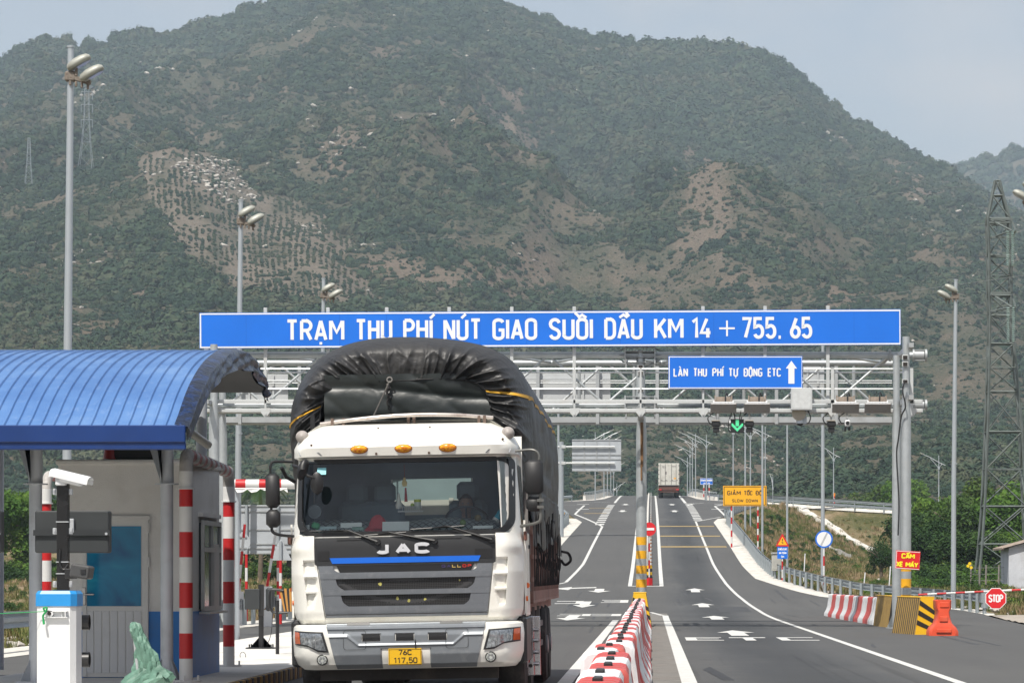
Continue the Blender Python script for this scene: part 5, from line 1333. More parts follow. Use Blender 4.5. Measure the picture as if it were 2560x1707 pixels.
# CAM XE MAY sign on the post
D = 83.6; k = D/F; r = thing('no_motorbikes_sign', 'red sign with yellow letters CẤM XE MÁY fixed to the right gantry post', 'sign', (gx(2268.5, D), D-.12, gz(1399.5, D)))
w_, h_ = 61*k, 46*k; p, M = board(r, w_, h_, ang=-math.radians(3.6), face=RED, border=.025, bcol=WHITE, thick=.02); mb = MB(); BY = mat('letter_yellow', (.85,.75,.02), .45)
text(mb, 'CẤM', -16.5*k, 17*k, .035, 13.5*k, .035, lambda x, z, l: M(x, z, l+.006), gap=.14); text(mb, 'XE', -28*k, -11*k, -.185, 13.5*k, .034, lambda x, z, l: M(x, z, l+.006), gap=.14); text(mb, 'MÁY', -5*k, 27*k, -.185, 13.5*k, .035, lambda x, z, l: M(x, z, l+.006), gap=.14)
mb.build('lettering', BY, r)
# small blue name board on the crest
D = 352; k = D/F; r = sign_at(1766.5, 1203, D, 'blue_name_board', 'small blue name board on two striped posts at the road crest')
p, M = board(r, 32*k, 16*k, face=BLUE, border=.05, bcol=WHITE, thick=.03); mb = MB()
text(mb, 'CẦU VƯỢT NÚT GIAO SUỐI DẦU'.replace('Ư','U').replace('Ợ','O').replace('ƯỢ','UO'), -14.3*k, 14.3*k, .5*k, 4.2*k, .04, lambda x, z, l: M(x, z, l+.006), gap=.14); text(mb, 'KM 14 + 755', -7.5*k, 8*k, -6*k, 3.4*k, .035, lambda x, z, l: M(x, z, l+.006), gap=.2); mb.build('lettering', WHITE, r)
for px in (-7, 6.5):
    mb = MB(); striped(mb, (px*k, .05, -(1242-1203)*k), (px*k, .05, -8*k), .07, 8, .35); mb.build('post', [RW_R, RW_W], r)
# red warning on the far ramp
D = 340; k = D/F; r = sign_at(2086, 1236, D, 'curve_sign', 'tiny orange marker sign on a striped post beyond the ramp guardrail'); mb = MB(); mb.box((0, 0, 0), (4*k, .03, 8*k)); mb.build('panel', mat('marker_orange', (.75,.25,.02), .5), r); mb = MB(); striped(mb, (0, .04, -22*k), (0, .04, -3*k), .06, 8, .3); mb.build('post', [RW_R, RW_W], r)
# no-entry disc and median posts behind the centre post
D = 157.5; k = D/F; r = sign_at(1623, 1322, D, 'no_entry_sign', 'red no entry disc on the median partly hidden by the middle gantry post')
mb = MB(); mb.rev([(17*k, 0), (17*k, .02)], (0, 0, 0), 36, 'Y'); mb.build('disc', RED, r, smooth=30); mb = MB(); mb.box((0, -.008, 0), (25*k, .012, 6*k)); mb.build('bar', WHITE, r)
zb0 = zr(D)-r.location.z; mb = MB(); striped(mb, (0, .06, zb0), (0, .06, -14*k), .035, 8, .4); mb.build('post', [RW_R, RW_W], r, smooth=40)
r = thing('median_guard', 'red and black striped drum at the near tip of the painted median', 'bollard', (-.12, 157.8, zr(157.8)), 0)
mb = MB(); mb.rev([(.2,0),(.2,.35)], (0,0,0), 16); mb.build('base', RED, r, smooth=30); mb = MB(); 
for i in range(4): mb.rev([(.17,.35+i*.16),(.17,.35+i*.16+.155)], (0,0,0), 16, m=i % 2)
mb.build('striped_sleeve', [KB, YB], r, smooth=30)
mb0 = MB(); mb0.tube([(0,0,0),(0,0,.75)], .045, 8); PLm = [mat('delineator_orange', (.50,.24,.12), .5), RW_W]
dpro = None
for i in range(44):
    Yd = 162+i*5.0
    if dpro is None:
        dpro = thing('delineator', 'slim orange and white delineator post in the median line', 'delineator', (-.02, Yd, zr(Yd)), 0, 'delineator posts along the median')
        m_ = MB(); m_.tube([(0,0,0),(0,0,.3)], .035, 8, m=1); m_.tube([(0,0,.3),(0,0,.5)], .035, 8, m=0); m_.tube([(0,0,.5),(0,0,.62)], .035, 8, m=1); m_.build('tube', PLm, dpro); m_ = MB(); m_.tube([(0,0,0),(0,0,.04)], .1, 8); m_.build('foot', BLACK, dpro)
    else: dup(dpro, (-.02, Yd, zr(Yd)))
# low white concrete median wall seen beyond the post
mw = MB(); rows = []
for i in range(118):
    Y = 160+i*2.0; rows.append([Vector((-.42, Y, zr(Y))), Vector((-.36, Y, zr(Y)+.42)), Vector((-.22, Y, zr(Y)+.42)), Vector((-.16, Y, zr(Y)))])
mw.grid(rows); mw.q(rows[0], [(0,1,2,3)]); tag(mw.build('median_wall', CONC2), 'low white concrete wall along the median beyond the middle post', 'median wall')
# grey backed sign, left carriageway
D = 222; k = D/F; r = thing('road_sign', 'large road sign seen from its grey back, on a pole over the left carriageway', 'road sign', (gx(1402, D), D, zr(D)-.3))
ox, oz = r.location.x, r.location.z
def q_(px, py): return (gx(px, D)-ox, gz(py, D)-oz)
mb = MB(); x0, z1 = q_(1430,1098); x1, z0 = q_(1553,1178); mb.box(((x0+x1)/2, .05, (z0+z1)/2), (x1-x0, .04, z1-z0), bev=.01); pn = mb.build('panel', mat('sign_back', (.44,.47,.50), .55, .2, var=.12, scale=1.5, dirt=(.34,.36,.38), dirt_amt=.6, dscale=1), r)
mb = MB()
for f_ in (.25, .5, .76): mb.box((x0+(x1-x0)*f_, -.01, (z0+z1)/2), (.07, .06, z1-z0))
for f_ in (.02, .38, .52, .98): mb.box(((x0+x1)/2, -.0, z0+(z1-z0)*f_), (x1-x0, .04, .05))
mb.build('stiffener', STEEL2, pn)
mb = MB()
for py in (1117, 1157.5):
    xa_, z_ = q_(1395, py); xb_, _ = q_(1537, py); mb.tube([(xa_, -.12, z_), (xb_, -.12, z_)], .07, 10); mb.box((q_(1409,py)[0], -.1, z_), (.3, .3, .22), bev=.02)
mb.build('arm', BOXST, r, smooth=40)
mb = MB(); xt, zt_ = q_(1402,1104); mb.tube([(0,0,-.4),(0,0,zt_)], .20, 16); mb.build('pole', POLE, r, smooth=40)
lp = thing('street_pole', 'tall slim pole just left of the grey backed sign pole', 'pole', (gx(1396, 245), 245, zr(245)-.3), 0, 'slim poles left of the road'); mb = MB(); mb.tube([(0,0,0),(0,0,gz(985,245)-zr(245))], .09, 10); mb.build('shaft', POLE, lp, smooth=40); mb = MB(); mb.box((0,0,.1),(.4,.4,.4)); mb.build('base', CONC, lp)

# ------------------------------------------------------------------ STOP arm at the right
st = thing('stop_sign', 'red octagonal STOP sign hanging from the striped barrier arm', 'stop sign', (gx(2489.5, 108), 108, gz(1495, 108)))
k = 108/F; oc = [(math.cos(PI/8+i*PI/4)*28.2*k, math.sin(PI/8+i*PI/4)*28.2*k) for i in range(8)]
mb = MB(); mb.prism(oc, -.012, .012); mb.build('border', WHITE, st); mb = MB(); mb.prism([(x*.93, z*.93) for x, z in oc], -.018, -.013); fc = mb.build('face', RED, st)
mb = MB(); text(mb, 'STOP', -18.7*k, 18.7*k, -10*k, 20*k, .05, lambda x, z, l: Vector((x, -.020-l, z)), gap=.14); mb.build('lettering', WHITE, st)
ba = thing('barrier_arm', 'thin red and white striped barrier arm with the STOP sign, in front of the guardrail', 'barrier arm', (gx(2296, 108), 108.1, gz(1486, 108)))
L_ = Vector((gx(2600,108)-gx(2296,108), 0, gz(1471,108)-gz(1486,108))); mb = MB(); striped(mb, (0,0,0), L_, .035, 8, .33); mb.build('arm', [RW_R, RW_W], ba, smooth=40)
mb = MB(); mb.box((L_.x, .1, -.6-.0), (.4, .4, 1.9)); mb.build('gate_housing', PW, ba)
# roadside hut at the right edge
D = 150; hx = gx(2522, D); r = thing('hut', 'small whitewashed hut with a rusty sheet roof at the right edge', 'hut', (hx, D, 0))
mb = MB(); hh = gz(1368, D); mb.q([(0,0,-.2),(3.4,0,-.2),(3.4,0,hh+.9),(0,0,hh),(0,3.5,-.2),(3.4,3.5,-.2),(3.4,3.5,hh+.9),(0,3.5,hh)], [(0,1,2,3),(1,5,6,2),(5,4,7,6),(4,0,3,7),(3,2,6,7)]); mb.build('wall', mat('whitewash', (.52,.54,.58), .9, var=.10, scale=1.2, bump=.3, bscale=10, dirt=(.30,.29,.27), dirt_amt=.6, dscale=1), r)
mb = MB(); 
for i in range(14):
    y = -.25+i*.29; mb.q([(-.35,y,hh-.05),(3.9,y,hh+1.12),(3.9,y+.145,hh+1.17),(-.35,y+.145,hh+.0),(3.9,y+.29,hh+1.12),(-.35,y+.29,hh-.05)], [(0,1,2,3),(3,2,4,5)])
mb.box((-.3,1.8,hh-.07),(.1,4,.08)); mb.build('roof', mat('rusty_sheet', (.33,.27,.22), .7, .3, var=.25, scale=5, dirt=(.16,.08,.05), dirt_amt=.7, dscale=4), r)

# ------------------------------------------------------------------ container truck going away
D = 372; T = thing('container_truck', 'white container truck seen from behind, climbing the right lane near the crest', 'truck', (gx(1670, D)+.1, D, zr(D)))
Z4 = lambda x, y: (1540+x/6.532, 1060+y/6.532)
k = D/F
mb = MB(); mb.box((0, 6.1, 2.78), (2.44, 12.2, 2.6), bev=.02)
CW = mat('container_white', (.56,.55,.50), .6, var=.08, dirt=(.33,.28,.22), dirt_amt=.6, dscale=.9); cb = mb.build('container', CW, T)
mb = MB()
for s in (-1, 1):
    mb.box((s*.6, -.02, 2.78), (1.16, .04, 2.5), bev=.008)
dr = mb.build('doors', CW, T)
mb = MB()
for x in (-.95,-.42,.3,.85): mb.tube([(x, -.06, 1.55),(x, -.06, 4.0)], .028, 6)
for x in (-.95,-.42,.3,.85):
    mb.box((x+.08, -.06, 2.1), (.24, .03, .05))
for s in (-1, 1):
    for z in (1.8, 2.3, 2.8, 3.3, 3.8): mb.box((s*1.17, -.05, z), (.1, .04, .1))
mb.build('locking_bar', mat('grey_bar', (.12,.11,.10), .6), T)
mb = MB(); mb.box((-.35,-.045,2.95),(.2,.01,.34)); mb.box((.72,-.045,2.3),(.3,.01,.16),m=1); mb.box((.6,-.045,3.7),(.5,.01,.08)); mb.box((-.5,-.045,2.0),(.8,.01,.04)); mb.box((.5,-.045,2.0),(.8,.01,.04))
text(mb, 'TEX', -.8, -.35, 3.5, .26, .05, lambda x, z, l: Vector((x, -.045-l, z))); mb.build('stickers', [mat('sticker_grey', (.2,.18,.17), .6), YEL], T)
mb = MB(); mb.box((0, 6, 1.25), (2.3, 11.8, .3)); mb.box((0,.1,1.1),(2.4,.2,.35)); mb.box((0,-.02,.75),(2.2,.1,.12)); mb.build('chassis', mat('rusty_chassis', (.11,.045,.03), .8, var=.4, scale=3, dirt=(.03,.02,.02), dirt_amt=.7, dscale=3), T)
mb = MB()
for s in (-1, 1): mb.box((s*1.0, -.05, 1.0), (.3, .05, .12))
mb.build('tail_light', RED, T)
for y in (1.6, 2.9, 9.5):
    for s in (-1, 1):
        m_ = MB(); m_.rev([(.5,-.26),(.52,-.2),(.52,.2),(.5,.26)], (s*.93, y, .52), 20, 'X'); m_.build('wheel', mat('tyre', (.022,.021,.02), .85, var=.2, bump=.4, bscale=30, dirt=(.09,.08,.07), dirt_amt=.6, dscale=4), T, smooth=40)
mb = MB(); mb.box((0, 13.6, 1.9), (2.4, 2.2, 2.7), bev=.12); mb.build('cab', CW, T)
mb = MB(); mb.box((-1.45,13.9,2.4),(.2,.1,.5),bev=.03); mb.box((1.45,13.9,2.4),(.2,.1,.5),bev=.03); mb.build('mirror', BLACK, T)
for s in (-1,1):
    m_ = MB(); m_.box((s*1.1,.4,.7),(.3,.03,.55)); m_.build('mud_flap', BLACK, T)

# ------------------------------------------------------------------ pylons and power lines
PY = mat('pylon_steel', (.14,.165,.158), .6, .3, var=.25, scale=1.2, dirt=(.10,.09,.08), dirt_amt=.4)
def lattice(label, D, pxc_levels, pitch=1.0, r=.06, ox=0, group=None, mtl=PY, rot=.0, ins=True, rr=.5, zbase=None):
    """pxc_levels: (py, left px, right px) from base to top"""
    L_ = [((gx(a, D)+gx(b, D))/2, gz(y, D), (gx(b, D)-gx(a, D))/2) for y, a, b in pxc_levels]
    x0, z0 = L_[0][0], L_[0][1]
    t = thing('pylon', label, 'power pylon', (x0, D, z0), 0, group)
    cs = []
    for x, z, h in L_: cs.append([Vector((x-x0+a*h, b*h*.8, z-z0)) for a, b in ((-1,-1),(1,-1),(1,1),(-1,1))])
    for c in range(4):
        mb = MB(); mb.tube([lv[c] for lv in cs], r*1.4, 4); mb.build('leg', mtl, t)
    mb = MB(); mb2 = MB()
    for i in range(len(cs)-1):
        for c in range(4):
            A0, A1, B0, B1 = cs[i][c], cs[i][(c+1) % 4], cs[i+1][c], cs[i+1][(c+1) % 4]
            hgt = (B0-A0).length; wd = max(.3, (A1-A0).length); n = max(1, round(hgt/(wd*pitch)))
            for j in range(n):
                p, q = A0+(B0-A0)*j/n, A1+(B1-A1)*(j+1)/n; p2, q2 = A1+(B1-A1)*j/n, A0+(B0-A0)*(j+1)/n
                if (j+c) % 2: mb.tube([p, q], r*.75, 4, cap=False)
                else: mb.tube([p2, q2], r*.75, 4, cap=False)
                mb2.tube([p, q] if not (j+c) % 2 and i % 2 else [A0+(B0-A0)*j/n, A1+(B1-A1)*j/n], r*.45, 4, cap=False)
            mb.tube([B0, B1], r*.9, 4, cap=False)
    mb.build('brace', mtl, t); mb2.build('strut', mtl, t)
    return t, x0, z0
DP = 175.0
t, x0, z0 = lattice('tall grey lattice pylon with glass insulators behind the hut at the right', DP, [(1448,2442,2572),(1360,2451,2566),(1266,2458,2561),(1080,2466,2552),(980,2469,2543),(860,2472,2532),(790,2473,2527),(740,2471,2526),(640,2471,2526),(560,2468,2523),(548,2468,2522),(490,2480,2507),(452,2488,2499)], 1.0, .055)
GLS = mat('insulator_glass', (.42,.55,.52), .15, var=.1, spec=.9)
for px, y1, y2 in ((2506,592,680),(2518,592,680),(2507,780,866),(2520,780,866)):
    mb = MB(); n = 18; X = gx(px, DP)-x0
    for i in range(n):
        z = gz(y1+(y2-y1)*i/n, DP)-z0; mb.rev([(.03,.03),(.12,.0),(.05,-.03)], (X, -2.6, z), 10)
    mb.build('insulator_string', GLS, t)
    
mb = MB()
for py in (555, 600, 738, 782): 
    z = gz(py, DP)-z0; a, b = gx(2472, DP)-x0, gx(2524, DP)-x0; mb.box(((a+b)/2, -1.4, z), (b-a, .1, .12)); mb.tube([(a, -1.0, z), ((a+b)/2+.4, -2.7, gz(590 if py < 700 else 778, DP)-z0)], .05, 4); mb.tube([(b, -1.0, z), ((a+b)/2+.6, -2.7, gz(590 if py < 700 else 778, DP)-z0)], .05, 4)
mb.build('cross_arm', PY, t)
PF = mat('far_pylon_steel', (.30,.33,.35), .6, .1)
for lab, D, lv in (('far lattice pylon on the near spur of the mountain behind the tall floodlight pole', 1330, [(424,197,232),(355,205,226),(300,210,223),(222,212,222),(216,205,231)]), ('smallest far lattice pylon at the left edge of the mountain', 1330, [(459,63,80),(410,67,77),(370,69,76),(345,70,75)])):
    t2, xx, zz = lattice(lab, D, lv, 1.0, .055, mtl=PF)
    if lv[0][1] > 150:
        mb = MB()
        for py in (230, 262, 300): mb.tube([(gx(203,D)-xx, 0, gz(py,D)-zz), (gx(231,D)-xx, 0, gz(py,D)-zz)], .14, 4); mb.tube([(gx(203,D)-xx, 0, gz(py,D)-zz), (gx(203,D)-xx, 0, gz(py+20,D)-zz)], .12, 4); mb.tube([(gx(231,D)-xx, 0, gz(py,D)-zz), (gx(231,D)-xx, 0, gz(py+20,D)-zz)], .12, 4)
        mb.build('cross_arm', PF, t2)
WIRE = mat('wire', (.24,.25,.25), .5)
def wire(p0, p1, sag, label, r=.015, n=40):
    p0, p1 = W(*p0), W(*p1); o = p0.copy(); pts = []
    for i in range(n+1):
        t_ = i/n; p = p0+(p1-p0)*t_-o; p.z -= sag*4*t_*(1-t_); pts.append(p)
    mb = MB(); mb.tube(pts, r, 4); ob_ = mb.build('power_line', WIRE); ob_.location = o; tag(ob_, label, 'cable'); return ob_
wire((2600,683,165), (-200,850,420), 3, 'thin power line sloping left from the middle of the pylon above the blue sign', .010)
wire((2495,455,175), (-300,600,520), 3, 'thin power line running left from the top of the pylon', .009)
wire((2600,872,165), (2000,905,420), 1, 'lowest power line at the pylon right of the gantry', .010)
wire((232,300,1330), (2300,905,1250), 30, 'long faint power line crossing the mountain from the far pylon to the right', .045, 60)
wire((232,262,1330), (1750,760,1300), 26, 'faint upper power line hung from the far pylon', .04, 60)
# ------------------------------------------------------------------ toll booth on the island
IZ = .15
bt = thing('toll_booth', 'small white toll booth with blue painted base and teal glass door under the blue roof', 'toll booth', (-6.6, 40, IZ))
BWH = mat('booth_render', (.86,.85,.82), .85, var=.06, scale=2, bump=.35, bscale=60, dirt=(.62,.60,.55), dirt_amt=.5, dscale=1.5)
BBL = mat('booth_blue_paint', (.02,.20,.58), .5, var=.08, dirt=(.10,.16,.28), dirt_amt=.4, dscale=2)
x0, x1, y0, y1, zt_ = -7.45+6.6, -5.76+6.6, 0, 2.45, 2.72
mb = MB(); bz = .83
def wall_box(z0, z1, m, e=0):
    mb.q([(x0-e,y0-e,z0),(x1+e,y0-e,z0),(x1+e,y1+e,z0),(x0-e,y1+e,z0),(x0-e,y0-e,z1),(x1+e,y0-e,z1),(x1+e,y1+e,z1),(x0-e,y1+e,z1)], [(0,1,5,4),(1,2,6,5),(2,3,7,6),(3,0,4,7),(4,5,6,7)], m)
wall_box(bz, zt_, 0); wall_box(0, bz, 1, .004)
mb.box(((x0+x1)/2, 1.22, zt_-.02), (x1-x0+.06, 2.52, .07), bev=.02, m=0)
mb.build('wall', [BWH, BBL], bt)
dx0, dx1 = gx(208,40)+6.6, gx(372,40)+6.6; dz = gz(1294,40)-IZ
DFR = mat('door_frame', (.74,.74,.72), .5, var=.05, dirt=(.35,.34,.32), dirt_amt=.4)
d_ = MB(); d_.box(((dx0+dx1)/2, -.02, dz/2+.01), (dx1-dx0, .035, dz)); door = d_.build('door', DFR, bt)
d_ = MB()
for xx in (dx0+.025, dx1-.025): d_.box((xx, -.045, dz/2+.01), (.055, .03, dz), bev=.006)
d_.box(((dx0+dx1)/2, -.045, dz), (dx1-dx0+.05, .032, .055), bev=.006); d_.build('door_frame', DFR, door)
gx0, gx1, gz0, gz1 = gx(219,40)+6.6, gx(354,40)+6.6, gz(1514,40)-IZ, gz(1315,40)-IZ
tg, t, b = new_mat('teal_glass'); b.inputs['Base Color'].default_value = (.003,.075,.14,1); b.inputs['Roughness'].default_value = .08; b.inputs['Specular IOR Level'].default_value = .5
N = t.nodes; L = t.links; tcn = N.new('ShaderNodeTexCoord'); nn = noise_node(N, L, tcn.outputs['Object'], 1.6, 3, .5, 1.0); rr = ramp_node(N, [(.35, (.003,.13,.30)), (.55, (.006,.25,.46)), (.75, (.03,.45,.60))]); L.new(nn.outputs['Fac'], rr.inputs[0]); L.new(rr.outputs[0], b.inputs['Base Color'])
d_ = MB(); d_.box(((gx0+gx1)/2, -.042, (gz0+gz1)/2), (gx1-gx0, .012, gz1-gz0)); d_.build('glass', tg, door)
d_ = MB()
for k in range(7):
    xx = gx0-.01+(gx1-gx0+.02)*(k+.5)/7; d_.box((xx, -.043, (gz0-.06)/2+.03), ((gx1-gx0)/7-.012, .016, gz0-.12), bev=.004)
d_.build('lower_board', mat('pvc_board', (.70,.71,.72), .5, var=.04, dirt=(.36,.36,.36), dirt_amt=.4), door)
d_ = MB(); d_.box((gx(212,40)+6.6, -.068, gz(1490,40)-IZ), (.05, .02, .22), bev=.005); d_.box((gx(224,40)+6.6, -.10, gz(1485,40)-IZ), (.15, .02, .022), bev=.005); d_.tube([(gx(214,40)+6.6,-.06,gz(1485,40)-IZ),(gx(214,40)+6.6,-.1,gz(1485,40)-IZ)], .012, 8); d_.build('handle', mat('chrome', (.6,.6,.6), .2, .9, var=.03), door)
for py in (1320, 1405): d_ = MB(); d_.box((dx1+.012, -.05, gz(py,40)-IZ), (.02, .03, .12), bev=.004); d_.build('hinge', DFR, door)
# side window (right wall)
wz0, wz1 = gz(1520,41.2)-IZ, gz(1307,41)-IZ; d_ = MB(); wy0, wy1 = .55, 2.15
d_.box((x1+.02, (wy0+wy1)/2, (wz0+wz1)/2), (.05, wy1-wy0, wz1-wz0)); 
wn = d_.build('window', mat('dark_glass', (.035,.05,.06), .08, spec=.7, var=.1), bt)
d_ = MB(); fr = .06
for yy in (wy0, (wy0+wy1)/2, wy1): d_.box((x1+.05, yy, (wz0+wz1)/2), (.04, fr, wz1-wz0))
for zz in (wz0, wz0+.86*(wz1-wz0)*.8, wz1): d_.box((x1+.052, (wy0+wy1)/2, zz), (.044, wy1-wy0, fr))
d_.box((x1+.056, (wy0+wy1)/2+.35, wz0+.35*(wz1-wz0)), (.03,.5,.9)); d_.box((x1+.08, (wy0+wy1)/2, wz0-.05), (.14, wy1-wy0+.1, .03)); d_.build('frame', BOXST, wn)
d_ = MB(); d_.box((x1+.02, (wy0+wy1)/2, wz1+.10), (.08, wy1-wy0+.12, .05)); d_.build('lintel', BWH, wn)
# on top of the booth
bc = thing('beacon', 'small red beacon cone standing on the booth roof edge below the blue canopy', 'beacon', (gx(275,40.4), 40.4, 2.89)); mb = MB(); mb.rev([(.09,0),(.075,.12),(.06,.2),(.03,.23)], (0,0,0), 16); mb.build('lens', mat('red_plastic', (.45,.02,.015), .35), bc, smooth=40); mb = MB(); mb.rev([(.1,-.01),(.1,.015)], (0,0,0), 16); mb.build('base', BLACK, bc)
ac = thing('roof_unit', 'dark box unit standing on the booth top under the canopy', 'equipment box', (gx(355,40.6), 40.6, 2.885)); mb = MB(); mb.box((0,0,.16),(.66,.5,.28),bev=.02); mb.build('housing', DARKM, ac); mb = MB()
for i in range(6): mb.box((0,-.255,.07+i*.035),(.5,.012,.012))
mb.build('grille', BLACK, ac)

# ---- canopy: corrugated blue barrel roof on round columns
cn_ = thing('booth_canopy', 'curved corrugated blue metal roof on pale round columns sheltering the booth', 'canopy', (-7.5, 40, IZ))
RBL, t, b = new_mat('blue_roof'); N = t.nodes; L = t.links; P_ = N.new('ShaderNodeTexCoord').outputs['Object']
n1 = noise_node(N, L, P_, 1.2, 5, .6); n2 = noise_node(N, L, P_, 9, 6, .7); r1 = ramp_node(N, [(.3, (.050,.135,.34)), (.55, (.080,.185,.41)), (.8, (.145,.26,.47))]); L.new(n1.outputs['Fac'], r1.inputs[0])
v = mixc(N, L, r1.outputs[0], (.24,.33,.50), mrange(N, L, n2.outputs['Fac'], .55, .75, 0, .35)); L.new(v, b.inputs['Base Color']); b.inputs['Roughness'].default_value = .5; b.inputs['Metallic'].default_value = 0.0
RDB = mat('dark_blue_trim', (.004,.032,.155), .4, var=.12, scale=2, dirt=(.03,.06,.15), dirt_amt=.4, dscale=3)
OX, OY, OZ = -7.5, 40, IZ
# cross-section of the vault (depth, height) from front eave over the crown to the back eave, at the right end
sec = []
Xr_f = gx(465, 36.0)
secp = [(465,1070,36.0),(478,1040,36.35),(495,1002,36.75),(515,962,37.3),(538,922,38.1),(560,898,38.9),(585,882,39.8),(610,879,40.8),(632,888,41.6),(652,912,42.4),(668,942,43.1),(680,972,43.6)]
secp = [(D, gz(py, D)) for px, py, D in secp]
sec = smoothline([(0, D, z) for D, z in secp], 4)
XL_, XR_ = -9.9, Xr_f
mb = MB(); rows = []
nx = 0; xs_ = []
x = XR_; pat = [(0,0),(.10,0),(.125,.032),(.165,.032),(.19,0)]; k = 0
pitch = .245
while x > XL_-.3:
    for dx, dh in ((0,0),(.085,0),(.098,.022),(.122,.022),(.135,0)): xs_.append((x-dx, dh))
    x -= .141
for x, dh in xs_:
    row = []
    for i, p in enumerate(sec):
        a = sec[max(i-1,0)]; c_ = sec[min(i+1,len(sec)-1)]; d = Vector((0, c_.y-a.y, c_.z-a.z)).normalized(); n = Vector((0, -d.z, d.y))
        # end of the sheet drops a little to the left
        q = Vector((x, p.y, p.z))+n*(-dh if n.z < 0 else dh); drop = max(0, (-8.9-x))*.12
        row.append(q-Vector((OX, OY, OZ))-Vector((0,0,drop)))
    rows.append(row)
mb.grid(rows, flip=True)
# underside 3 cm below
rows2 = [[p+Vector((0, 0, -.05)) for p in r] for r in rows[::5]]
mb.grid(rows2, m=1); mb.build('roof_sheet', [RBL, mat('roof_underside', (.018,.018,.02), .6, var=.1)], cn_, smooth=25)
# front fascia
mb = MB(); fz = secp[0][1]-OZ; 
mb.box(((XL_+XR_)/2-OX-.1, 36.0-OY-.03, fz-.065), (XR_-XL_+.2, .05, .195), bev=.01); mb.box(((XL_+XR_)/2-OX-.1, 36.0-OY+.0, fz-.20), (XR_-XL_+.2, .06, .09), bev=.01)
mb.build('fascia', RDB, cn_)
# crumpled foil trim along the right gable arch
mb = MB(); rows = []
rg = random.Random(11); M_ = len(sec)
for i, p in enumerate(sec):
    a = sec[max(i-1,0)]; c_ = sec[min(i+1,M_-1)]; d = Vector((0, c_.y-a.y, c_.z-a.z)).normalized(); n = Vector((0, -d.z, d.y)); n = n if n.z > 0 else -n
    w_ = .20+.07*math.sin(PI*i/M_)+.02*math.sin(i*.9)*(i/M_); row = []
    for j in range(9):
        t_ = j/8; wob = max(0, min(1, (i/M_-.22)*3))*(.024*math.sin(i*.9+j*1.3)+.016*math.sin(i*1.7-j*1.1)+rg.uniform(-.008,.008))
        if j == 0: q = p+n*.045+Vector((-.10,0,0))
        else: q = p+n*(.04-t_*w_)+Vector((.03+wob*(1 if j > 1 else .4), 0, 0))
        row.append(q+Vector((XR_, 0, 0))-Vector((OX, OY, OZ)))
    rows.append(row)
mb.grid(rows); mb.grid([[q+Vector((-.03,0,0)) for q in r] for r in rows], flip=True)
FOIL, t, b = new_mat('crumpled_trim'); N = t.nodes; L = t.links; P_ = N.new('ShaderNodeTexCoord').outputs['Object']; n1 = noise_node(N, L, P_, 5, 5, .6, 1.0); r1 = ramp_node(N, [(.3,(.006,.012,.030)),(.52,(.010,.022,.06)),(.62,(.008,.045,.18)),(.74,(.06,.08,.11))]); L.new(n1.outputs['Fac'], r1.inputs[0]); L.new(r1.outputs[0], b.inputs['Base Color']); b.inputs['Roughness'].default_value = .28; b.inputs['Metallic'].default_value = .35
bp = N.new('ShaderNodeBump'); bp.inputs['Strength'].default_value = .5; bp.inputs['Distance'].default_value = .03; n2 = noise_node(N, L, P_, 7, 3, .5, 1.5); L.new(n2.outputs['Fac'], bp.inputs['Height']); L.new(bp.outputs[0], b.inputs['Normal'])
mb.build('gable_trim', FOIL, cn_, smooth='all')
# ribs under the roof
COL = mat('column_paint', (.52,.55,.59), .5, .1, var=.08, scale=2, dirt=(.28,.29,.31), dirt_amt=.4, dscale=3)
for X in (XR_-.9, XR_-2.9, XR_-4.2):
    mb = MB(); mb.tube([Vector((X, p.y, p.z-.13))-Vector((OX, OY, OZ)) for p in sec[::3]], .05, 8); mb.build('arched_rib', COL, cn_, smooth=40)
mb = MB()
for i in (8, 20, 32): mb.tube([Vector((XL_+.2, sec[i].y, sec[i].z-.10))-Vector((OX,OY,OZ)), Vector((XR_-.15, sec[i].y, sec[i].z-.10))-Vector((OX,OY,OZ))], .03, 6)
mb.build('purlin', COL, cn_)
mb = MB(); p = Vector((XR_-.55, sec[12].y, sec[12].z-.25))-Vector((OX,OY,OZ)); mb.tube([p, p+Vector((.5,.9,-.42))], .05, 10); mb.build('tube_brace', mat('bright_tube', (.55,.54,.50), .35, .5), cn_, smooth=40)
for px, D in ((89,38.0),(417,38.6)):
    X = gx(px, D)-OX; Y_ = D-OY; mb = MB(); zf = gz(1211, D)-OZ
    mb.tube([(X,Y_,0),(X,Y_,zf)], .077, 24); mb.tube([(X,Y_,zf),(X,Y_,zf+.014)], .145, 24)
    mb.tube([(X,Y_,zf+.01),(X,Y_,zf+.55),(X,Y_,zf+1.05)], [.085,.08,.08], 24)
    mb.q([(X-.07,Y_,zf+.02),(X-.26,Y_-.05,zf+.62),(X-.07,Y_,zf+.62)], [(0,1,2),(2,1,0)]); mb.q([(X-.05,Y_-.05,zf+.02),(X-.05,Y_-.5,zf+.52),(X-.05,Y_-.08,zf+.52)], [(0,1,2),(2,1,0)])
    mb.build('column', COL, cn_, smooth=40)
    m2_ = MB()
    for a in range(4):
        an = a*PI/2+PI/4; m2_.q([(X+math.cos(an)*.07,Y_+math.sin(an)*.07,.02),(X+math.cos(an)*.22,Y_+math.sin(an)*.22,.02),(X+math.cos(an)*.07,Y_+math.sin(an)*.07,.30)], [(0,1,2),(2,1,0)])
    m2_.box((X,Y_,.012),(.4,.4,.022)); m2_.build('base_plate', COL, cn_)
for X_, Y__ in ((-8.9,43.4),(-6.2,43.9)): mb = MB(); mb.tube([(X_-OX,Y__-OY,0),(X_-OX,Y__-OY,3.9)], .077, 16); mb.build('column', COL, cn_, smooth=40)

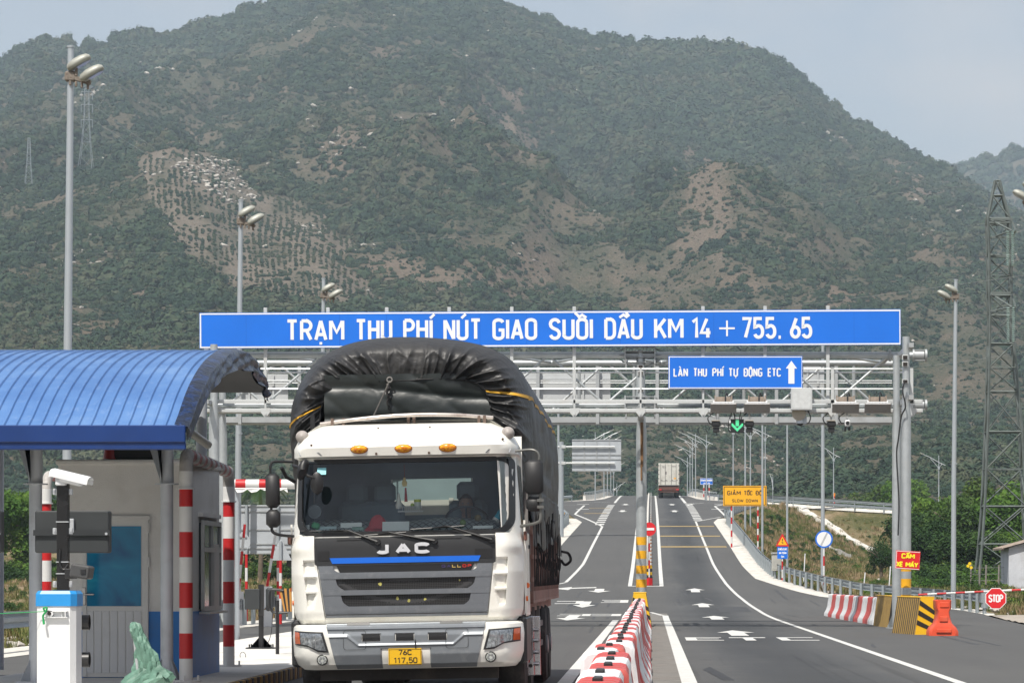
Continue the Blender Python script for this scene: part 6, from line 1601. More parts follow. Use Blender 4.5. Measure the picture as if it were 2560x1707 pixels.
# ---- striped pipe guard frames
def pipe_frame(label, A, B, ztop, r=.082):
    t_ = thing('pipe_guard', label, 'guard rail', (A[0], A[1], IZ), 0, 'red and white pipe frames around the booth')
    o = Vector((A[0], A[1], IZ)); zs = [.0,.28]+[.28+.305*i for i in range(1, 9)]
    zs = [z for z in zs if z < ztop-.4]+[ztop-.42]
    for P in (A, B):
        mb = MB()
        for i in range(len(zs)-1): mb.tube([Vector((P[0],P[1],IZ+zs[i]))-o, Vector((P[0],P[1],IZ+zs[i+1]))-o], r, 20, cap=False, m=i % 2)
        mb.build('leg', [RW_W, RW_R], t_, smooth=40)
        mb = MB(); mb.tube([Vector((P[0],P[1],IZ+ztop-.42))-o, Vector((P[0],P[1],IZ+ztop-.405))-o], r*1.35, 16); mb.tube([Vector((P[0],P[1],IZ+ztop-.405))-o, Vector((P[0],P[1],IZ+ztop-.2))-o], r*1.05, 16); mb.tube([Vector((P[0],P[1],IZ))-o, Vector((P[0],P[1],IZ+.02))-o], r*2.2, 16)
        for a in range(4): mb.tube([Vector((P[0]+math.cos(a*1.57)*r*1.8,P[1]+math.sin(a*1.57)*r*1.8,IZ))-o, Vector((P[0]+math.cos(a*1.57)*r*1.8,P[1]+math.sin(a*1.57)*r*1.8,IZ+.08))-o], .014, 6)
        mb.build('flange', RW_W, t_, smooth=40)
    mb = MB(); a_, b_ = Vector((A[0],A[1],IZ+ztop))-o, Vector((B[0],B[1],IZ+ztop))-o; d = (b_-a_).normalized(); n = 16
    pts = [a_-Vector((0,0,.22))]+[a_-Vector((0,0,.22))+Vector((0,0,.22))*math.sin(q)+d*.22*(1-math.cos(q)) for q in (.4,.8,1.2,1.57)]
    mb.tube(pts, r, 16, cap=False, m=0)
    pa, pb = a_+d*.22, b_-d*.22
    for i in range(n): mb.tube([pa+(pb-pa)*i/n, pa+(pb-pa)*(i+1)/n], r*(1.0+.05*(i % 2)), 16, cap=False, m=(i+1) % 2)
    pts = [b_-d*.22]+[b_-Vector((0,0,.22))+Vector((0,0,.22))*math.sin(q)-d*.22*(1-math.cos(q)) for q in (1.2,.8,.4,0)]
    mb.tube(pts, r, 16, cap=False, m=0); mb.build('top_pipe', [mat('dirty_white', (.40,.38,.36), .6, var=.2, scale=6, dirt=(.16,.14,.13), dirt_amt=.7, dscale=5), mat('dirty_red', (.26,.035,.03), .55, var=.2, dirt=(.08,.04,.03), dirt_amt=.7, dscale=5)], t_, smooth=40)
    return t_
pipe_frame('red and white striped pipe frame at the right front corner of the toll booth', (gx(465,38.4),38.4), (gx(572,45),45.0), gz(1136,38.4)-IZ)
pipe_frame('red and white striped pipe frame left of the toll booth, partly behind the pale column', (gx(116,46.5),46.5), (gx(116,46.5),54), gz(1136,46.5)-IZ-.3, .072)

# ---- gate cabinet with camera pole
gc = thing('gate_cabinet', 'white barrier gate cabinet with blue cap and green cord tied to its front', 'gate cabinet', (gx(139,30), 30, IZ))
k = 30/F; GW = mat('cabinet_white', (.70,.71,.71), .4, var=.03, scale=2, dirt=(.5,.5,.48), dirt_amt=.3); GB = mat('cabinet_blue', (.02,.26,.62), .4, var=.06, dirt=(.12,.32,.55), dirt_amt=.3)
def chbox(mb, x0, x1, y0, y1, z0, z1, ch, top_in=0, m=0):
    base = [(x0,y0+ch),(x0+ch*.9,y0),(x1-ch,y0),(x1,y0+ch),(x1,y1),(x0,y1)]
    cxx, cyy = (x0+x1)/2, (y0+y1)/2
    top = [(x+(cxx-x)*top_in, y+(cyy-y)*top_in) for x, y in base]; n = 6
    mb.q([(x,y,z0) for x, y in base]+[(x,y,z1) for x, y in top], [(i,(i+1)%n,(i+1)%n+n,i+n) for i in range(n)]+[tuple(range(n,2*n))], m)
zc0 = gz(1513,30)-IZ; zc1 = gz(1476,30)-IZ; mb = MB(); chbox(mb, -.185, .185, 0, .34, 0, zc0, .05); mb.build('cabinet_body', GW, gc)
mb = MB(); chbox(mb, -.195, .195, -.01, .35, zc0-.005, zc1-.03, .052); chbox(mb, -.195, .195, -.01, .35, zc1-.03, zc1, .052, .10); mb.build('cap', GB, gc)
Z2 = lambda x, y: ((gx(x/2.673, 30))-gc.location.x, gz(1120+y/2.673, 30)-IZ)
mb = MB(); a = Z2(300,1083); b_ = Z2(455,1133); mb.box(((a[0]+b_[0])/2, -.02, (a[1]+b_[1])/2+.028), (b_[0]-a[0], .04, .008)); mb.box(((a[0]+b_[0])/2, -.02, (a[1]+b_[1])/2-.028), (b_[0]-a[0], .04, .008)); mb.box((b_[0]-.02, -.02, (a[1]+b_[1])/2), (.008,.045,.065)); mb.box((b_[0]-.055,-.01,(a[1]+b_[1])/2),(.006,.02,.06))
c = Z2(335,1103); mb.rev([(.034,-.0),(.034,.03),(.026,.032),(.02,.02)], (c[0],-.04,c[1]), 20, 'Y'); mb.build('lock_bracket', GW, gc, smooth=40)
mb = MB(); mb.rev([(.018,-.006),(.018,.0)], (c[0],-.042,c[1]), 16, 'Y'); mb.build('keyhole', BLK, gc)
cd = MB(); p0 = Vector((c[0]-.04,-.05,c[1]+.02)); P = smoothline([Vector((gx(-60,31)-gc.location.x, 1.0, gz(1532,31)-IZ)), Vector((gx(0,30.5)-gc.location.x, .3, gz(1532.5,30.5)-IZ)), Vector((gx(60,30)-gc.location.x, -.02, gz(1530,30)-IZ)), p0], 8); cd.tube(P, .0045, 6)
cd.tube(smoothline([p0, p0+Vector((-.01,-.01,.03)), p0+Vector((.02,-.01,.035)), p0+Vector((.012,-.012,0)), p0+Vector((-.015,-.01,-.04)), p0+Vector((-.012,-.01,-.08))], 6), .009, 8); cd.tube([p0+Vector((-.012,-.01,-.08)), p0+Vector((-.005,-.02,-.12))], .011, 8)
co = cd.build('cord', mat('green_cord', (.01,.30,.08), .5), smooth=40); co.location = gc.location; tag(co, 'thin green cord stretched from the left edge to the white gate cabinet', 'cord')
cp = thing('camera_pole', 'black square pole with clamps standing behind the white gate cabinet', 'pole', (gx(158,31.2), 31.2, IZ))
k = 31.2/F; ztp = gz(1202,31.2)-IZ; mb = MB(); mb.box((0,0,ztp/2), (.112,.10,ztp), bev=.006); mb.build('shaft', mat('gloss_black', (.012,.012,.013), .25, var=.2, dirt=(.05,.05,.05), dirt_amt=.3, dscale=6), cp)
for py in (1229, 1327, 1459.5):
    z = gz(py,31.2)-IZ; mb = MB()
    for s in (-1,1): mb.box((s*.080,-.03,z),(.034,.012,.062),bev=.005); mb.tube([(s*.080,-.045,z),(s*.080,-.03,z)],.009,8)
    mb.box((0,.055,z),(.17,.012,.06)); mb.build('clamp', mat('zinc', (.62,.64,.66), .3, .6, var=.08), cp)
mb = MB()
for py in (1304, 1404, 1433): mb.box((0,0,gz(py,31.2)-IZ),(.122,.112,.010))
mb.build('strap', mat('zinc', (.6,.6,.6)), cp); mb = MB(); mb.tube(smoothline([(-.02,-.06,gz(1373,31.2)-IZ),(-.02,-.065,gz(1410,31.2)-IZ),(.02,-.07,gz(1423,31.2)-IZ),(.06,-.06,gz(1410,31.2)-IZ)],6),.010,8); mb.build('cable', BLACK, cp, smooth=40)
# white camera on top
wc = thing('security_camera', 'white bullet camera with long hood on top of the black square pole', 'camera', (gx(150,31.2), 31.1, gz(1196,31.2)))
R_ = Matrix.Rotation(math.radians(-12), 3, 'Z') @ Matrix.Rotation(math.radians(13), 3, 'Y')
mb = MB(); mb.box(R_ @ Vector((.15,-.02,.01)), (.25,.10,.07), rot=R_, bev=.02); mb.box((.03,0,-.03),(.1,.1,.08),bev=.01); mb.build('housing', GW, wc)
mb = MB(); rows = []
for x in (-.08,-.05,.02,.2,.33,.335):
    w_ = .05 if x < -.06 else .075; rows.append([R_ @ Vector((x, y*w_, .055+z+(0 if x > -.06 else -.01))) for y, z in ((-1.02,-.05),(-1,0),(-.7,.02),(0,.03),(.7,.02),(1,0),(1.02,-.05))])
mb.grid(rows); mb.grid([[p+Vector((0,0,.004)) for p in r] for r in rows], flip=True); mb.build('hood', GW, wc, smooth=40)
# display boxes (seen from behind)
CHAR = mat('charcoal_box', (.030,.034,.036), .55, var=.12, scale=5)
for lab, xa_, xb_, D in (('dark grey display box seen from behind, clamped to the black pole', 91, 276, 31.9), ('dark display box cut off at the left edge of the picture', -130, 7, 31.9)):
    t_ = thing('display_box', lab, 'display', (gx((xa_+xb_)/2, D), D, gz(1329, D))); k = D/F; w_ = (xb_-xa_)*k
    mb = MB(); mb.box((0,0,0),(w_,.16,105*k),bev=.012); mb.build('housing', CHAR, t_)
    mb = MB(); mb.box((0,-.095,-.01),(w_*1.03,.03,14*k)); mb.build('rib', mat('charcoal_rib', (.022,.025,.027), .5), t_); mb = MB(); mb.tube([(w_*.47,-.12,-.02),(w_*.47,-.09,-.02)],.014,8); mb.box((w_*.0+.0,-.1,.06),(.05,.04,.14),bev=.005); mb.build('bolt', MATS['zinc'], t_)
lc = thing('plate_camera', 'black box camera on the lower part of the black square pole', 'camera', (gx(205,31), 31.0, gz(1428,31)))
mb = MB(); mb.box((0,0,0),(.19,.26,.13),rot=Matrix.Rotation(math.radians(9),3,'Y'),bev=.015); mb.build('housing', mat('grey_box_camera', (.06,.06,.06), .5, var=.1), lc); mb = MB(); mb.box((.035,-.135,-.0),(.05,.012,.05),bev=.004); mb.build('lens', BLACK, lc); mb = MB(); mb.box((-.11,.03,-.02),(.12,.06,.1),bev=.01); mb.build('bracket', BLACK, lc)
# small black signal behind the cabinet
tl = thing('traffic_signal', 'black two lamp traffic signal with round hoods just right of the white cabinet', 'traffic signal', (gx(197,32.5), 32.5, IZ))
mb = MB(); zt2_ = gz(1506,32.5)-IZ; mb.box((-.02,0,zt2_-.40),(.055,.28,.85),bev=.01); mb.build('housing', BLACK, tl)
for py in (1555, 1648):
    z = gz(py,32.5)-IZ; mb = MB(); mb.rev([(.075,0),(.078,.1),(.06,.1),(.06,.02)], (.01,0,z), 20, 'X'); mb.build('lamp_hood', BLACK, tl, smooth=40)
mb = MB(); mb.tube([(-.02,0,0),(-.02,0,.3)],.03,8); mb.build('post', BLACK, tl)
# green tarpaulin bundle
D = 35.4; tb = thing('covered_bundle', 'crumpled green tarpaulin tied over a short post in front of the booth door', 'tarpaulin', (gx(362,D), D, IZ))
k = D/F; rows = []; rg = random.Random(5)
lev = [(1815,62,0),(1780,64,0),(1750,66,0),(1725,60,0),(1705,62,4),(1692,56,10),(1680,46,14),(1668,38,12),(1652,34,8),(1636,31,2),(1620,28,-4),(1604,26,-10),(1590,24,-15),(1578,22,-19),(1568,19,-22),(1560,14,-24),(1556,6,-27),(1555,1,-28)]
for i, (py, hw, off) in enumerate(lev):
    z = gz(py,D)-IZ; ring = []
    for a in range(22):
        th = 2*PI*a/22; f_ = .90+.16*math.sin(2*th+i*.4)+.20*(float(vnoise(a*.55+3, i*.55, 91))-.5)*2+.10*(1 if (a+i) % 3 == 0 else -.5)
        ring.append(Vector((off*k+math.cos(th)*hw*k*f_, math.sin(th)*hw*k*.75*f_, z+.01*math.sin(5*th+i))))
    rows.append(ring)
rows = [r for r in rows if r[0].z > -.02]; rows.insert(0, [Vector((v.x*1.02, v.y*1.02, .0)) for v in rows[0]])
mb = MB(); mb.grid(rows, closed_u=True); mb.build('tarpaulin', mat('green_tarp', (.11,.215,.165), .5, var=.35, scale=6, spec=.4, bump=1, bscale=12, dirt=(.20,.33,.27), dirt_amt=.6, dscale=3), tb, smooth=False)
mb = MB(); mb.tube([(-.05,0,0),(-.1,0,.55)], .03, 8); mb.build('post', STEEL2, tb); mb = MB(); mb.q([(.18,-.1,.30),(.30,-.12,.18),(.26,-.14,.14),(.12,-.12,.24)], [(0,1,2,3),(3,2,1,0)]); mb.build('loose_flap', MATS['green_tarp'], tb)

# ---- things between booth and truck
D = 56; r = thing('signal_stand', 'black box on a thin black stand bolted to the island left of the truck', 'signal stand', (gx(653,D), D, IZ)); k = D/F
zt3 = gz(1460,D)-IZ; mb = MB(); mb.tube([(0,0,0),(0,0,zt3)], .045, 10); mb.box((.0,0,zt3-.28),(.09,.1,.55)); mb.build('post', BLACK, r)
mb = MB(); mb.box((-.15,.0,zt3-.26),(.27,.16,.36),bev=.01); mb.box((.16,0,zt3-.24),(.14,.2,.36),bev=.03); mb.build('box', CHAR, r); mb = MB(); mb.tube([(.14,-.12,zt3-.42),(.14,.05,zt3-.42)],.05,12); mb.build('lamp', BLACK, r)
mb = MB(); mb.box((0,0,.012),(.50,.4,.022)); 
for s in (-1,1):
    for q in (-1,1): mb.tube([(s*.19,q*.14,0),(s*.19,q*.14,.08)],.014,6)
    mb.q([(s*.04,0,.02),(s*.20,0,.02),(s*.04,0,.20)],[(0,1,2),(2,1,0)])
mb.build('base_plate', DARKM, r); mb = MB(); mb.tube(smoothline([(.12,0,zt3-.45),(.2,0,.8),(.18,0,.3),(.1,0,.05)],6),.006,5); mb.build('cable', BLACK, r); mb = MB(); mb.q([(.05,-.06,zt3-.45),(.12,-.06,zt3-.43),(.10,-.06,zt3-.38)],[(0,1,2),(2,1,0)]); mb.build('sticker', YEL, r)
D = 52; r = thing('gate_flap', 'yellow and black striped gate flap on a black tube frame beside the truck', 'gate', (gx(712,D), D, IZ)); k = D/F
mb = MB(); P = [(-15,32),(17,32),(17,-27),(-2,-27)]; zz = gz(1500,D)-IZ
for i in range(5):
    a, b_ = i/5, (i+1)/5; t1, t2 = (-15+32*a)*k, (-15+32*b_)*k; b1, b2 = (-2+19*a)*k, (-2+19*b_)*k
    mb.q([(t1,0,zz+30*k),(t2,0,zz+30*k),(b2,0,zz-28*k),(b1,0,zz-28*k),(t1,.03,zz+30*k),(t2,.03,zz+30*k),(b2,.03,zz-28*k),(b1,.03,zz-28*k)], [(3,2,1,0),(4,5,6,7),(0,1,5,4),(2,3,7,6),(0,4,7,3),(1,2,6,5)], i % 2)
mb.build('flap', [mat('flap_ochre', (.45,.22,.05), .5, var=.1), KB], r); mb = MB(); mb.tube(smoothline([(-.02,0,zz+.16),(-.22,0,zz+.17),(-.25,0,zz),(-.22,0,zz-.16),(-.14,0,zz-.2),(.05,0,zz-.2)],5),.022,8); mb.build('tube_frame', BLACK, r, smooth=40); mb = MB(); mb.tube([(-.12,0,0),(-.12,0,zz)],.03,8); mb.build('post', BLACK, r)
# height bar
D = 66; r = thing('height_bar', 'thick white and red height limit bar with torn wrapping behind the left mirror', 'height bar', (gx(586,D), D, 0)); k = D/F
zb_ = gz(1210,D); pts_ = [0, .03, .24, .52, .98, 1.35, 1.8, 2.2]; mb = MB()
for i in range(len(pts_)-1): mb.tube([(pts_[i],0,zb_),(pts_[i+1],0,zb_)], .102, 18, cap=(i in (0,6)), m=[1,0,1,0,1,0,1][i] if i else 1)
for a_,b_,m_ in (): pass
mb.build('bar', [RW_R, RW_W], r, smooth=40)
mb = MB(); rg = random.Random(2); top = [(x/12*1.1, 0) for x in range(13)]; mb.grid([[Vector((x,-.06,zb_-.07)) for x, _ in top],[Vector((x+rg.uniform(-.02,.02),-.08-rg.uniform(0,.03),zb_-.09-rg.uniform(.0,.12))) for x, _ in top]]); mb.grid([[Vector((x,-.062,zb_-.07)) for x, _ in top],[Vector((x,-.09,zb_-.1)) for x, _ in top]], flip=True); mb.build('torn_wrapping', RW_W, r)
mb = MB(); mb.tube([(.05,.06,0),(.05,.06,zb_+.05)], .05, 12); mb.tube([(2.2,.06,0),(2.2,.06,zb_+.1)], .05, 12); mb.build('post', POLE, r, smooth=40)
# signs seen from behind, left verge
D = 100; r = thing('road_sign', 'wide road sign seen from its pale back on striped posts left of the truck', 'road sign', (gx(665,D), D, 0)); k = D/F
zA, zB = gz(1262,D), gz(1385,D); w_ = (765-594)*k; xm = (680-665)*k; mb = MB(); mb.box((xm,0,(zA+zB)/2),(w_,.03,zA-zB),bev=.006); pn = mb.build('panel', MATS['sign_back'], r); mb = MB()
for f_ in (.02,.12,.21,.5,.87,.98): mb.box((xm,-.03,zB+(zA-zB)*f_),(w_,.03,.035))
mb.build('stiffener', STEEL2, pn)
for px in (617, 696): mb = MB(); X = gx(px,D)-r.location.x; mb.tube([(X,-.09,zB),(X,-.09,zA)],.045,10,m=2); striped(mb, (X,-.09,0.0), (X,-.09,zB), .045, 10, .40); mb.build('post', [RW_R, RW_W, POLE], r, smooth=40)
D = 97; r = thing('road_sign', 'round road sign seen from its pale back on a striped post near the red pipe', 'road sign', (gx(591,D), D, 0)); k = D/F
mb = MB(); mb.rev([(23*k,0),(23*k,.02)], ((603-591)*k, .0, gz(1355,D)), 32, 'Y'); mb.build('disc', MATS['sign_back'], r, smooth=30); mb = MB(); X = 0; mb.tube([(0,-.06,gz(1385,D)),(0,-.06,gz(1320,D))],.045,10,m=2); striped(mb, (0,-.06,0),(0,-.06,gz(1385,D)),.045,10,.42); mb.build('post',[RW_R,RW_W,POLE],r,smooth=40)
mb = MB(); mb.box((9*k,-.03,gz(1341,D)),(34*k,.02,.03)); mb.box((9*k,-.03,gz(1369,D)),(34*k,.02,.03)); mb.build('bracket', STEEL2, r)
D = 95; r = thing('road_sign', 'triangular road sign seen from its pale back beside the truck mirror', 'road sign', (gx(702,D), D, 0)); k = D/F
mb = MB(); mb.prism([(-27*k,gz(1400,D)),(27*k,gz(1400,D)),(1.5*k,gz(1347,D)),(-1.5*k,gz(1347,D))],0,.02); mb.build('triangle_panel', MATS['sign_back'], r); mb = MB(); mb.tube([(0,-.05,gz(1400,D)),(0,-.05,gz(1352,D))],.045,10,m=2); striped(mb,(0,-.05,0),(0,-.05,gz(1400,D)),.045,10,.42); mb.build('post',[RW_R,RW_W,POLE],r,smooth=40)
for lab, a, b_, D in (('thin raised red and white barrier arm leaning right, near the red striped pipe', (596,1478), (612,1310), 92), ('thin raised red and white barrier arm leaning right, beside the black stand', (668,1465), (690,1326), 90)):
    A, B = W(*a, D), W(*b_, D); r = thing('barrier_arm', lab, 'barrier arm', A, 0, 'raised barrier arms left of the truck'); mb = MB(); striped(mb, (0,0,0), B-A, .04, 8, .40); mb.build('arm', [RW_R, RW_W], r, smooth=40); mb = MB(); mb.box((0,.1,-A.z/2),(.25,.25,A.z)); mb.build('gate_housing', PW, r)
ls_ = thing('loop_handle', 'small bent wire loop sticking out of the pale concrete island', 'wire loop', (gx(607,50), 50, IZ)); mb = MB(); mb.tube(smoothline([(-.04,0,0),(-.04,0,.05),(0,0,.085),(.04,0,.05),(.045,0,0)],6),.005,6); mb.build('loop', BLACK, ls_)
# ------------------------------------------------------------------ the cargo truck
TX, TY = -2.575, 33.7
tk = thing('cargo_truck', 'white cab-over cargo truck with black tarpaulin covered load, facing the camera beside the booth', 'truck', (TX, TY, 0))
tk.rotation_euler = (0, math.radians(-1.1), 0)
CAB = mat('cab_white', (.82,.81,.755), .32, var=.04, scale=1.5, coat=.4, dirt=(.62,.58,.49), dirt_amt=.45, dscale=2.2)
SILV = mat('bumper_silver', (.23,.25,.27), .38, .35, var=.08, scale=4, dirt=(.46,.47,.47), dirt_amt=.25, dscale=9)
SILV2 = mat('grille_silver', (.185,.20,.22), .40, .35, var=.08, scale=4, dirt=(.4,.4,.4), dirt_amt=.25, dscale=12)
CHARC = mat('charcoal_panel', (.022,.023,.025), .5, var=.12, scale=3)
RUB = mat('rubber_black', (.012,.012,.013), .45, var=.1)
TYRE = MATS['tyre']; CHROME = mat('chrome2', (.62,.63,.66), .18, .9, var=.03)
CZ = [(.93,1.19,.10),(1.05,1.225,.06),(1.45,1.245,.03),(1.78,1.235,.03),(1.86,1.22,.045),(2.30,1.195,.13),(2.66,1.17,.215),(2.69,1.17,.20),(2.705,1.20,.085),(2.80,1.195,.06),(2.90,1.15,.12),(2.99,1.06,.25),(3.05,.97,.45),(3.09,.9,.85),(3.10,.88,1.4)]
def hw(z): return interp(z, [(a, b) for a, b, c in CZ])
def fo(z): return interp(z, [(a, c) for a, b, c in CZ])
def sy(x, z):
    u = min(1, abs(x)/hw(z)); return fo(z)+.05*u*u+.30*max(0, (u-.80)/.20)**2.4
def S(x, z, off=0): return Vector((x, sy(x, z)-off, z))
mb = MB(); zs = sorted(set([.93,.99,1.05,1.2,1.35,1.45,1.6,1.72,1.78,1.84,1.885]+[1.885+i*.0646 for i in range(13)]+[2.675,2.69,2.705,2.75,2.80,2.85,2.90,2.945,2.99,3.02,3.05,3.07,3.09,3.10]))
us = [-1,-.985,-.96,-.93]+[-.93+.093*i for i in range(1,20)]+[.93,.96,.985,1]
rows = []
for z in zs:
    h = hw(z); r = [Vector((-h+.02, 1.70, z)), Vector((-h, 1.2, z)), Vector((-h, .6, z))]+[S(u*h, z) for u in us]+[Vector((h, .6, z)), Vector((h, 1.2, z)), Vector((h-.02, 1.70, z))]
    rows.append(r)
nv = len(rows[0]); V_ = [p for r in rows for p in r]; Fc = []
for i in range(len(zs)-1):
    for j in range(nv-1):
        zm = (zs[i]+zs[i+1])/2
        if 1.885 < zm < 2.66 and 6 <= j <= 24: continue
        Fc.append((i*nv+j, i*nv+j+1, (i+1)*nv+j+1, (i+1)*nv+j))
mb.q(V_, Fc); mb.q(rows[-1], [tuple(range(nv))])
for x in (-1, 1): mb.box((x*1.13, 1.70, 1.95), (.12, .03, 2.0))
mb.q([(-1.18,1.70,.95),(1.18,1.70,.95),(1.18,1.70,2.08),(-1.18,1.70,2.08),(-1.15,1.70,2.52),(1.15,1.70,2.52),(.88,1.70,3.1),(-.88,1.70,3.1),(-.25,1.70,2.08),(.62,1.70,2.08),(.62,1.70,2.52),(-.25,1.70,2.52)], [(0,1,2,3),(4,5,6,7),(3,8,11,4),(9,2,5,10)])
mb.build('cab', CAB, tk, smooth=38)
def panel(mb, xl, xr, z0, z1, off, nx=8, nz=4, m=0, th=.03):
    fl = xl if callable(xl) else (lambda z: xl); fr_ = xr if callable(xr) else (lambda z: xr)
    R0 = []
    for j in range(nz+1):
        z = z0+(z1-z0)*j/nz; a, b_ = fl(z), fr_(z); R0.append([S(a+(b_-a)*i/nx, z, off) for i in range(nx+1)])
    B = [[p+Vector((0, th, 0)) for p in r] for r in R0]
    mb.grid(R0, m); 
    mb.grid([B[0], R0[0]], m); mb.grid([R0[-1], B[-1]], m); mb.grid([[r[0] for r in B], [r[0] for r in R0]], m, flip=True); mb.grid([[r[-1] for r in R0], [r[-1] for r in B]], m, flip=True)
def ring(mb, inner, outer, off, off2=None, m=0):
    P0 = [S(x, z, off) for x, z in inner]; P1 = [S(x, z, off if off2 is None else off2) for x, z in outer]; n = len(P0)
    mb.q(P0+P1, [(i, (i+1) % n, (i+1) % n+n, i+n) for i in range(n)], m)
def rrect(x0, x1, z0, z1, r, n=8, rt=None):
    rt = rt or r; o = []
    for cx, cz, a0, rr in ((x1-r, z0+r, -90, r), (x1-rt, z1-rt, 0, rt), (x0+rt, z1-rt, 90, rt), (x0+r, z0+r, 180, r)):
        for i in range(n+1):
            a = math.radians(a0+90*i/n); o.append((cx+rr*math.cos(a), cz+rr*math.sin(a)))
    # resample straight runs
    out = []
    for i in range(len(o)):
        a, b_ = o[i], o[(i+1) % len(o)]; k = max(1, int(math.hypot(b_[0]-a[0], b_[1]-a[1])/.12))
        out += [(a[0]+(b_[0]-a[0])*t/k, a[1]+(b_[1]-a[1])*t/k) for t in range(k)]
    return out
inner = rrect(-1.105, 1.105, 1.90, 2.635, .16, rt=.07); outer = [(x*1.055 if abs(x) > .9 else x*1.045, 2.27+(z-2.27)*(1.115 if z < 2.27 else 1.12)) for x, z in inner]
mb = MB(); ring(mb, inner, outer, .012, .006); ring(mb, [(x*1.0, z) for x, z in inner], [(x*.99, 2.27+(z-2.27)*.985) for x, z in inner], .012, -.02); mb.build('windscreen_seal', RUB, tk, smooth=40)
gm, t, b = new_mat('windscreen_glass'); N = t.nodes; L = t.links; N.remove(b)
tr = N.new('ShaderNodeBsdfTransparent'); tr.inputs[0].default_value = (.90,.96,.97,1); gs = N.new('ShaderNodeBsdfGlossy'); gs.inputs['Roughness'].default_value = .03; gs.inputs[0].default_value = (.9,.95,1,1)
fr_ = N.new('ShaderNodeFresnel'); fr_.inputs[0].default_value = 1.5; ms = N.new('ShaderNodeMixShader'); L.new(fr_.outputs[0], ms.inputs[0]); L.new(tr.outputs[0], ms.inputs[1]); L.new(gs.outputs[0], ms.inputs[2]); L.new(ms.outputs[0], N['Material Output'].inputs[0])
mb = MB(); mb.grid([[S(-1.13+2.26*i/24, 1.87+.80*j/8, -.004) for i in range(25)] for j in range(9)]); mb.build('windscreen', gm, tk, smooth='all')
# interior
IND = mat('interior_dark', (.15,.20,.22), .8, var=.2); INW = mat('interior_cream', (.38,.38,.33), .7, var=.1)
mb = MB(); mb.q([(-1.14,.2,1.0),(1.14,.2,1.0),(1.14,1.66,1.0),(-1.14,1.66,1.0)], [(0,1,2,3)]); mb.q([(-1.14,.3,2.66),(1.14,.3,2.66),(.95,1.66,2.9),(-.95,1.66,2.9)], [(3,2,1,0)])
for s in (-1,1): mb.q([(s*1.15,.35,1.0),(s*1.15,1.66,1.0),(s*1.12,1.66,2.85),(s*1.1,.35,2.66)], [(0,1,2,3),(3,2,1,0)][:1])
mb.q([(-1.14,1.67,1),(1.14,1.67,1),(1.14,1.67,2.1),(-1.14,1.67,2.1),(-1.1,1.67,2.5),(1.1,1.67,2.5),(1.0,1.67,2.9),(-1.0,1.67,2.9),(-.27,1.67,2.1),(.64,1.67,2.1),(.64,1.67,2.5),(-.27,1.67,2.5)], [(0,1,2,3),(4,5,6,7),(3,8,11,4),(9,2,5,10)])
mb.build('cab_lining', IND, tk)
mb = MB(); mb.box((0,2.30,1.79),(2.2,.03,.98)); mb.box((.36,2.27,1.8),(.05,.03,1.0)); mb.build('headboard', INW, tk)
mb = MB(); mb.box((0,2.31,2.45),(2.2,.03,.34)); mb.build('headboard_shade', mat('teal_shade', (.16,.22,.22), .7), tk)  # teal-grey panel: colour stands in for shade on the upper headboard
# dashboard with diamond mat
dm, t, b = new_mat('diamond_mat'); N = t.nodes; L = t.links; P_ = N.new('ShaderNodeTexCoord').outputs['Object']; sp = N.new('ShaderNodeSeparateXYZ'); L.new(P_, sp.inputs[0])
def sn(a, bsgn):
    q = N.new('ShaderNodeMath'); q.operation = 'MULTIPLY_ADD'; q.inputs[1].default_value = bsgn; L.new(sp.outputs['Y'], q.inputs[0]); L.new(sp.outputs['X'], q.inputs[2])
    w = N.new('ShaderNodeMath'); w.operation = 'MULTIPLY'; w.inputs[1].default_value = 13; L.new(q.outputs[0], w.inputs[0]); f = N.new('ShaderNodeMath'); f.operation = 'FRACT'; L.new(w.outputs[0], f.inputs[0]); g = N.new('ShaderNodeMath'); g.operation = 'GREATER_THAN'; g.inputs[1].default_value = .2; L.new(f.outputs[0], g.inputs[0]); return g.outputs[0]
pr = N.new('ShaderNodeMath'); pr.operation = 'MULTIPLY'; L.new(sn(0,.45), pr.inputs[0]); L.new(sn(0,-.45), pr.inputs[1])
v = mixc(N, L, (.03,.038,.04), (.32,.37,.37), pr.outputs[0]); L.new(v, b.inputs['Base Color']); b.inputs['Roughness'].default_value = .35
mb = MB(); mb.grid([[Vector((-1.08+2.16*i/16, .16+y+sy(-1.08+2.16*i/16, 1.9)*.5, z+.02*math.sin(i*.7))) for i in range(17)] for y, z in ((-.02,1.86),(.1,1.92),(.3,1.985),(.5,2.03),(.58,1.98),(.6,1.5))]); mb.build('dashboard', dm, tk, smooth='all')
def item(name, col, fn, rough=.6, smooth=30): m_ = MB(); fn(m_); m_.build(name, mat('item_'+name+str(len(MATS)), col, rough, var=.08), tk, smooth=smooth)
WZ = lambda x, y: ((720+x/3.92-1017)/236+.03, 1.42+(1440-1140-y/3.92)/236)      # windscreen zoom -> local x,z
def paper(x0, y0, x1, y1, dep, col=(.80,.84,.80)):
    a, b_ = WZ(x0, y0), WZ(x1, y1); item('paper', col, lambda m_: m_.box(((a[0]+b_[0])/2, dep, (a[1]+b_[1])/2), (b_[0]-a[0], .012, a[1]-b_[1]), rot=Matrix.Rotation(-.45, 3, 'X')))
paper(900,630,1165,735,.27); paper(480,635,690,690,.36); paper(250,665,445,755,.30,(.42,.55,.55)); paper(100,650,180,705,.28); paper(1790,690,1990,720,.30); paper(275,90,362,165,.20,(.25,.60,.66))
a = WZ(240,660); item('green_pouch', (.05,.35,.14), lambda m_: m_.box((a[0], .3, a[1]), (.09,.04,.07), rot=Matrix.Rotation(.3,3,'Y'), bev=.015))
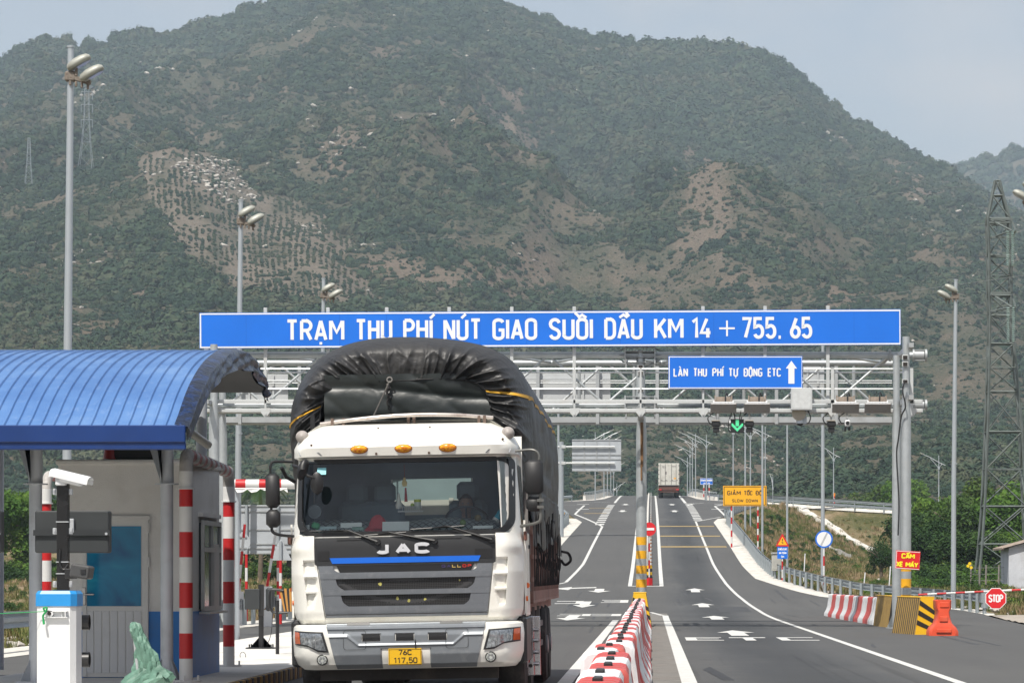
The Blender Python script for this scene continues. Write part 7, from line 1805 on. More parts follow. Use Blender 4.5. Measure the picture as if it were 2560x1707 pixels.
def cap_(m_):
    c = WZ(840,670); rows = []
    for i in range(7):
        t_ = i/6; rows.append([Vector((c[0]+.105*math.cos(a)*math.cos(t_*1.5)+.02*t_, .36+.09*math.sin(a)*math.cos(t_*1.5), c[1]-.04+.15*math.sin(t_*1.5)+.012*math.sin(a*3+i))) for a in [2*PI*k/16 for k in range(16)]])
    m_.grid(rows, closed_u=True); m_.q([(c[0]-.13,.25,c[1]-.05),(c[0]+.02,.22,c[1]-.12),(c[0]+.10,.26,c[1]-.04),(c[0]+.08,.36,c[1]+.0),(c[0]-.1,.36,c[1]-.01)], [(0,1,2,3,4),(4,3,2,1,0)])
item('red_cap', (.50,.05,.06), cap_, .8)
c1, c2 = WZ(2020,640), WZ(2150,460); item('tin_can', (.02,.38,.52), lambda m_: m_.tube([(c1[0],.33,c1[1]),(c2[0],.40,c2[1])], .042, 16), .3)
c = WZ(2010,650); item('can_lid', (.7,.7,.66), lambda m_: m_.tube([(c1[0]-.006,.33,c1[1]-.008),(c1[0]+.01,.335,c1[1]+.014)], .044, 16), .3)
for (x, y, r_, col) in ((1690,655,.034,(.13,.22,.03)),(1840,612,.038,(.14,.11,.04)),(1190,470,.02,(.3,.42,.05))):
    c = WZ(x, y); item('fruit', col, lambda m_: m_.rev([(r_*math.sin(q*PI/8)+.001, -r_*math.cos(q*PI/8)) for q in range(9)], (c[0], .38 if y > 500 else .42, c[1]), 14), .5, 60)
c = WZ(1170,505); item('shelf_tray', (.45,.46,.45), lambda m_: (m_.box((c[0],.44,c[1]-.03),(.27,.1,.012)), m_.tube([(c[0]-.13,.39,c[1]+.02),(c[0]+.13,.39,c[1]+.02)],.004,6), [m_.tube([(c[0]-.12+i*.02,.39,c[1]-.03),(c[0]-.12+i*.02,.39,c[1]+.02)],.003,5) for i in range(13)]), .3)
c = WZ(1055,440); item('silver_figurine', (.6,.58,.5), lambda m_: m_.rev([(.035,-.07),(.038,-.03),(.026,0),(.02,.03),(.012,.06),(.014,.075),(.004,.10)], (c[0],.43,c[1]), 12), .25, 60)
c = WZ(1240,460); item('jar', (.55,.58,.5), lambda m_: m_.rev([(.036,-.06),(.036,.02)], (c[0],.44,c[1]), 14)); item('jar_lid', (.50,.55,.05), lambda m_: m_.rev([(.038,.02),(.038,.05)], (c[0],.44,c[1]), 14))
c = WZ(1112,250); item('gold_pendant', (.70,.50,.16), lambda m_: m_.prism([(c[0]+x, c[1]+z) for x, z in ((-.02,-.035),(.02,-.035),(.03,0),(.015,.03),(.01,.06),(-.01,.06),(-.02,.03),(-.03,0))], .48, .49)); item('red_tassel', (.38,.02,.02), lambda m_: m_.tube([(c[0]+.01,.485,c[1]-.05),(c[0]+.012,.485,c[1]-.20)], [.008,.018], 8)); item('cord', (.3,.02,.02), lambda m_: m_.tube([(c[0],.485,c[1]+.06),(c[0],.47,2.62)], .003, 5))
c = WZ(645,705); item('bottle', (.20,.34,.28), lambda m_: m_.tube([(c[0]-.05,.32,c[1]),(c[0]+.07,.32,c[1]),(c[0]+.09,.32,c[1])], [.032,.032,.012], 12), .15)
c = WZ(230,520); item('fan', (.10,.12,.13), lambda m_: (m_.rev([(.072,-.01),(.078,.02),(.07,.02)], (c[0],.34,c[1]), 20, 'Y'), [m_.box((c[0]+.035*math.cos(q),.34,c[1]+.035*math.sin(q)),(.05,.008,.03),rot=Matrix.Rotation(-q,3,'Y')) for q in (0,2.1,4.2)], m_.tube([(c[0],.36,c[1]-.08),(c[0],.38,c[1]-.17)],.01,6)))
# seats and steering wheel
for x in (-.62, .60, -.31):
    mb = MB(); mb.box((x, 1.38, 1.85), (.42, .16, .8), bev=.05); mb.box((x, 1.34, 2.34), (.24, .10, .22), bev=.04); mb.box((x, 1.15, 1.42), (.46, .5, .14), bev=.05); mb.build('seat', IND, tk)
mb = MB(); R_ = Matrix.Rotation(math.radians(-38), 3, 'X'); c = Vector((.62,.72,2.02)); mb.tube([c+R_ @ Vector((.225*math.cos(a), .225*math.sin(a), 0)) for a in [2*PI*i/28 for i in range(28)]], .014, 8, closed=True)
for a in (0.3, 2.84, 4.71): mb.tube([c, c+R_ @ Vector((.22*math.cos(a), .22*math.sin(a), 0))], .012, 6)
mb.tube([c, c+Vector((0,-.12,-.3))], .03, 8); mb.build('steering_wheel', RUB, tk, smooth=40)
# driver
def skin_body(name, V, E, R, m, parent, sub=2, root=0):
    me = bpy.data.meshes.new(name); me.from_pydata([tuple(v) for v in V], E, []); me.update(); o = bpy.data.objects.new(name, me); C.objects.link(o); o.parent = parent
    md = o.modifiers.new('skin', 'SKIN'); md.use_smooth_shade = True
    if not me.skin_vertices: me.skin_vertices.new()
    for i, r in enumerate(R): me.skin_vertices[0].data[i].radius = (r if isinstance(r, tuple) else (r, r))
    me.skin_vertices[0].data[root].use_root = True; s_ = o.modifiers.new('sub', 'SUBSURF'); s_.levels = s_.render_levels = sub; me.materials.append(m); return o
pr_ = thing('person', 'driver in a dark shirt sitting behind the steering wheel of the truck', 'person', (TX+.60-.04, TY+1.12, 1.50)); pr_.rotation_euler = (0, math.radians(-1.1), 0)
SKIN = mat('skin', (.30,.17,.11), .55, var=.08); SHIRT = mat('shirt', (.05,.055,.07), .85, var=.15, scale=12)
V = [(0,.14,0),(0,.13,.18),(0,.11,.36),(0,.09,.49),(0,.07,.56), (-.17,.09,.47),(-.24,-.06,.27),(-.2,-.28,.40), (.17,.09,.47),(.24,-.06,.27),(.2,-.28,.40), (-.1,-.1,.0),(-.13,-.42,.02),(-.13,-.46,-.35), (.1,-.1,.0),(.13,-.42,.02),(.13,-.46,-.35)]
E = [(0,1),(1,2),(2,3),(3,4),(3,5),(5,6),(6,7),(3,8),(8,9),(9,10),(0,11),(11,12),(12,13),(0,14),(14,15),(15,16)]
skin_body('body', V, E, [(.16,.11),(.15,.11),(.17,.11),(.13,.09),(.055,.055),.065,.048,.034,.065,.048,.034,(.085,.08),.07,.05,(.085,.08),.07,.05], SHIRT, pr_)
hd = MB(); rows = []; NR, NS = 20, 24
for i in range(NR+1):
    ph = -PI/2+PI*i/NR; z = math.sin(ph)*.118; row = []
    for j in range(NS):
        th = 2*PI*j/NS; rx = .076*math.cos(ph); ry = .096*math.cos(ph); x, y = rx*math.sin(th), -ry*math.cos(th)
        if z < -.02: x *= 1-.28*(-.02-z)/.1; 
        if y < 0:
            fx = math.exp(-(x/.016)**2); y -= .024*fx*math.exp(-((z+.012)/.022)**2)+.006*math.exp(-(x/.03)**2)*math.exp(-((z+.058)/.012)**2)
            for s in (-1,1): y += .010*math.exp(-((x-s*.030)/.014)**2)*math.exp(-((z-.018)/.012)**2)
        for s in (-1,1):
            if abs(th-(PI/2 if s > 0 else 1.5*PI)) < .2 and abs(z-.0) < .03: x += s*.014
        row.append(Vector((x, y+.05, z+.70)))
    rows.append(row)
hd.grid(rows, closed_u=True); hd.build('head', SKIN, pr_, smooth='all')
nk = MB(); nk.tube([(0,.075,.53),(0,.06,.62)], [.056,.05], 14); nk.build('neck', SKIN, pr_, smooth=60)
hr = MB(); hr.grid([[Vector((p.x*1.07, (p.y-.05)*1.06+.052, (p.z-.70)*1.06+.70)) for p in r] if i > 13 else [Vector((p.x*1.07, max((p.y-.05)*1.06, -.02)+.052, (p.z-.70)*1.05+.70)) for p in r] for i, r in enumerate(rows) if i > 8], closed_u=True); hr.build('hair', mat('hair', (.012,.010,.009), .6), pr_, smooth='all')
ey = MB()
for s in (-1,1): ey.rev([(.001,-.006),(.008,-.004),(.010,0),(.008,.004)], (s*.030,-.040,.718), 10, 'Y')
ey.build('eyes', mat('eye', (.15,.13,.12), .3), pr_); mo = MB(); mo.box((0,-.047,.643),(.038,.01,.008),bev=.003); mo.build('mouth', mat('lip', (.25,.09,.07), .5), pr_)
for s in (-1,1):
    w0 = Vector((s*.20,-.28,.40)); pm_ = w0+Vector((-s*.01,-.075,.045)); V = [w0, w0+Vector((0,-.03,.02)), pm_]; E = [(0,1),(1,2)]; Rr = [.028,(.022,.03),(.018,.034)]
    for q in range(4):
        b0 = pm_+Vector((s*(-.024+.016*q),-.012,.006)); b1 = b0+Vector((0,-.028,.004)); b2 = b1+Vector((0,-.016,-.022)); b3 = b2+Vector((0,.012,-.016)); n = len(V); V += [b0,b1,b2,b3]; E += [(2,n),(n,n+1),(n+1,n+2),(n+2,n+3)]; Rr += [.009,.0085,.008,.0075]
    n = len(V); V += [w0+Vector((-s*.03,-.045,.02)), w0+Vector((-s*.045,-.07,.012))]; E += [(1,n),(n,n+1)]; Rr += [.011,.009]; skin_body('hand', V, E, Rr, SKIN, pr_)
# front panels
mb = MB(); panel(mb, lambda z: -.955, lambda z: .955, 1.545, 1.845, .022, 20, 5); mb.build('front_panel', CHARC, tk, smooth=30)
mb = MB()
for s in (-1,1):
    panel(mb, *((.34,.60) if s > 0 else (-.72,-.46)), 1.815, 1.838, .03, 4, 1); panel(mb, *((.74,.93) if s > 0 else (-.93,-.8)), 1.60, 1.70, .026, 4, 2)
mb.each('panel_insert', RUB, tk)
mb = MB(); xx = lambda s: (lambda z: s*(.80-(1.628-z)*.45)); panel(mb, xx(-1), xx(1), 1.568, 1.628, .028, 20, 1); mb.build('blue_stripe', mat('stripe_blue', (.008,.13,.62), .35, var=.04), tk, smooth=30)
mb = MB(); e = lambda s: (lambda z: s*(.74-(1.565-z)*.5)); panel(mb, e(-1), e(1), 1.47, 1.562, .018, 16, 3); mb.build('black_band', RUB, tk, smooth=30)
hm_, t, b = new_mat('honeycomb'); N = t.nodes; L = t.links; P_ = N.new('ShaderNodeTexCoord').outputs['Object']; vr = N.new('ShaderNodeTexVoronoi'); vr.inputs['Scale'].default_value = 55; vr.feature = 'DISTANCE_TO_EDGE'; vr.inputs['Randomness'].default_value = .1; L.new(P_, vr.inputs['Vector']); v = mixc(N, L, (.05,.05,.052), (.004,.004,.004), mrange(N, L, vr.outputs['Distance'], .05, .14)); L.new(v, b.inputs['Base Color']); b.inputs['Roughness'].default_value = .5
mb = MB(); panel(mb, -.76, .76, 1.1, 1.42, .006, 20, 4); mb.build('grille_mesh', hm_, tk, smooth=30)
xo = lambda s: (lambda z: s*(.925-(1.55-z)*.125))
def xi(z): return .72-(1.45-z)*.16+.03*math.sin(max(0, z-1.2)*6)
mb = MB()
for z0, z1 in ((1.405,1.471),(1.232,1.285),(1.03,1.112)): panel(mb, lambda z: -xo(1)(z), xo(1), z0, z1, .034, 24, 3, th=.05)
for z0, z1 in ((1.285,1.405),(1.112,1.232),(1.471,1.545)):
    dd = lambda z, z0=z0, z1=z1: xi(z)-.055*(1-min(1, (z-z0)/(.55*(z1-z0))))**2-.0
    for s in (-1,1):
        if s > 0: panel(mb, dd, xo(1), z0+.0005, z1-.0005, .030, 6, 6, th=.05)
        else: panel(mb, xo(-1), lambda z: -dd(z), z0+.0005, z1-.0005, .030, 6, 6, th=.05)
panel(mb, lambda z: -xo(1)(z), xo(1), .995, 1.022, .045, 24, 1, th=.05)
mb.build('grille', SILV2, tk, smooth=25)
rg = random.Random(8); mb = MB()
for (x, z, r_) in ((-.27,1.345,.022),(-.09,1.19,.02),(.03,1.165,.018),(.2,1.175,.016),(.57,1.37,.012)):
    mb.q([S(x+r_*math.cos(a)*rg.uniform(.6,1.2), z+r_*math.sin(a)*rg.uniform(.6,1.2), .008) for a in [2*PI*i/7 for i in range(7)]], [tuple(range(7))])
mb.each('stuck_leaves', mat('leaf_bits', (.45,.42,.12), .7, var=.3, scale=20), tk)
# badge letters
LET = mat('badge_silver', (.72,.73,.76), .3, .35, var=.05); mb = MB()
for ch, a, b_ in (('J',-.30,-.17),('A',-.10,.065),('C',.105,.265)): text(mb, ch, a, b_, 1.66, .118, .036, lambda x, z, l: S(x, z, .048+l))
f0 = len(mb.f)
mb.build('badge', LET, tk); mb = MB()
for ch, a, b_ in (('J',-.30,-.17),('A',-.10,.065),('C',.105,.265)): text(mb, ch, a+.004, b_+.004, 1.655, .118, .040, lambda x, z, l: S(x, z, .028+l))
mb.build('badge_base', mat('badge_edge', (.22,.23,.25), .4, .3), tk)
mb = MB()
for i, ch in enumerate('GALLOP'): text(mb, ch, .385+i*.055, .385+i*.055+.042, 1.505, .034, .009, lambda x, z, l: S(x, z, .024+l), m=(0,0,1,1,2,2)[i])
mb.build('model_badge', [mat('bd1', (.04,.03,.10), .3), mat('bd2', (.45,.32,.10), .3), mat('bd3', (.42,.03,.02), .3)], tk)
# cheeks with vents
def cheek(s):
    mb = MB(); nz, nx = 56, 26; G_ = []
    for j in range(nz+1):
        z = .975+(1.865-.975)*j/nz; row = []
        for i in range(nx+1):
            t_ = i/nx; xa = .925-(1.55-z)*.125+.012 if z < 1.56 else .962; xb = hw(z)*.985+.01
            x = xa+(xb-xa)*t_; off = .040+.035*math.exp(-((z-1.72)/.06)**2)*t_
            # vent opening
            vr_ = 1.085-(1.60-z)*.07; vl = .93+max(0, (1.30-z))*.25+max(0, z-1.5)*.25
            if 1.10 < z < 1.60 and vl < x < vr_:
                q = min((x-vl)/.06, (vr_-x)/.012, (z-1.10)/.03, (1.60-z)/.02, 1); off -= .085*max(0, min(1, q))
                for fz in (1.435, 1.27):
                    if abs(z-fz) < .022: off += .088*max(0, min(1, q))*(1-(abs(z-fz)/.022)**4)
            row.append(S(s*x, z, off))
        G_.append(row)
    mb.grid(G_, flip=s < 0); B = [[r[0] for r in G_], [r[0]+Vector((0,.06,0)) for r in G_]]; mb.grid(B, flip=s > 0); mb.grid([G_[0], [p+Vector((0,.08,0)) for p in G_[0]]], flip=s > 0)
    mb.build('cheek_panel', CAB, tk, smooth=30)
cheek(1); cheek(-1)
# visor lamps
AML, t, b = new_mat('amber_lens'); b.inputs['Base Color'].default_value = (.85,.26,.01,1); b.inputs['Roughness'].default_value = .2; b.inputs['Coat Weight'].default_value = .5
N = t.nodes; L = t.links; P_ = N.new('ShaderNodeTexCoord').outputs['Object']; nn = noise_node(N, L, P_, 40, 2); rr = ramp_node(N, [(.35,(.65,.13,.005)),(.6,(.95,.45,.02))]); L.new(nn.outputs['Fac'], rr.inputs[0]); L.new(rr.outputs[0], b.inputs['Base Color'])
for x in (-.47, 0, .47):
    mb = MB(); rows = []
    for i in range(6): a = i/5*PI/2; rows.append([S(x+.086*math.cos(a)*math.cos(q)+.0, 2.775+.042*math.cos(a)*math.sin(q), .004+.03*math.sin(a)) for q in [2*PI*k/20 for k in range(20)]])
    mb.grid(rows, closed_u=True); ln = mb.build('marker_lamp', AML, tk, smooth='all'); m2_ = MB(); ring(m2_, [(x+.084*math.cos(q), 2.775+.041*math.sin(q)) for q in [2*PI*k/20 for k in range(20)]], [(x+.095*math.cos(q), 2.775+.049*math.sin(q)) for q in [2*PI*k/20 for k in range(20)]], .006, .002); m2_.build('rim', mat('dark_orange', (.35,.10,.01), .4), ln)
CLR = mat('clear_lens', (.42,.45,.47), .12, var=.25, scale=30, spec=.9)
for s in (-1,1):
    mb = MB(); pts = [(.86,2.712),(1.12,2.722),(1.135,2.765),(.90,2.752)]; mb.q([S(s*x, z, .012) for x, z in pts], [(0,1,2,3) if s > 0 else (3,2,1,0)]); mb.build('corner_lamp', CLR, tk)
    mb = MB(); c = Vector((s*1.10+.0, .34, 2.93)); mb.rev([(.001,-.075),(.045,-.06),(.068,-.02),(.07,.02),(.055,.055),(.001,.075)], c, 18, 'Y'); mb.build('roof_lamp', mat('dusty_lens', (.34,.31,.29), .5, var=.2, scale=20), tk, smooth='all')
    mb = MB(); mb.tube([c+Vector((0,0,-.07)), c+Vector((-s*.06,.05,-.16))], .012, 6); mb.build('lamp_stalk', RUB, tk)
mb = MB()
for x, z in ((-.28,3.0),(.27,3.0),(-.98,2.83),(1.05,2.86),(-.29,2.725),(.27,2.725)): mb.rev([(.013,-.006),(.013,.004)], S(x, z, .004), 10, 'Y')
mb.each('bolt', mat('rusty_bolt', (.07,.04,.025), .7), tk)
# roof rack
mb = MB(); mb.tube(smoothline([(-.93,.62,3.075),(-.5,.55,3.12),(0,.52,3.15),(.5,.55,3.145),(.93,.62,3.11)],6), .022, 10); mb.build('rack_rail', mat('worn_chrome', (.55,.50,.46), .3, .6, var=.2, scale=12, dirt=(.2,.1,.06), dirt_amt=.6, dscale=9), tk, smooth=40)
mb = MB()
for x in (-.8,-.68,0.02,.08,.78,.84): mb.box((x,.62,3.08),(.03,.1,.11))
mb.each('rack_foot', mat('rusty_foot', (.13,.09,.07), .8), tk)
# wipers
for (px, pz, ex, ez, b0, b1) in ((WZ(870,845)[0],1.79,*WZ(575,712),WZ(110,712),WZ(620,725)),(WZ(1430,835)[0],1.79,*WZ(985,742),WZ(690,772),WZ(1150,744)),(WZ(1990,815)[0],1.79,*WZ(1545,688),WZ(1195,718),WZ(1720,692))):
    mb = MB(); P0 = S(px,pz,.05); P1 = S(ex,ez,.05); mb.tube([P0, P0+(P1-P0)*.55, P1], [.019,.013,.008], 8); mb.rev([(.03,-.03),(.034,.02)], S(px,pz,.03), 12, 'Y'); mb.tube([S(*b0,.03), S((b0[0]+b1[0])/2,(b0[1]+b1[1])/2,.034), S(*b1,.03)], .008, 6); mb.tube([P1, S((b0[0]*.6+b1[0]*.4),(b0[1]*.6+b1[1]*.4),.04)], .006, 5); mb.build('wiper', RUB, tk, smooth=40)
# bumper
BZ = [(.445,1.13,.03),(.50,1.19,-.06),(.60,1.225,-.10),(.80,1.235,-.11),(.90,1.225,-.09),(.925,1.20,-.05)]
def bh(z): return interp(z, [(a, b_) for a, b_, c in BZ])
def bs(x, z, off=0):
    u = min(1, abs(x)/bh(z)); return Vector((x, interp(z, [(a, c) for a, b_, c in BZ])+.06*u*u+.34*max(0, (u-.80)/.20)**2.3-off, z))
mb = MB(); us = [i/20*2-1 for i in range(21)]; us = sorted(us+[-.98,-.95,-.88,.88,.95,.98,-.85,.85]); zz = [.445,.46,.50,.55,.60,.66,.72,.76,.80,.85,.90,.925]
rows = [[Vector((-bh(z),.7,z))]+[bs(u*bh(z), z) for u in us]+[Vector((bh(z),.7,z))] for z in zz]; mb.grid(rows); mb.grid([rows[-1], [p+Vector((0,.12,.0)) if abs(p.x) < 1.15 else p for p in rows[-1]]]); mb.grid([[Vector((p.x*.98, p.y+.15, p.z+.02)) for p in rows[0]], rows[0]])
mb.build('bumper', CAB, tk, smooth=35)
def bpanel(mb, xl, xr, z0, z1, off, nx=8, nz=4, th=.02, m=0, offf=None):
    fl = xl if callable(xl) else (lambda z: xl); fr2 = xr if callable(xr) else (lambda z: xr); R0 = []
    for j in range(nz+1):
        z = z0+(z1-z0)*j/nz; a, b_ = fl(z), fr2(z); R0.append([bs(a+(b_-a)*i/nx, z, off+(offf(a+(b_-a)*i/nx, z) if offf else 0)) for i in range(nx+1)])
    B = [[p+Vector((0, th, 0)) for p in r] for r in R0]; mb.grid(R0, m); mb.grid([B[0], R0[0]], m); mb.grid([R0[-1], B[-1]], m); mb.grid([[r[0] for r in B], [r[0] for r in R0]], m, flip=True); mb.grid([[r[-1] for r in R0], [r[-1] for r in B]], m, flip=True)
def bump_off(x, z):
    ax = abs(x); zl = .80 if ax > .62 else (.70 if ax < .50 else .70+(ax-.50)/.12*.10); o = 0
    if z > .868: o += .012
    if zl < z <= .855: o -= .004
    o += .013*math.exp(-((z-zl)/.014)**2)
    for c, w_ in ((-.365,.10),(-.01,.10),(.335,.10)):
        if abs(x-c) < w_ and .742 < z < .825: o -= .05*min(1, (w_-abs(x-c))/.015)*min(1, (z-.742)/.012, (.825-z)/.012)
    if ax < .27 and z < .665: o -= .018*min(1, (.27-ax)/.02)
    return o
mb = MB(); bx = lambda s: (lambda z: s*(.74+(z-.46)*.22)); bpanel(mb, bx(-1), bx(1), .452, .93, .014, 140, 60, offf=bump_off); mb.build('bumper_centre', SILV, tk, smooth=30)
mb = MB()
for c in (-.365,-.01,.335): bpanel(mb, c-.094, c+.094, .746, .821, .008, 6, 2)
mb.each('air_slot', RUB, tk)
mb = MB()
for a, b_ in ((-.62,-.38),(.36,.60)): bpanel(mb, a, b_, .915, .94, .03, 4, 1)
mb.each('step_pad', RUB, tk)
mb = MB()
for s in (-1,1): mb.q([bs(s*x, z, .016) for x, z in rrect(.62,.64,.69,.87,.004,2)], [tuple(range(len(rrect(.62,.64,.69,.87,.004,2))))][:0]); 
for s in (-1,1):
    o_ = rrect(.42,.66,.655,.865,.03,4); i_ = rrect(.424,.656,.659,.861,.028,4); n = min(len(o_), len(i_)); mb.q([bs(s*x, z, .022+bump_off(x,z)*.5) for x, z in o_[:n]]+[bs(s*x, z, .022+bump_off(x,z)*.5) for x, z in i_[:n]], [(i,(i+1)%n,(i+1)%n+n,i+n) for i in range(n)])
mb.build('panel_gap', CHARC, tk)
# head lamps
for s in (-1,1):
    hl = [(1.205,.865),(.875,.848),(.815,.632),(.93,.640),(1.03,.695),(1.20,.715)]; T = lambda p, off: bs(s*p[0], p[1], off)
    mb = MB()
    def fan(pts, off, m=0):
        # densify horizontally so the lens follows the bumper curve
        cx_ = sum(p[0] for p in pts)/len(pts); cz_ = sum(p[1] for p in pts)/len(pts); dens = []
        for i in range(len(pts)):
            a, b_ = pts[i], pts[(i+1) % len(pts)]
            for k in range(6): dens.append((a[0]+(b_[0]-a[0])*k/6, a[1]+(b_[1]-a[1])*k/6))
        rings = [[T((cx_+(p[0]-cx_)*f_, cz_+(p[1]-cz_)*f_), off) for p in dens] for f_ in (.02,.35,.7,1)]
        mb.grid(rings, m, closed_u=True, flip=s < 0)
    fan(hl, .016); mb.build('headlight_surround', CHARC, tk, smooth=40); mb = MB()
    sh = [(1.13,.845),(.895,.832),(.845,.650),(.94,.662),(1.04,.712),(1.12,.725)]; fan(sh, .026); lens = mb.build('headlight', mat('headlight_lens', (.23,.25,.27), .08, .5, var=.7, scale=34, spec=.9, coat=.8), tk, smooth=40)
    mb = MB(); fan([(1.20,.855),(1.137,.845),(1.127,.727),(1.195,.728)], .024); mb.build('indicator', mat('indicator_amber', (.50,.10,.03), .2, var=.15, scale=20), tk, smooth=40)
    mb = MB(); mb.rev([(.05,-.0),(.045,.03)], bs(s*1.03-.0,.775,.0), 16, 'Y'); mb.box(bs(s*.955,.75,.028), (.006,.004,.15)); mb.build('reflector', CHROME, lens)
    c = bs(s*.89,.555,.008); mb = MB(); mb.rev([(.058,-.012),(.060,.02)], c, 24, 'Y'); mb.build('fog_lamp_rim', RUB, tk, smooth=40); mb = MB(); mb.rev([(.046,-.018),(.047,.0)], c, 20, 'Y'); fl_ = mb.build('fog_lamp', mat('fog_lens', (.50,.53,.50), .1, .2, var=.3, scale=60, spec=.9), tk, smooth=40)
    mb = MB()
    for a in range(6): mb.rev([(.011,-.006),(.012,0)], c+Vector((.028*math.cos(a*PI/3), -.019, .028*math.sin(a*PI/3))), 10, 'Y')
    mb.build('led', CHROME, fl_)
# plate
mb = MB(); pc = bs(-.01,.575,.03); mb.box(pc, (.35,.012,.175), bev=.004); pl = mb.build('number_plate', mat('plate_yellow', (.72,.42,.01), .4, var=.05, dirt=(.35,.25,.08), dirt_amt=.4), tk)
mb = MB(); text(mb, '76C', pc.x-.07, pc.x+.072, .592, .058, .0105, lambda x, z, l: Vector((x, pc.y-.0075-l, z)), gap=.16); text(mb, '117', pc.x-.118, pc.x+.005, .506, .062, .0105, lambda x, z, l: Vector((x, pc.y-.0075-l, z)), gap=.26); text(mb, '50', pc.x+.038, pc.x+.130, .506, .062, .0105, lambda x, z, l: Vector((x, pc.y-.0075-l, z)), gap=.16)
mb.box((pc.x+.021, pc.y-.008, .512), (.012,.003,.012)); 
for a, b_, c_, d_ in ((-.168,-.08,.168,-.077),(-.168,.077,.168,.08),(-.168,-.08,-.165,.08),(.165,-.08,.168,.08)): mb.box((pc.x+(a+c_)/2, pc.y-.0075, pc.z+(b_+d_)/2), (c_-a,.003,d_-b_))
mb.build('lettering', BLK, pl)
mb = MB(); mb.tube([(.10,-.13,.755),(.105,-.13,.66)], .006, 5); mb.build('antenna_stub', RUB, tk)
# mirrors
def mirror(s, x0, x1, z0, z1, y, name='mirror'):
    mb = MB(); mb.box(((x0+x1)/2, y, (z0+z1)/2), (x1-x0, .10, z1-z0), bev=.035); return mb.build(name, MATS.get('mirror_black') or mat('mirror_black', (.02,.02,.021), .5, var=.15), tk, smooth=50)
mirror(-1,-1.475,-1.325,2.175,2.535,.12); mirror(-1,-1.475,-1.325,1.965,2.155,.12); mirror(1,1.275,1.475,2.265,2.63,.15); mirror(1,1.285,1.455,2.085,2.24,.2,'lower_mirror')
mb = MB(); mb.tube(smoothline([(-1.19,.22,2.66),(-1.38,.15,2.665),(-1.42,.13,2.62),(-1.42,.13,2.5)],5), .014, 8); mb.tube(smoothline([(-1.42,.13,2.0),(-1.41,.13,1.92),(-1.33,.15,1.885),(-1.2,.25,1.87)],5), .016, 8); mb.tube([(-1.42,.13,2.2),(-1.42,.13,2.1)], .014, 8); mb.tube([(-1.18,.25,2.45),(-1.26,.17,2.50),(-1.3,.1,2.6)],.02,8); mb.each('mirror_arm', RUB, tk, smooth=40)
mb = MB(); mb.tube(smoothline([(1.18,.22,2.73),(1.36,.17,2.74),(1.43,.16,2.69),(1.43,.16,2.60)],5), .013, 8); mb.tube(smoothline([(1.44,.16,2.28),(1.44,.16,2.03),(1.40,.18,1.965),(1.22,.3,1.93)],6), .018, 8)
for z in (2.2,2.13): mb.box((1.44,.14,z),(.07,.05,.03))
mb.each('mirror_arm', mat('dull_arm', (.16,.16,.15), .4, .4), tk, smooth=40)
mb = MB(); rows = []
for i in range(7):
    a = i/6*PI/2; rows.append([Vector((-1.05+.062*math.cos(a)*math.cos(q)*.9+.03*math.sin(q), -.12-.05*math.sin(a)+.02*math.cos(q), 2.565+.115*math.cos(a)*math.sin(q))) for q in [2*PI*k/20 for k in range(20)]])
mb.grid(rows, closed_u=True); mb.q(rows[0], [tuple(range(20))]); mb.tube([(-1.18,.16,2.62),(-1.12,-.02,2.6),(-1.06,-.1,2.57)], .018, 8); mb.build('kerb_mirror', RUB, tk, smooth=50)
mb = MB(); c = Vector((-.905,-.10,2.42)); mb.rev([(.001,-.02),(.06,-.012),(.074,.0),(.07,.03),(.001,.035)], (0,0,0), 24, 'Y'); mb.v = [(c.x+x*.95, c.y+y, c.z+z*1.6) for x, y, z in mb.v]; mb.tube([(-1.1,-.05,2.60),(-1.0,-.12,2.50),(-.92,-.1,2.47)], .016, 8); mb.build('front_mirror', RUB, tk, smooth=50)
# cab side, doors
for s in (-1,1):
    mb = MB(); X = s*1.235
    mb.q([(s*1.222,.55,1.93),(s*1.222,1.42,1.93),(s*1.186,1.42,2.60),(s*1.186,.62,2.60)], [(0,1,2,3) if s > 0 else (3,2,1,0)]); mb.build('side_window', MATS['dark_glass'], tk)
    mb = MB(); mb.box((s*1.252,.98,1.42),(.02,.9,.9),bev=.008); mb.box((s*1.25,.50,1.5),(.02,.02,1.0)); mb.build('door', CAB, tk); mb = MB(); mb.box((s*1.268,1.3,1.72),(.025,.14,.045),bev=.01); mb.build('door_handle', RUB, tk)
    mb = MB(); mb.box((s*1.262,.45,1.83),(.03,.26,.10),bev=.01); mb.build('side_stripe', mat('stripe_brown', (.17,.07,.05), .6, var=.2, scale=8), tk)
    mb = MB(); mb.box((s*1.27,.62,1.30),(.04,.06,.06),bev=.015); mb.rev([(.028,0),(.028,.02)], (s*1.255,.5,1.16), 10, 'X'); mb.each('side_marker', mat('orange_lens', (.75,.15,.02), .3), tk)
    mb = MB(); mb.box((s*1.19,1.0,.72),(.14,1.3,.50),bev=.03); mb.build('step', RUB, tk)
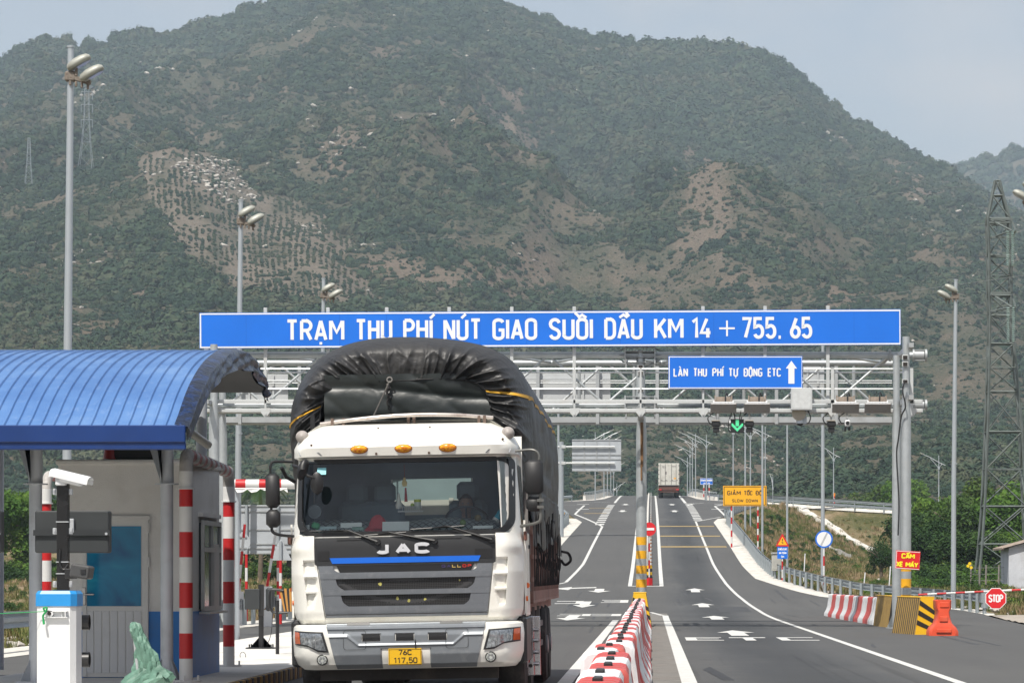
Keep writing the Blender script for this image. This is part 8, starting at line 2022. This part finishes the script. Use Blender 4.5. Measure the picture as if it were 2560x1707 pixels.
# chassis, wheels
CH2 = mat('chassis_dark', (.030,.026,.023), .8, var=.3, scale=3, dirt=(.09,.07,.05), dirt_amt=.6, dscale=2)
mb = MB(); mb.box((0,6.2,.82),(.86,11.6,.26)); mb.box((0,.35,.42),(1.9,.12,.20)); mb.box((0,.3,.60),(2.0,.4,.2)); mb.build('chassis', CH2, tk)
mb = MB()
for i in range(9):
    for z in (.385,.445): mb.rev([(.016,-.002),(.016,.002)], (-.42+i*.105,.285,z), 8, 'Y')
mb.each('crossmember_hole', BLK, tk)
for y in (1.35,3.1,8.1,9.45):
    for s in (-1,1):
        mb = MB(); cx_ = s*(1.06 if y < 4 else .94); w_ = .145 if y < 4 else .27
        mb.rev([(.30,-w_),(.46,-w_),(.505,-w_+.05),(.51,0),(.505,w_-.05),(.46,w_),(.30,w_)], (cx_,y,.51), 32, 'X'); wh_ = mb.build('wheel', TYRE, tk, smooth=40)
        mb = MB(); mb.rev([(.29,s*(w_-.10)),(.30,s*w_*.98),(.27,s*w_*.9),(.12,s*w_*.6),(.12,s*(w_+.02)),(.04,s*(w_+.03))] if s > 0 else [(.04,-(w_+.03)),(.12,-(w_+.02)),(.12,-w_*.6),(.27,-w_*.9),(.30,-w_*.98),(.29,-(w_-.10))], (cx_,y,.51), 24, 'X'); mb.build('rim', SILV, wh_, smooth=40)
# chromed perforated bracket behind the right front wheel
mb = MB()
for y, dx in ((1.9,.0),(2.0,.07)): mb.box((1.235+dx,y,.62),(.085,.02,.66),bev=.006)
for z in (.42,.55,.68,.8): mb.tube([(1.27,1.85,z),(1.33,1.85,z)], .02, 8)
bk = mb.build('perforated_bracket', CHROME, tk); mb = MB()
for z in (.40,.52,.64,.76,.87): mb.rev([(.022,-.003),(.022,.003)], (1.235,1.888,z), 12, 'Y')
mb.each('hole', BLK, bk); mb = MB(); mb.box((1.2,1.87,.50),(.05,.02,.12)); mb.build('red_tag', RED, bk)
# cargo bed
BEDP = mat('bed_planks', (.26,.15,.12), .8, var=.3, scale=2, dirt=(.30,.25,.22), dirt_amt=.7, dscale=2.5); BEDG = mat('bed_grey', (.20,.19,.18), .75, .1, var=.3, scale=3, dirt=(.10,.06,.05), dirt_amt=.7, dscale=3)
mb = MB(); y0_, y1_ = 2.35, 12.2
for s in (-1,1): mb.box((s*1.21,(y0_+y1_)/2,1.62),(.05,y1_-y0_,.80))
mb.box((0,y0_,1.85),(2.44,.06,1.3)); mb.box((0,y1_,1.7),(2.44,.06,1.1)); mb.build('cargo_side', BEDG, tk)
mb = MB()
for s in (-1,1): mb.box((s*1.225,(y0_+y1_)/2,1.16),(.08,y1_-y0_,.14)); 
mb.box((0,(y0_+y1_)/2,1.05),(2.3,y1_-y0_,.14)); mb.build('bed_floor', BEDP, tk)
mb = MB(); n = 26
for s in (-1,1):
    for i in range(n): y = y0_+.15+(y1_-y0_-.3)*i/(n-1); mb.box((s*1.25,y,1.55),(.035,.06,.85),m=0)
    for z in (1.36,1.62,1.9): mb.box((s*1.248,(y0_+y1_)/2,z),(.03,y1_-y0_,.05))
mb.build('side_stake', BEDP, tk); mb = MB()
for y in (2.6,4.8,6.5): 
    for s in (-1,1): mb.box((s*1.16,y,.72),(.05,.06,.62)); mb.box((s*1.16,y+.9,.55),(.04,1.6,.07)); mb.box((s*1.16,y+.9,.80),(.04,1.6,.07))
mb.build('side_guard', BEDG, tk)
for s in (-1,1): mb = MB(); mb.box((s*.95,4.7,.70),(.5,1.2,.5),bev=.06); mb.build('fuel_tank', BEDG, tk)
mb = MB(); rg = random.Random(3)
for s in (-1,1):
    for i in range(30):
        y = 2.45+i*.33+rg.uniform(-.06,.06); mb.tube([(s*1.30,y,2.1+rg.uniform(-.05,.2)),(s*(1.285+rg.uniform(-.01,.02)),y+rg.uniform(-.03,.03),1.62),(s*1.275,y+rg.uniform(-.04,.04),1.28)], .006, 5)
        if i % 3 == 1: z = 1.60+rg.uniform(-.08,.05); mb.tube(smoothline([(s*1.29,y,z+.1),(s*1.315,y+.02,z),(s*1.30,y+.05,z-.13),(s*1.29,y,z-.03)],3), .008, 5)
mb.build('tie_rope', mat('rope_black', (.02,.018,.018), .8), tk)
mb = MB(); mb.tube(smoothline([(1.33,11.9,1.75),(1.42,12,1.72),(1.45,12,1.62),(1.37,12,1.56),(1.31,12,1.63)],5), .02, 6); mb.build('rope_coil', MATS['rope_black'], tk, smooth=40)
# ---- tarpaulin
DT = 36.2; kT = DT/F
def TL(zx, zy): 
    px, py = 660+zx/1.729, 800+zy/1.729; z = gz(py, DT); return Vector((gx(px, DT)-TX+.0192*z, 0, z-.0192*(gx(px, DT)-TX)))
OUT = [(150,930),(125,700),(112,560),(107,480),(113,380),(130,320),(155,265),(190,210),(240,160),(310,118),(390,92),(480,76),(580,70),(680,71),(780,78),(870,90),(950,108),(1010,135),(1060,170),(1095,210),(1120,255),(1140,310),(1152,370),(1158,440),(1163,540),(1160,700),(1150,930)]
INN = [(262,640),(258,560),(255,480),(255,420),(262,375),(290,340),(340,305),(400,288),(480,276),(560,270),(640,268),(720,263),(800,262),(870,268),(930,285),(965,315),(982,360),(990,410),(992,480),(990,560),(985,640)]
def resample(P, n):
    P = smoothline([TL(*p) for p in P], 6); d = [0]
    for a, b_ in zip(P, P[1:]): d.append(d[-1]+(b_-a).length)
    out = []; j = 0
    for i in range(n):
        t_ = d[-1]*i/(n-1)
        while j < len(d)-2 and d[j+1] < t_: j += 1
        f_ = (t_-d[j])/max(1e-9, d[j+1]-d[j]); out.append(P[j]+(P[j+1]-P[j])*f_)
    return out
NA = 460; OP, IP = resample(OUT, NA), resample(INN, NA)
cen = Vector((0,0,2.9)); rgt = np.random.default_rng(6)
def folds(a, s):
    """radial gathers, strong by the drawn edge, dying out on the crown; a in 0..1 round the arch, s 0 inner..1 outer"""
    side = min(1, abs(a-.5)*3.2)
    w = a+.012*math.sin(a*31+s*2.2)
    f1 = (1-abs(math.sin(w*PI*34+1.3*math.sin(a*17))))**1.6; f2 = (1-abs(math.sin(w*PI*15+.9*math.sin(a*9+1)+s*.5)))**2.2; f3 = (1-abs(math.sin(w*PI*74+2*math.sin(a*23))))
    n_ = float(vnoise(a*40, s*2.2, 5))**1.5; n2_ = float(vnoise(a*9+4, s*1.4, 8))
    amp1 = (.030+.085*side)*(1-s)**.7*(.4+1.2*n_); amp2 = (.022+.11*side)*math.exp(-((s-.42)/.38)**2)*(.2+1.5*n2_); amp3 = .020*math.exp(-s*5)
    f4 = (1-abs(math.sin(a*PI*11+s*3.1+1.7*float(vnoise(a*7, s*3, 31)))))**5; f5 = (1-abs(math.sin(a*PI*19-s*4.3+2.1*float(vnoise(a*11, s*2, 37)))))**6
    return amp1*f1+amp2*f2+amp3*f3+(.35+.8*side)*(.038*f4+.030*f5)*math.sin(PI*min(1, s*1.05))
rows = []; NSs = 34; inner_y = 2.22
for j in range(NSs+1):
    s_ = j/NSs; row = []
    for i in range(NA):
        a = i/(NA-1); p, q = IP[i], OP[i]
        e_ = math.sin(s_*PI/2)**.85; P = p+(q-p)*(s_**.9)
        out_dir = (q-p).normalized(); bulge = .07*math.sin(PI*min(1, s_*1.0))**.8
        y = inner_y-.06-bulge+.42*max(0, (s_-.55)/.45)**2.0
        f_ = (folds(a, s_)-.06)*min(1, .25+s_/.10); big = .05*(float(fbm(a*8, s_*2, 3, 21))-.5)
        row.append(Vector((P.x, y-f_+big, P.z))+out_dir*(f_*.35*(1-s_)))
    rows.append(row)
edge = [Vector((p.x, rows[-1][i].y, p.z)) for i, p in enumerate(rows[-1])]
side_rows = []
ys_ = [2.50,2.58,2.7]+[2.7+.16*i for i in range(1,60)]+[12.25,12.4]
for y in ys_:
    row = []; tt = (y-2.5)/9.9
    for i in range(NA):
        a = i/(NA-1); q = OP[i]; n_ = (Vector((q.x, 0, q.z))-Vector((0,0,2.6))); n_.y = 0; n_.normalize()
        bow = .025*abs(math.sin((y-2.5)*PI/1.65))**.6-.03; lowz = max(0, 2.9-q.z)
        d = (bow-.03)*(1 if q.z > 2.4 else .6)+.035*(float(vnoise(a*30, y*1.3, 44))-.5)*2*(.4+lowz)+.02*abs(math.sin(y*9+a*40))*min(1, lowz)
        ex = .04 if 2.5 < y < 6 else 0
        P = Vector((q.x, y, q.z))+n_*(d+min(.05, (y-2.5)*.2))
        if q.z < 2.35: P.z -= .25*max(0, float(vnoise(y*.9, 3.0+(0 if q.x > 0 else 7), 77))-.3); P.x += (.01 if q.x > 0 else -.01)
        row.append(P)
    side_rows.append(row)
TARP, t, b = new_mat('black_tarp'); N = t.nodes; L = t.links; P_ = N.new('ShaderNodeTexCoord').outputs['Object']
n1 = noise_node(N, L, P_, 1.6, 5, .6); n2 = noise_node(N, L, P_, 22, 5, .7); rr = ramp_node(N, [(.3,(.016,.016,.017)),(.55,(.026,.026,.027)),(.78,(.050,.048,.046))]); L.new(n1.outputs['Fac'], rr.inputs[0]); v = mixc(N, L, rr.outputs[0], (.075,.068,.060), mrange(N, L, n2.outputs['Fac'], .58, .8, 0, .35)); L.new(v, b.inputs['Base Color'])
L.new(mrange(N, L, n1.outputs['Fac'], .3, .7, .40, .58), b.inputs['Roughness']); b.inputs['Specular IOR Level'].default_value = .55
bp = N.new('ShaderNodeBump'); bp.inputs['Strength'].default_value = .55; bp.inputs['Distance'].default_value = .03; mp_ = N.new('ShaderNodeMapping'); mp_.inputs['Scale'].default_value = (3.2,3.2,5); L.new(P_, mp_.inputs['Vector']); n3 = noise_node(N, L, mp_.outputs[0], 1.3, 5, .55, 1.6); L.new(n3.outputs['Fac'], bp.inputs['Height']); L.new(bp.outputs[0], b.inputs['Normal'])
mb = MB(); mb.grid(rows+side_rows, flip=True); mb.q([side_rows[-1][i] for i in range(0, NA, 6)], [tuple(range(len(range(0, NA, 6))))]); tp = mb.build('tarpaulin', TARP, tk, smooth='all')
# slack inner cloth
mb = MB(); G_ = []
for j in range(41):
    z = 2.75+.95*j/40; row = []
    for i in range(91):
        x = -1.02+2.0*i/90; y = inner_y-.075+.03*math.sin(x*2.0)+.045*(1-abs(math.sin(z*9+.5*math.sin(x*2.1)+x*.25)))**2*.9+.02*(1-abs(math.sin(x*5+z*6)))**3+.03*(float(fbm(x*3, z*3, 3, 15))-.5)
        row.append(Vector((x-.02, y, z)))
    G_.append(row)
mb.grid(G_); mb.build('inner_sheet', mat('dark_green_sheet', (.015,.020,.020), .42, var=.2, scale=3, bump=.3, bscale=8, dirt=(.05,.055,.05), dirt_amt=.4), tk, smooth='all')
# drawstring, straps, rope
STR = mat('strap_yellow', (.55,.30,.02), .6, var=.15, scale=8)
mb = MB(); mb.tube([r+Vector((0,-.01,0)) for r in rows[0][60:NA-60:3]], .010, 6); mb.build('drawstring', RUB, tk, smooth=40)
def strap(i0, lo=0, w=3):
    m_ = MB(); A = []; seq = rows[lo:]+side_rows[:]
    for r in seq: a, b_ = r[i0], r[i0+w]; d_ = (a-Vector((0, a.y+1.0, 2.8))).normalized()*.010+Vector((0,-.012,0)); A.append([a+d_, b_+d_])
    m_.grid(A, flip=True); m_.grid(A); m_.build('strap', STR, tk, smooth='all')
def idx_at(zx, zy): p = TL(zx, zy); return min(range(NA), key=lambda i: (OP[i]-p).length)
strap(idx_at(1147,325), 0, 3); strap(idx_at(108,468), 0, 2)
a = TL(556,272); b_ = TL(486,450); mb = MB(); mb.tube([Vector((a.x, inner_y-.12, a.z)), Vector((b_.x, 1.6, b_.z-.05)), Vector((b_.x-.04, 1.3, b_.z-.15))], .009, 8); mb.build('tie_rod', mat('weathered_rope', (.07,.065,.06), .8), tk, smooth=40)
mb = MB(); mb.tube([Vector((a.x+.028*math.cos(q), inner_y-.14, a.z+.028*math.sin(q)+.01)) for q in [2*PI*i/12 for i in range(12)]], .010, 6, closed=True); mb.box((a.x-.02, inner_y-.14, a.z-.06), (.03,.03,.06), bev=.008); mb.build('ring_hook', BEDG, tk, smooth=40)
mb = MB(); mb.tube([Vector((a.x-.02+.02*math.sin(i*2), inner_y-.13, a.z-.05-.035*i)) for i in range(9)], [.02,.022,.018,.016,.018,.014,.012,.008,.004], 6); mb.build('rope_tail', MATS['rope_black'], tk, smooth=40)
mb = MB(); mb.box((-1.16, 2.0, 2.95), (.05,.05,.6)); mb.build('exhaust_guard', RUB, tk)
mb = MB(); mb.box((1.28, 10.9, 2.72),(.34,.10,.32),bev=.01); mb.build('rear_flap', RUB, tk) if False else None
# ------------------------------------------------------------------ trees, palm, grass of the verges
LEAF1 = leaf_mat('leaf_bright', [(.1,(.030,.075,.012)),(.4,(.060,.140,.022)),(.65,(.110,.200,.030)),(.85,(.17,.21,.045))], .15, 1.6, .25)
LEAF2 = leaf_mat('leaf_dark', [(.1,(.014,.036,.012)),(.4,(.028,.066,.018)),(.65,(.055,.105,.025)),(.88,(.10,.145,.03))], .15, 1.4, .2)
BARK = mat('bark', (.12,.095,.07), .9, var=.3, scale=4, bump=.8, bscale=15)
def crown_mesh(seed, lobes, n, leaf, spread=1.0):
    r = random.Random(seed); mb = MB(); L_ = []
    for k in range(lobes):
        a = r.uniform(0, 6.28); d = r.uniform(.1, .75)*spread; z = r.uniform(-.5, .62); L_.append((Vector((d*math.cos(a), d*math.sin(a), z)), r.uniform(.26, .48)))
    for i in range(n):
        c, R0 = L_[r.randrange(lobes)]; d = Vector((r.gauss(0,1), r.gauss(0,1), r.gauss(.1,1))).normalized(); p = c+d*R0*r.uniform(.55, 1.08)**.6
        nn = (d*.5+Vector((r.uniform(-1,1), r.uniform(-1,1), r.uniform(-.3,1.2)))).normalized(); u = nn.orthogonal().normalized(); v = nn.cross(u); a = r.uniform(0, 6.28); u, v = u*math.cos(a)+v*math.sin(a), v*math.cos(a)-u*math.sin(a); l = leaf*r.uniform(.6,1.4)
        mb.q([p-u*l, p-v*l*.38+nn*l*.08, p+u*l, p+v*l*.38+nn*l*.08], [(0,1,2,3)])
    me = bpy.data.meshes.new('crown'); me.from_pydata(mb.v, [], mb.f); me.update(); return me
def trunk_obj(seed, parent):
    r = random.Random(seed); mb = MB(); mb.tube([(0,0,-.05),(.03,.0,.3),(.0,.03,.62)], [.07,.05,.035], 8)
    for k in range(6):
        a = k*1.05+r.uniform(-.3,.3); z0 = r.uniform(.22,.55); l = r.uniform(.25,.5); mb.tube([(0,0,z0),(l*.5*math.cos(a),l*.5*math.sin(a),z0+.18),(l*math.cos(a),l*math.sin(a),z0+.28)], [.028,.018,.008], 5)
    return mb.build('trunk', BARK, parent, smooth=40)
tree_protos = []
for i, (sd, lb, n, lf, m) in enumerate(((1,13,5200,.062,LEAF1),(2,15,5600,.055,LEAF2),(3,11,4600,.060,LEAF2),(4,14,5200,.066,LEAF1))):
    me = crown_mesh(sd, lb, n, lf); me.materials.append(m); tree_protos.append((me, sd))
tcount = 0; tk_tr = {}
def tree(px, D, top_py, width_m, kind, label, group, base=None):
    global tcount
    X = gx(px, D); z0 = terrain(X, D) if base is None else base; Hh = gz(top_py, D)-z0; me, sd = tree_protos[kind]
    t = thing('broadleaf_tree', label, 'tree', (X, D, z0), tcount*1.7, group); tcount += 1
    if kind in tk_tr: c = tk_tr[kind].copy(); C.objects.link(c); c.parent = t
    else: c = tk_tr[kind] = trunk_obj(sd, t)
    c.scale = (Hh*.8, Hh*.8, Hh*.95)
    k = bpy.data.objects.new('crown', me); C.objects.link(k); k.parent = t; k.location = (0, 0, Hh*.54); k.scale = (width_m*.52, width_m*.52, Hh*.47); return t
rt_ = random.Random(12)
WHERE_L = ['tree at the far left edge beyond the guardrail','tree just left of the pale booth column','tree beyond the guardrail left of the booth','tree hidden mostly behind the toll booth']
px = -150; i = 0
while px < 1330:
    D = 200+rt_.uniform(-8, 12); top = 1208+rt_.uniform(-18, 22) if px < 300 else 1262+rt_.uniform(-16, 20)
    kind = [0,3,0,1][i % 4] if px < 350 else [1,2,3,1][i % 4]
    where = 'at the far left, beyond the guardrail' if px < 60 else 'showing left of the toll booth' if px < 200 else 'behind the toll booth' if px < 580 else 'in the gap between booth and truck' if px < 740 else 'hidden behind the cargo truck'
    if px < 740: tree(px, D, top, rt_.uniform(5.0, 6.6), kind, ('bright green' if kind in (0,3) else 'dark green')+' leafy tree '+where, 'leafy trees beyond the left guardrail')
    px += rt_.uniform(95, 125); i += 1
for (px, D, top, w, k, lab) in ((2205,188,1345,2.2,1,'round dark bush like tree just left of the gantry post bases'),
    (2300,205,1262,5.0,1,'dark leafy tree between the gantry posts and the floodlight pole'),(2345,212,1238,5.4,3,'bright topped leafy tree behind the floodlight pole'),(2395,200,1215,5.6,1,'tall dark leafy tree right of the floodlight pole'),
    (2440,208,1192,5.6,2,'tall leafy tree left behind the lattice pylon'),(2480,200,1235,5.0,3,'yellow green leafy tree inside the outline of the pylon'),(2530,206,1225,5.6,1,'dark leafy tree behind the pylon right side'),
    (2580,200,1200,6,3,'leafy tree cut off by the right edge above the hut'),(2290,222,1250,4.4,2,'leafy tree farther back left of the floodlight pole'),(2330,190,1300,4.2,2,'low dense dark tree in front of the right trees'),(2420,188,1310,4.6,1,'low dark leafy tree near the foot of the pylon'),(2510,190,1320,4.4,0,'low bright green tree behind the hut roof'),
    (2185,365,1212,7.0,2,'rounded tree beyond the ramp guardrail left of the gantry posts'),(2255,362,1196,7.5,3,'pale green tree beyond the ramp guardrail behind the gantry posts')):
    tree(px, D, top, w, k, lab, 'leafy trees beyond the right guardrail')
# palm
D = 185; X = gx(650, D); z0 = terrain(X, D); zt5 = gz(1215, D)-z0; r = thing('palm_tree', 'palm tree with drooping fronds above the height bar between booth and truck', 'palm tree', (X, D, z0))
mb = MB(); mb.tube([(0,0,0),(.1,0,zt5*.5),(0,0,zt5)], [.16,.12,.10], 10); mb.build('trunk', BARK, r, smooth=40); mb = MB(); rp = random.Random(9)
for k in range(16):
    a = k*2.4; up = rp.uniform(.2,1.0); Lf = rp.uniform(1.5,2.1); sp_ = [Vector((math.cos(a)*Lf*t*(.9), math.sin(a)*Lf*t*.9, zt5+Lf*(up*t-1.0*t*t))) for t in [q/14 for q in range(15)]]
    for q in range(14):
        p = sp_[q]; d = (sp_[q+1]-sp_[q]).normalized(); sd_ = d.cross(Vector((0,0,1))).normalized(); l = .50*math.sin(PI*(q+1.5)/17)
        for s in (-1,1):
            for h_ in (0,.5):
                pp = p+(sp_[q+1]-p)*h_; e_ = pp+sd_*s*l+d*l*.5-Vector((0,0,l*.45)); mb.q([pp, pp+d*.05, e_], [(0,1,2)])
    mb.tube(sp_[::3]+[sp_[-1]], .015, 4, cap=False)
mb.build('crown', LEAF2, r)
# grass tufts and weeds
GR1 = leaf_mat('grass_blade', [(.12,(.050,.085,.018)),(.40,(.085,.125,.030)),(.56,(.18,.155,.06)),(.70,(.33,.24,.14)),(.88,(.46,.33,.23))], .10, .9)
gcol = bpy.data.collections.new('grass_shapes')
for i in range(4):
    r = random.Random(30+i); mb = MB()
    for k in range(34):
        a = r.uniform(0,6.28); b0 = Vector((r.uniform(-.28,.28), r.uniform(-.28,.28), -.04)); l = r.uniform(.35,1.0); w = .020; tip_ = b0+Vector((math.cos(a)*l*.35, math.sin(a)*l*.35, l)); sd_ = Vector((math.sin(a+r.uniform(-1,1)), -math.cos(a), 0))*w
        mid = (b0+tip_)/2+Vector((0,0,.08)); mb.q([b0-sd_, b0+sd_, mid+sd_*.8, mid-sd_*.8, tip_], [(0,1,2,3),(3,2,4)])
    me = bpy.data.meshes.new('grass_shape'); me.from_pydata(mb.v, [], mb.f); me.update(); me.materials.append(GR1); gcol.objects.link(bpy.data.objects.new('grass_shape', me))
def verge(n, side, seed, ymin=100, ymax=330):
    R = np.random.default_rng(seed); out = []
    for _ in range(n):
        Y = ymin+(ymax-ymin)*R.random()**1.15; px = R.uniform(1720, 2620) if side > 0 else R.uniform(-60, 1480); X = gx(px, Y)
        e = interp(Y, XR if side > 0 else XL); clear = 1.35 if Y > 112 else (6.5 if side > 0 else 1.3)
        if (X < e+clear if side > 0 else X > e-clear): continue
        if 327 < Y < 344 and abs(X) > 7: continue
        out.append((X, Y))
    return out
gp_ = verge(44000, 1, 1)+verge(15000, -1, 2, 60, 330)
gpz = [(x, y, terrain(x, y)) for x, y in gp_]; R = np.random.default_rng(8); n = len(gpz)
gs_ = .72*np.clip(.22+.55*R.random(n)**2, 0, 1)*np.where(np.array(gp_)[:,0] < 0, .75, 1)*np.clip(.45+1.2*fbm(np.array(gp_)[:,0]/7, np.array(gp_)[:,1]/10, 3, 5), .4, 1.4)
rot = np.zeros((n,3)); rot[:,2] = R.uniform(0, 6.28, n)
scatter('verge_grass', np.array(gpz), np.stack([gs_*1.3, gs_*1.3, gs_], 1), rot, gcol)
bcol = bpy.data.collections.new('bush_shapes')
for i in range(4):
    me = crown_mesh(60+i, 9, 1500, .085); me.materials.append(LEAF1 if i == 0 else LEAF2); bcol.objects.link(bpy.data.objects.new('bush_shape', me))
low = [p for p in verge(2300, 1, 21, 125, 326)+verge(900, -1, 22, 70, 300)]; nz_ = fbm(np.array(low)[:,0]/10, np.array(low)[:,1]/14, 3, 17)
low = [(x, y, terrain(x, y)) for (x, y), q in zip(low, nz_) if q > .50]; n = len(low); ss = R.uniform(.14, .5, n); rot = np.zeros((n,3)); rot[:,2] = R.uniform(0,6.28,n)
scatter('verge_weeds', np.array(low), np.stack([ss*1.3, ss*1.3, ss*1.1], 1), rot, bcol)
# dense undergrowth at the feet of the trees
ug = []
Ru = np.random.default_rng(33)
for _ in range(1500):
    Y = Ru.uniform(150, 215); px = Ru.uniform(2262, 2640); ug.append((gx(px, Y), Y))
for _ in range(900):
    Y = Ru.uniform(186, 215); px = Ru.uniform(-100, 800); ug.append((gx(px, Y), Y))
ug = [(x, y, terrain(x, y)) for x, y in ug if not (x > 0 and x < interp(y, XR)+3)]; n = len(ug); ss = Ru.uniform(.3, 1.15, n)*np.array([.55 if p[1] < 172 else 1 for p in ug]); rot = np.zeros((n,3)); rot[:,2] = Ru.uniform(0,6.28,n)
scatter('undergrowth', np.array(ug), np.stack([ss*1.2, ss*1.2, ss], 1), rot, bcol)
# stones and rubble
st_ = [p for p in verge(900, 1, 41, 92, 230)]; st_ = [(x, y, terrain(x, y)+.02) for x, y in st_ if float(fbm(x/6, y/9, 2, 7)) > .50]
for _ in range(160): y = Ru.uniform(118, 150); x = interp(y, XR)+Ru.uniform(1.2, 5); st_.append((x, y, terrain(x, y)+.02))
for _ in range(50): y = Ru.uniform(55, 70); st_.append((-12.6-Ru.uniform(0, 1.5), y, 0))
n = len(st_); ss = Ru.uniform(.05, .26, n); rot = np.zeros((n,3)); rot[:,2] = Ru.uniform(0,6.28,n); scatter('rubble', np.array(st_), np.stack([ss*1.3, ss, ss*.8], 1), rot, rock_c)
# wooden fence stakes near the hut, plastic posts, a sunflower
FW = mat('grey_wood', (.22,.20,.18), .9, var=.25, scale=5)
D = 152; k = D/F; r = thing('stake_fence', 'weathered grey stake fence with wires between the floodlight pole and the hut', 'fence', (gx(2438,D), D, terrain(gx(2438,D), D)))
for px in (2426, 2448, 2464, 2496, 2512): mb = MB(); X = gx(px,D)-r.location.x; mb.tube([(X,0,-.1),(X+.03,0,1.35)], .045, 6); mb.build('stake', FW, r)
mb = MB()
for z in (.3,.6,.9,1.2): mb.tube([(gx(2424,D)-r.location.x,0,z),(gx(2514,D)-r.location.x,0,z+.02)], .008, 4)
mb.build('wire', WIRE, r)
for lab, px, py0, py1, D in (('thin white marker stake leaning on the dry slope left of the round sign',2008,1383,1425,170),('short white marker stake behind the right guardrail',2158,1430,1455,158),('white marker stake right of the round sign near the rubble',2221,1415,1470,150)):
    A = gx(px,D); z0 = terrain(A,D); r = thing('marker_stake', lab, 'stake', (A,D,z0), 0, 'thin marker stakes on the right slope'); mb = MB(); mb.tube([(0,0,-.05),(.10,0,gz(py0,D)-z0)], .03, 6); mb.build('stake', WHITE, r)
D = 150; X = gx(2424,D); z0 = terrain(X,D); r = thing('sunflower', 'yellow flowering plant standing before the pylon foot', 'flower', (X,D,z0)); mb = MB(); mb.tube([(0,0,0),(0,0,gz(1412,D)-z0)], .02, 5); mb.build('stem', LEAF1, r); 
for dx, py in ((.0,1408),(-.08,1414),(.07,1418)): mb = MB(); mb.rev([(.075,-.01),(.02,.02)], (dx,-.05,gz(py,D)-z0), 10, 'Y'); mb.build('flower_head', mat('petal_yellow', (.8,.55,.01), .6), r)
mb = MB(); rp = random.Random(4)
for i in range(60): p = Vector((rp.uniform(-.3,.3), rp.uniform(-.3,.3), rp.uniform(.3, gz(1425,D)-z0))); u = Vector((rp.uniform(-1,1), rp.uniform(-1,1), rp.uniform(-.5,.5)))*.12; mb.q([p-u, p+Vector((u.y,-u.x,.03))*.6, p+u, p-Vector((u.y,-u.x,.03))*.6], [(0,1,2,3)])
mb.build('leaves', LEAF1, r)
# ------------------------------------------------------------------ haze
hz = MB(); hz.box((0, 1880, 330), (2600, 4000, 668))
hz.v = [(x, y, z) for x, y, z in hz.v]
ho = hz.build('haze', MATS.setdefault('haze', bpy.data.materials.new('haze_air'))); ho['kind'] = 'stuff'
hm = MATS['haze']; hm.use_nodes = True; hm.node_tree.nodes.clear()
vo = hm.node_tree.nodes.new('ShaderNodeOutputMaterial'); pv = hm.node_tree.nodes.new('ShaderNodeVolumePrincipled')
pv.inputs['Color'].default_value = (.70,.85,1,1); pv.inputs['Density'].default_value = HAZE_DENS = .00014; pv.inputs['Anisotropy'].default_value = .0
hm.node_tree.links.new(pv.outputs[0], vo.inputs['Volume'])
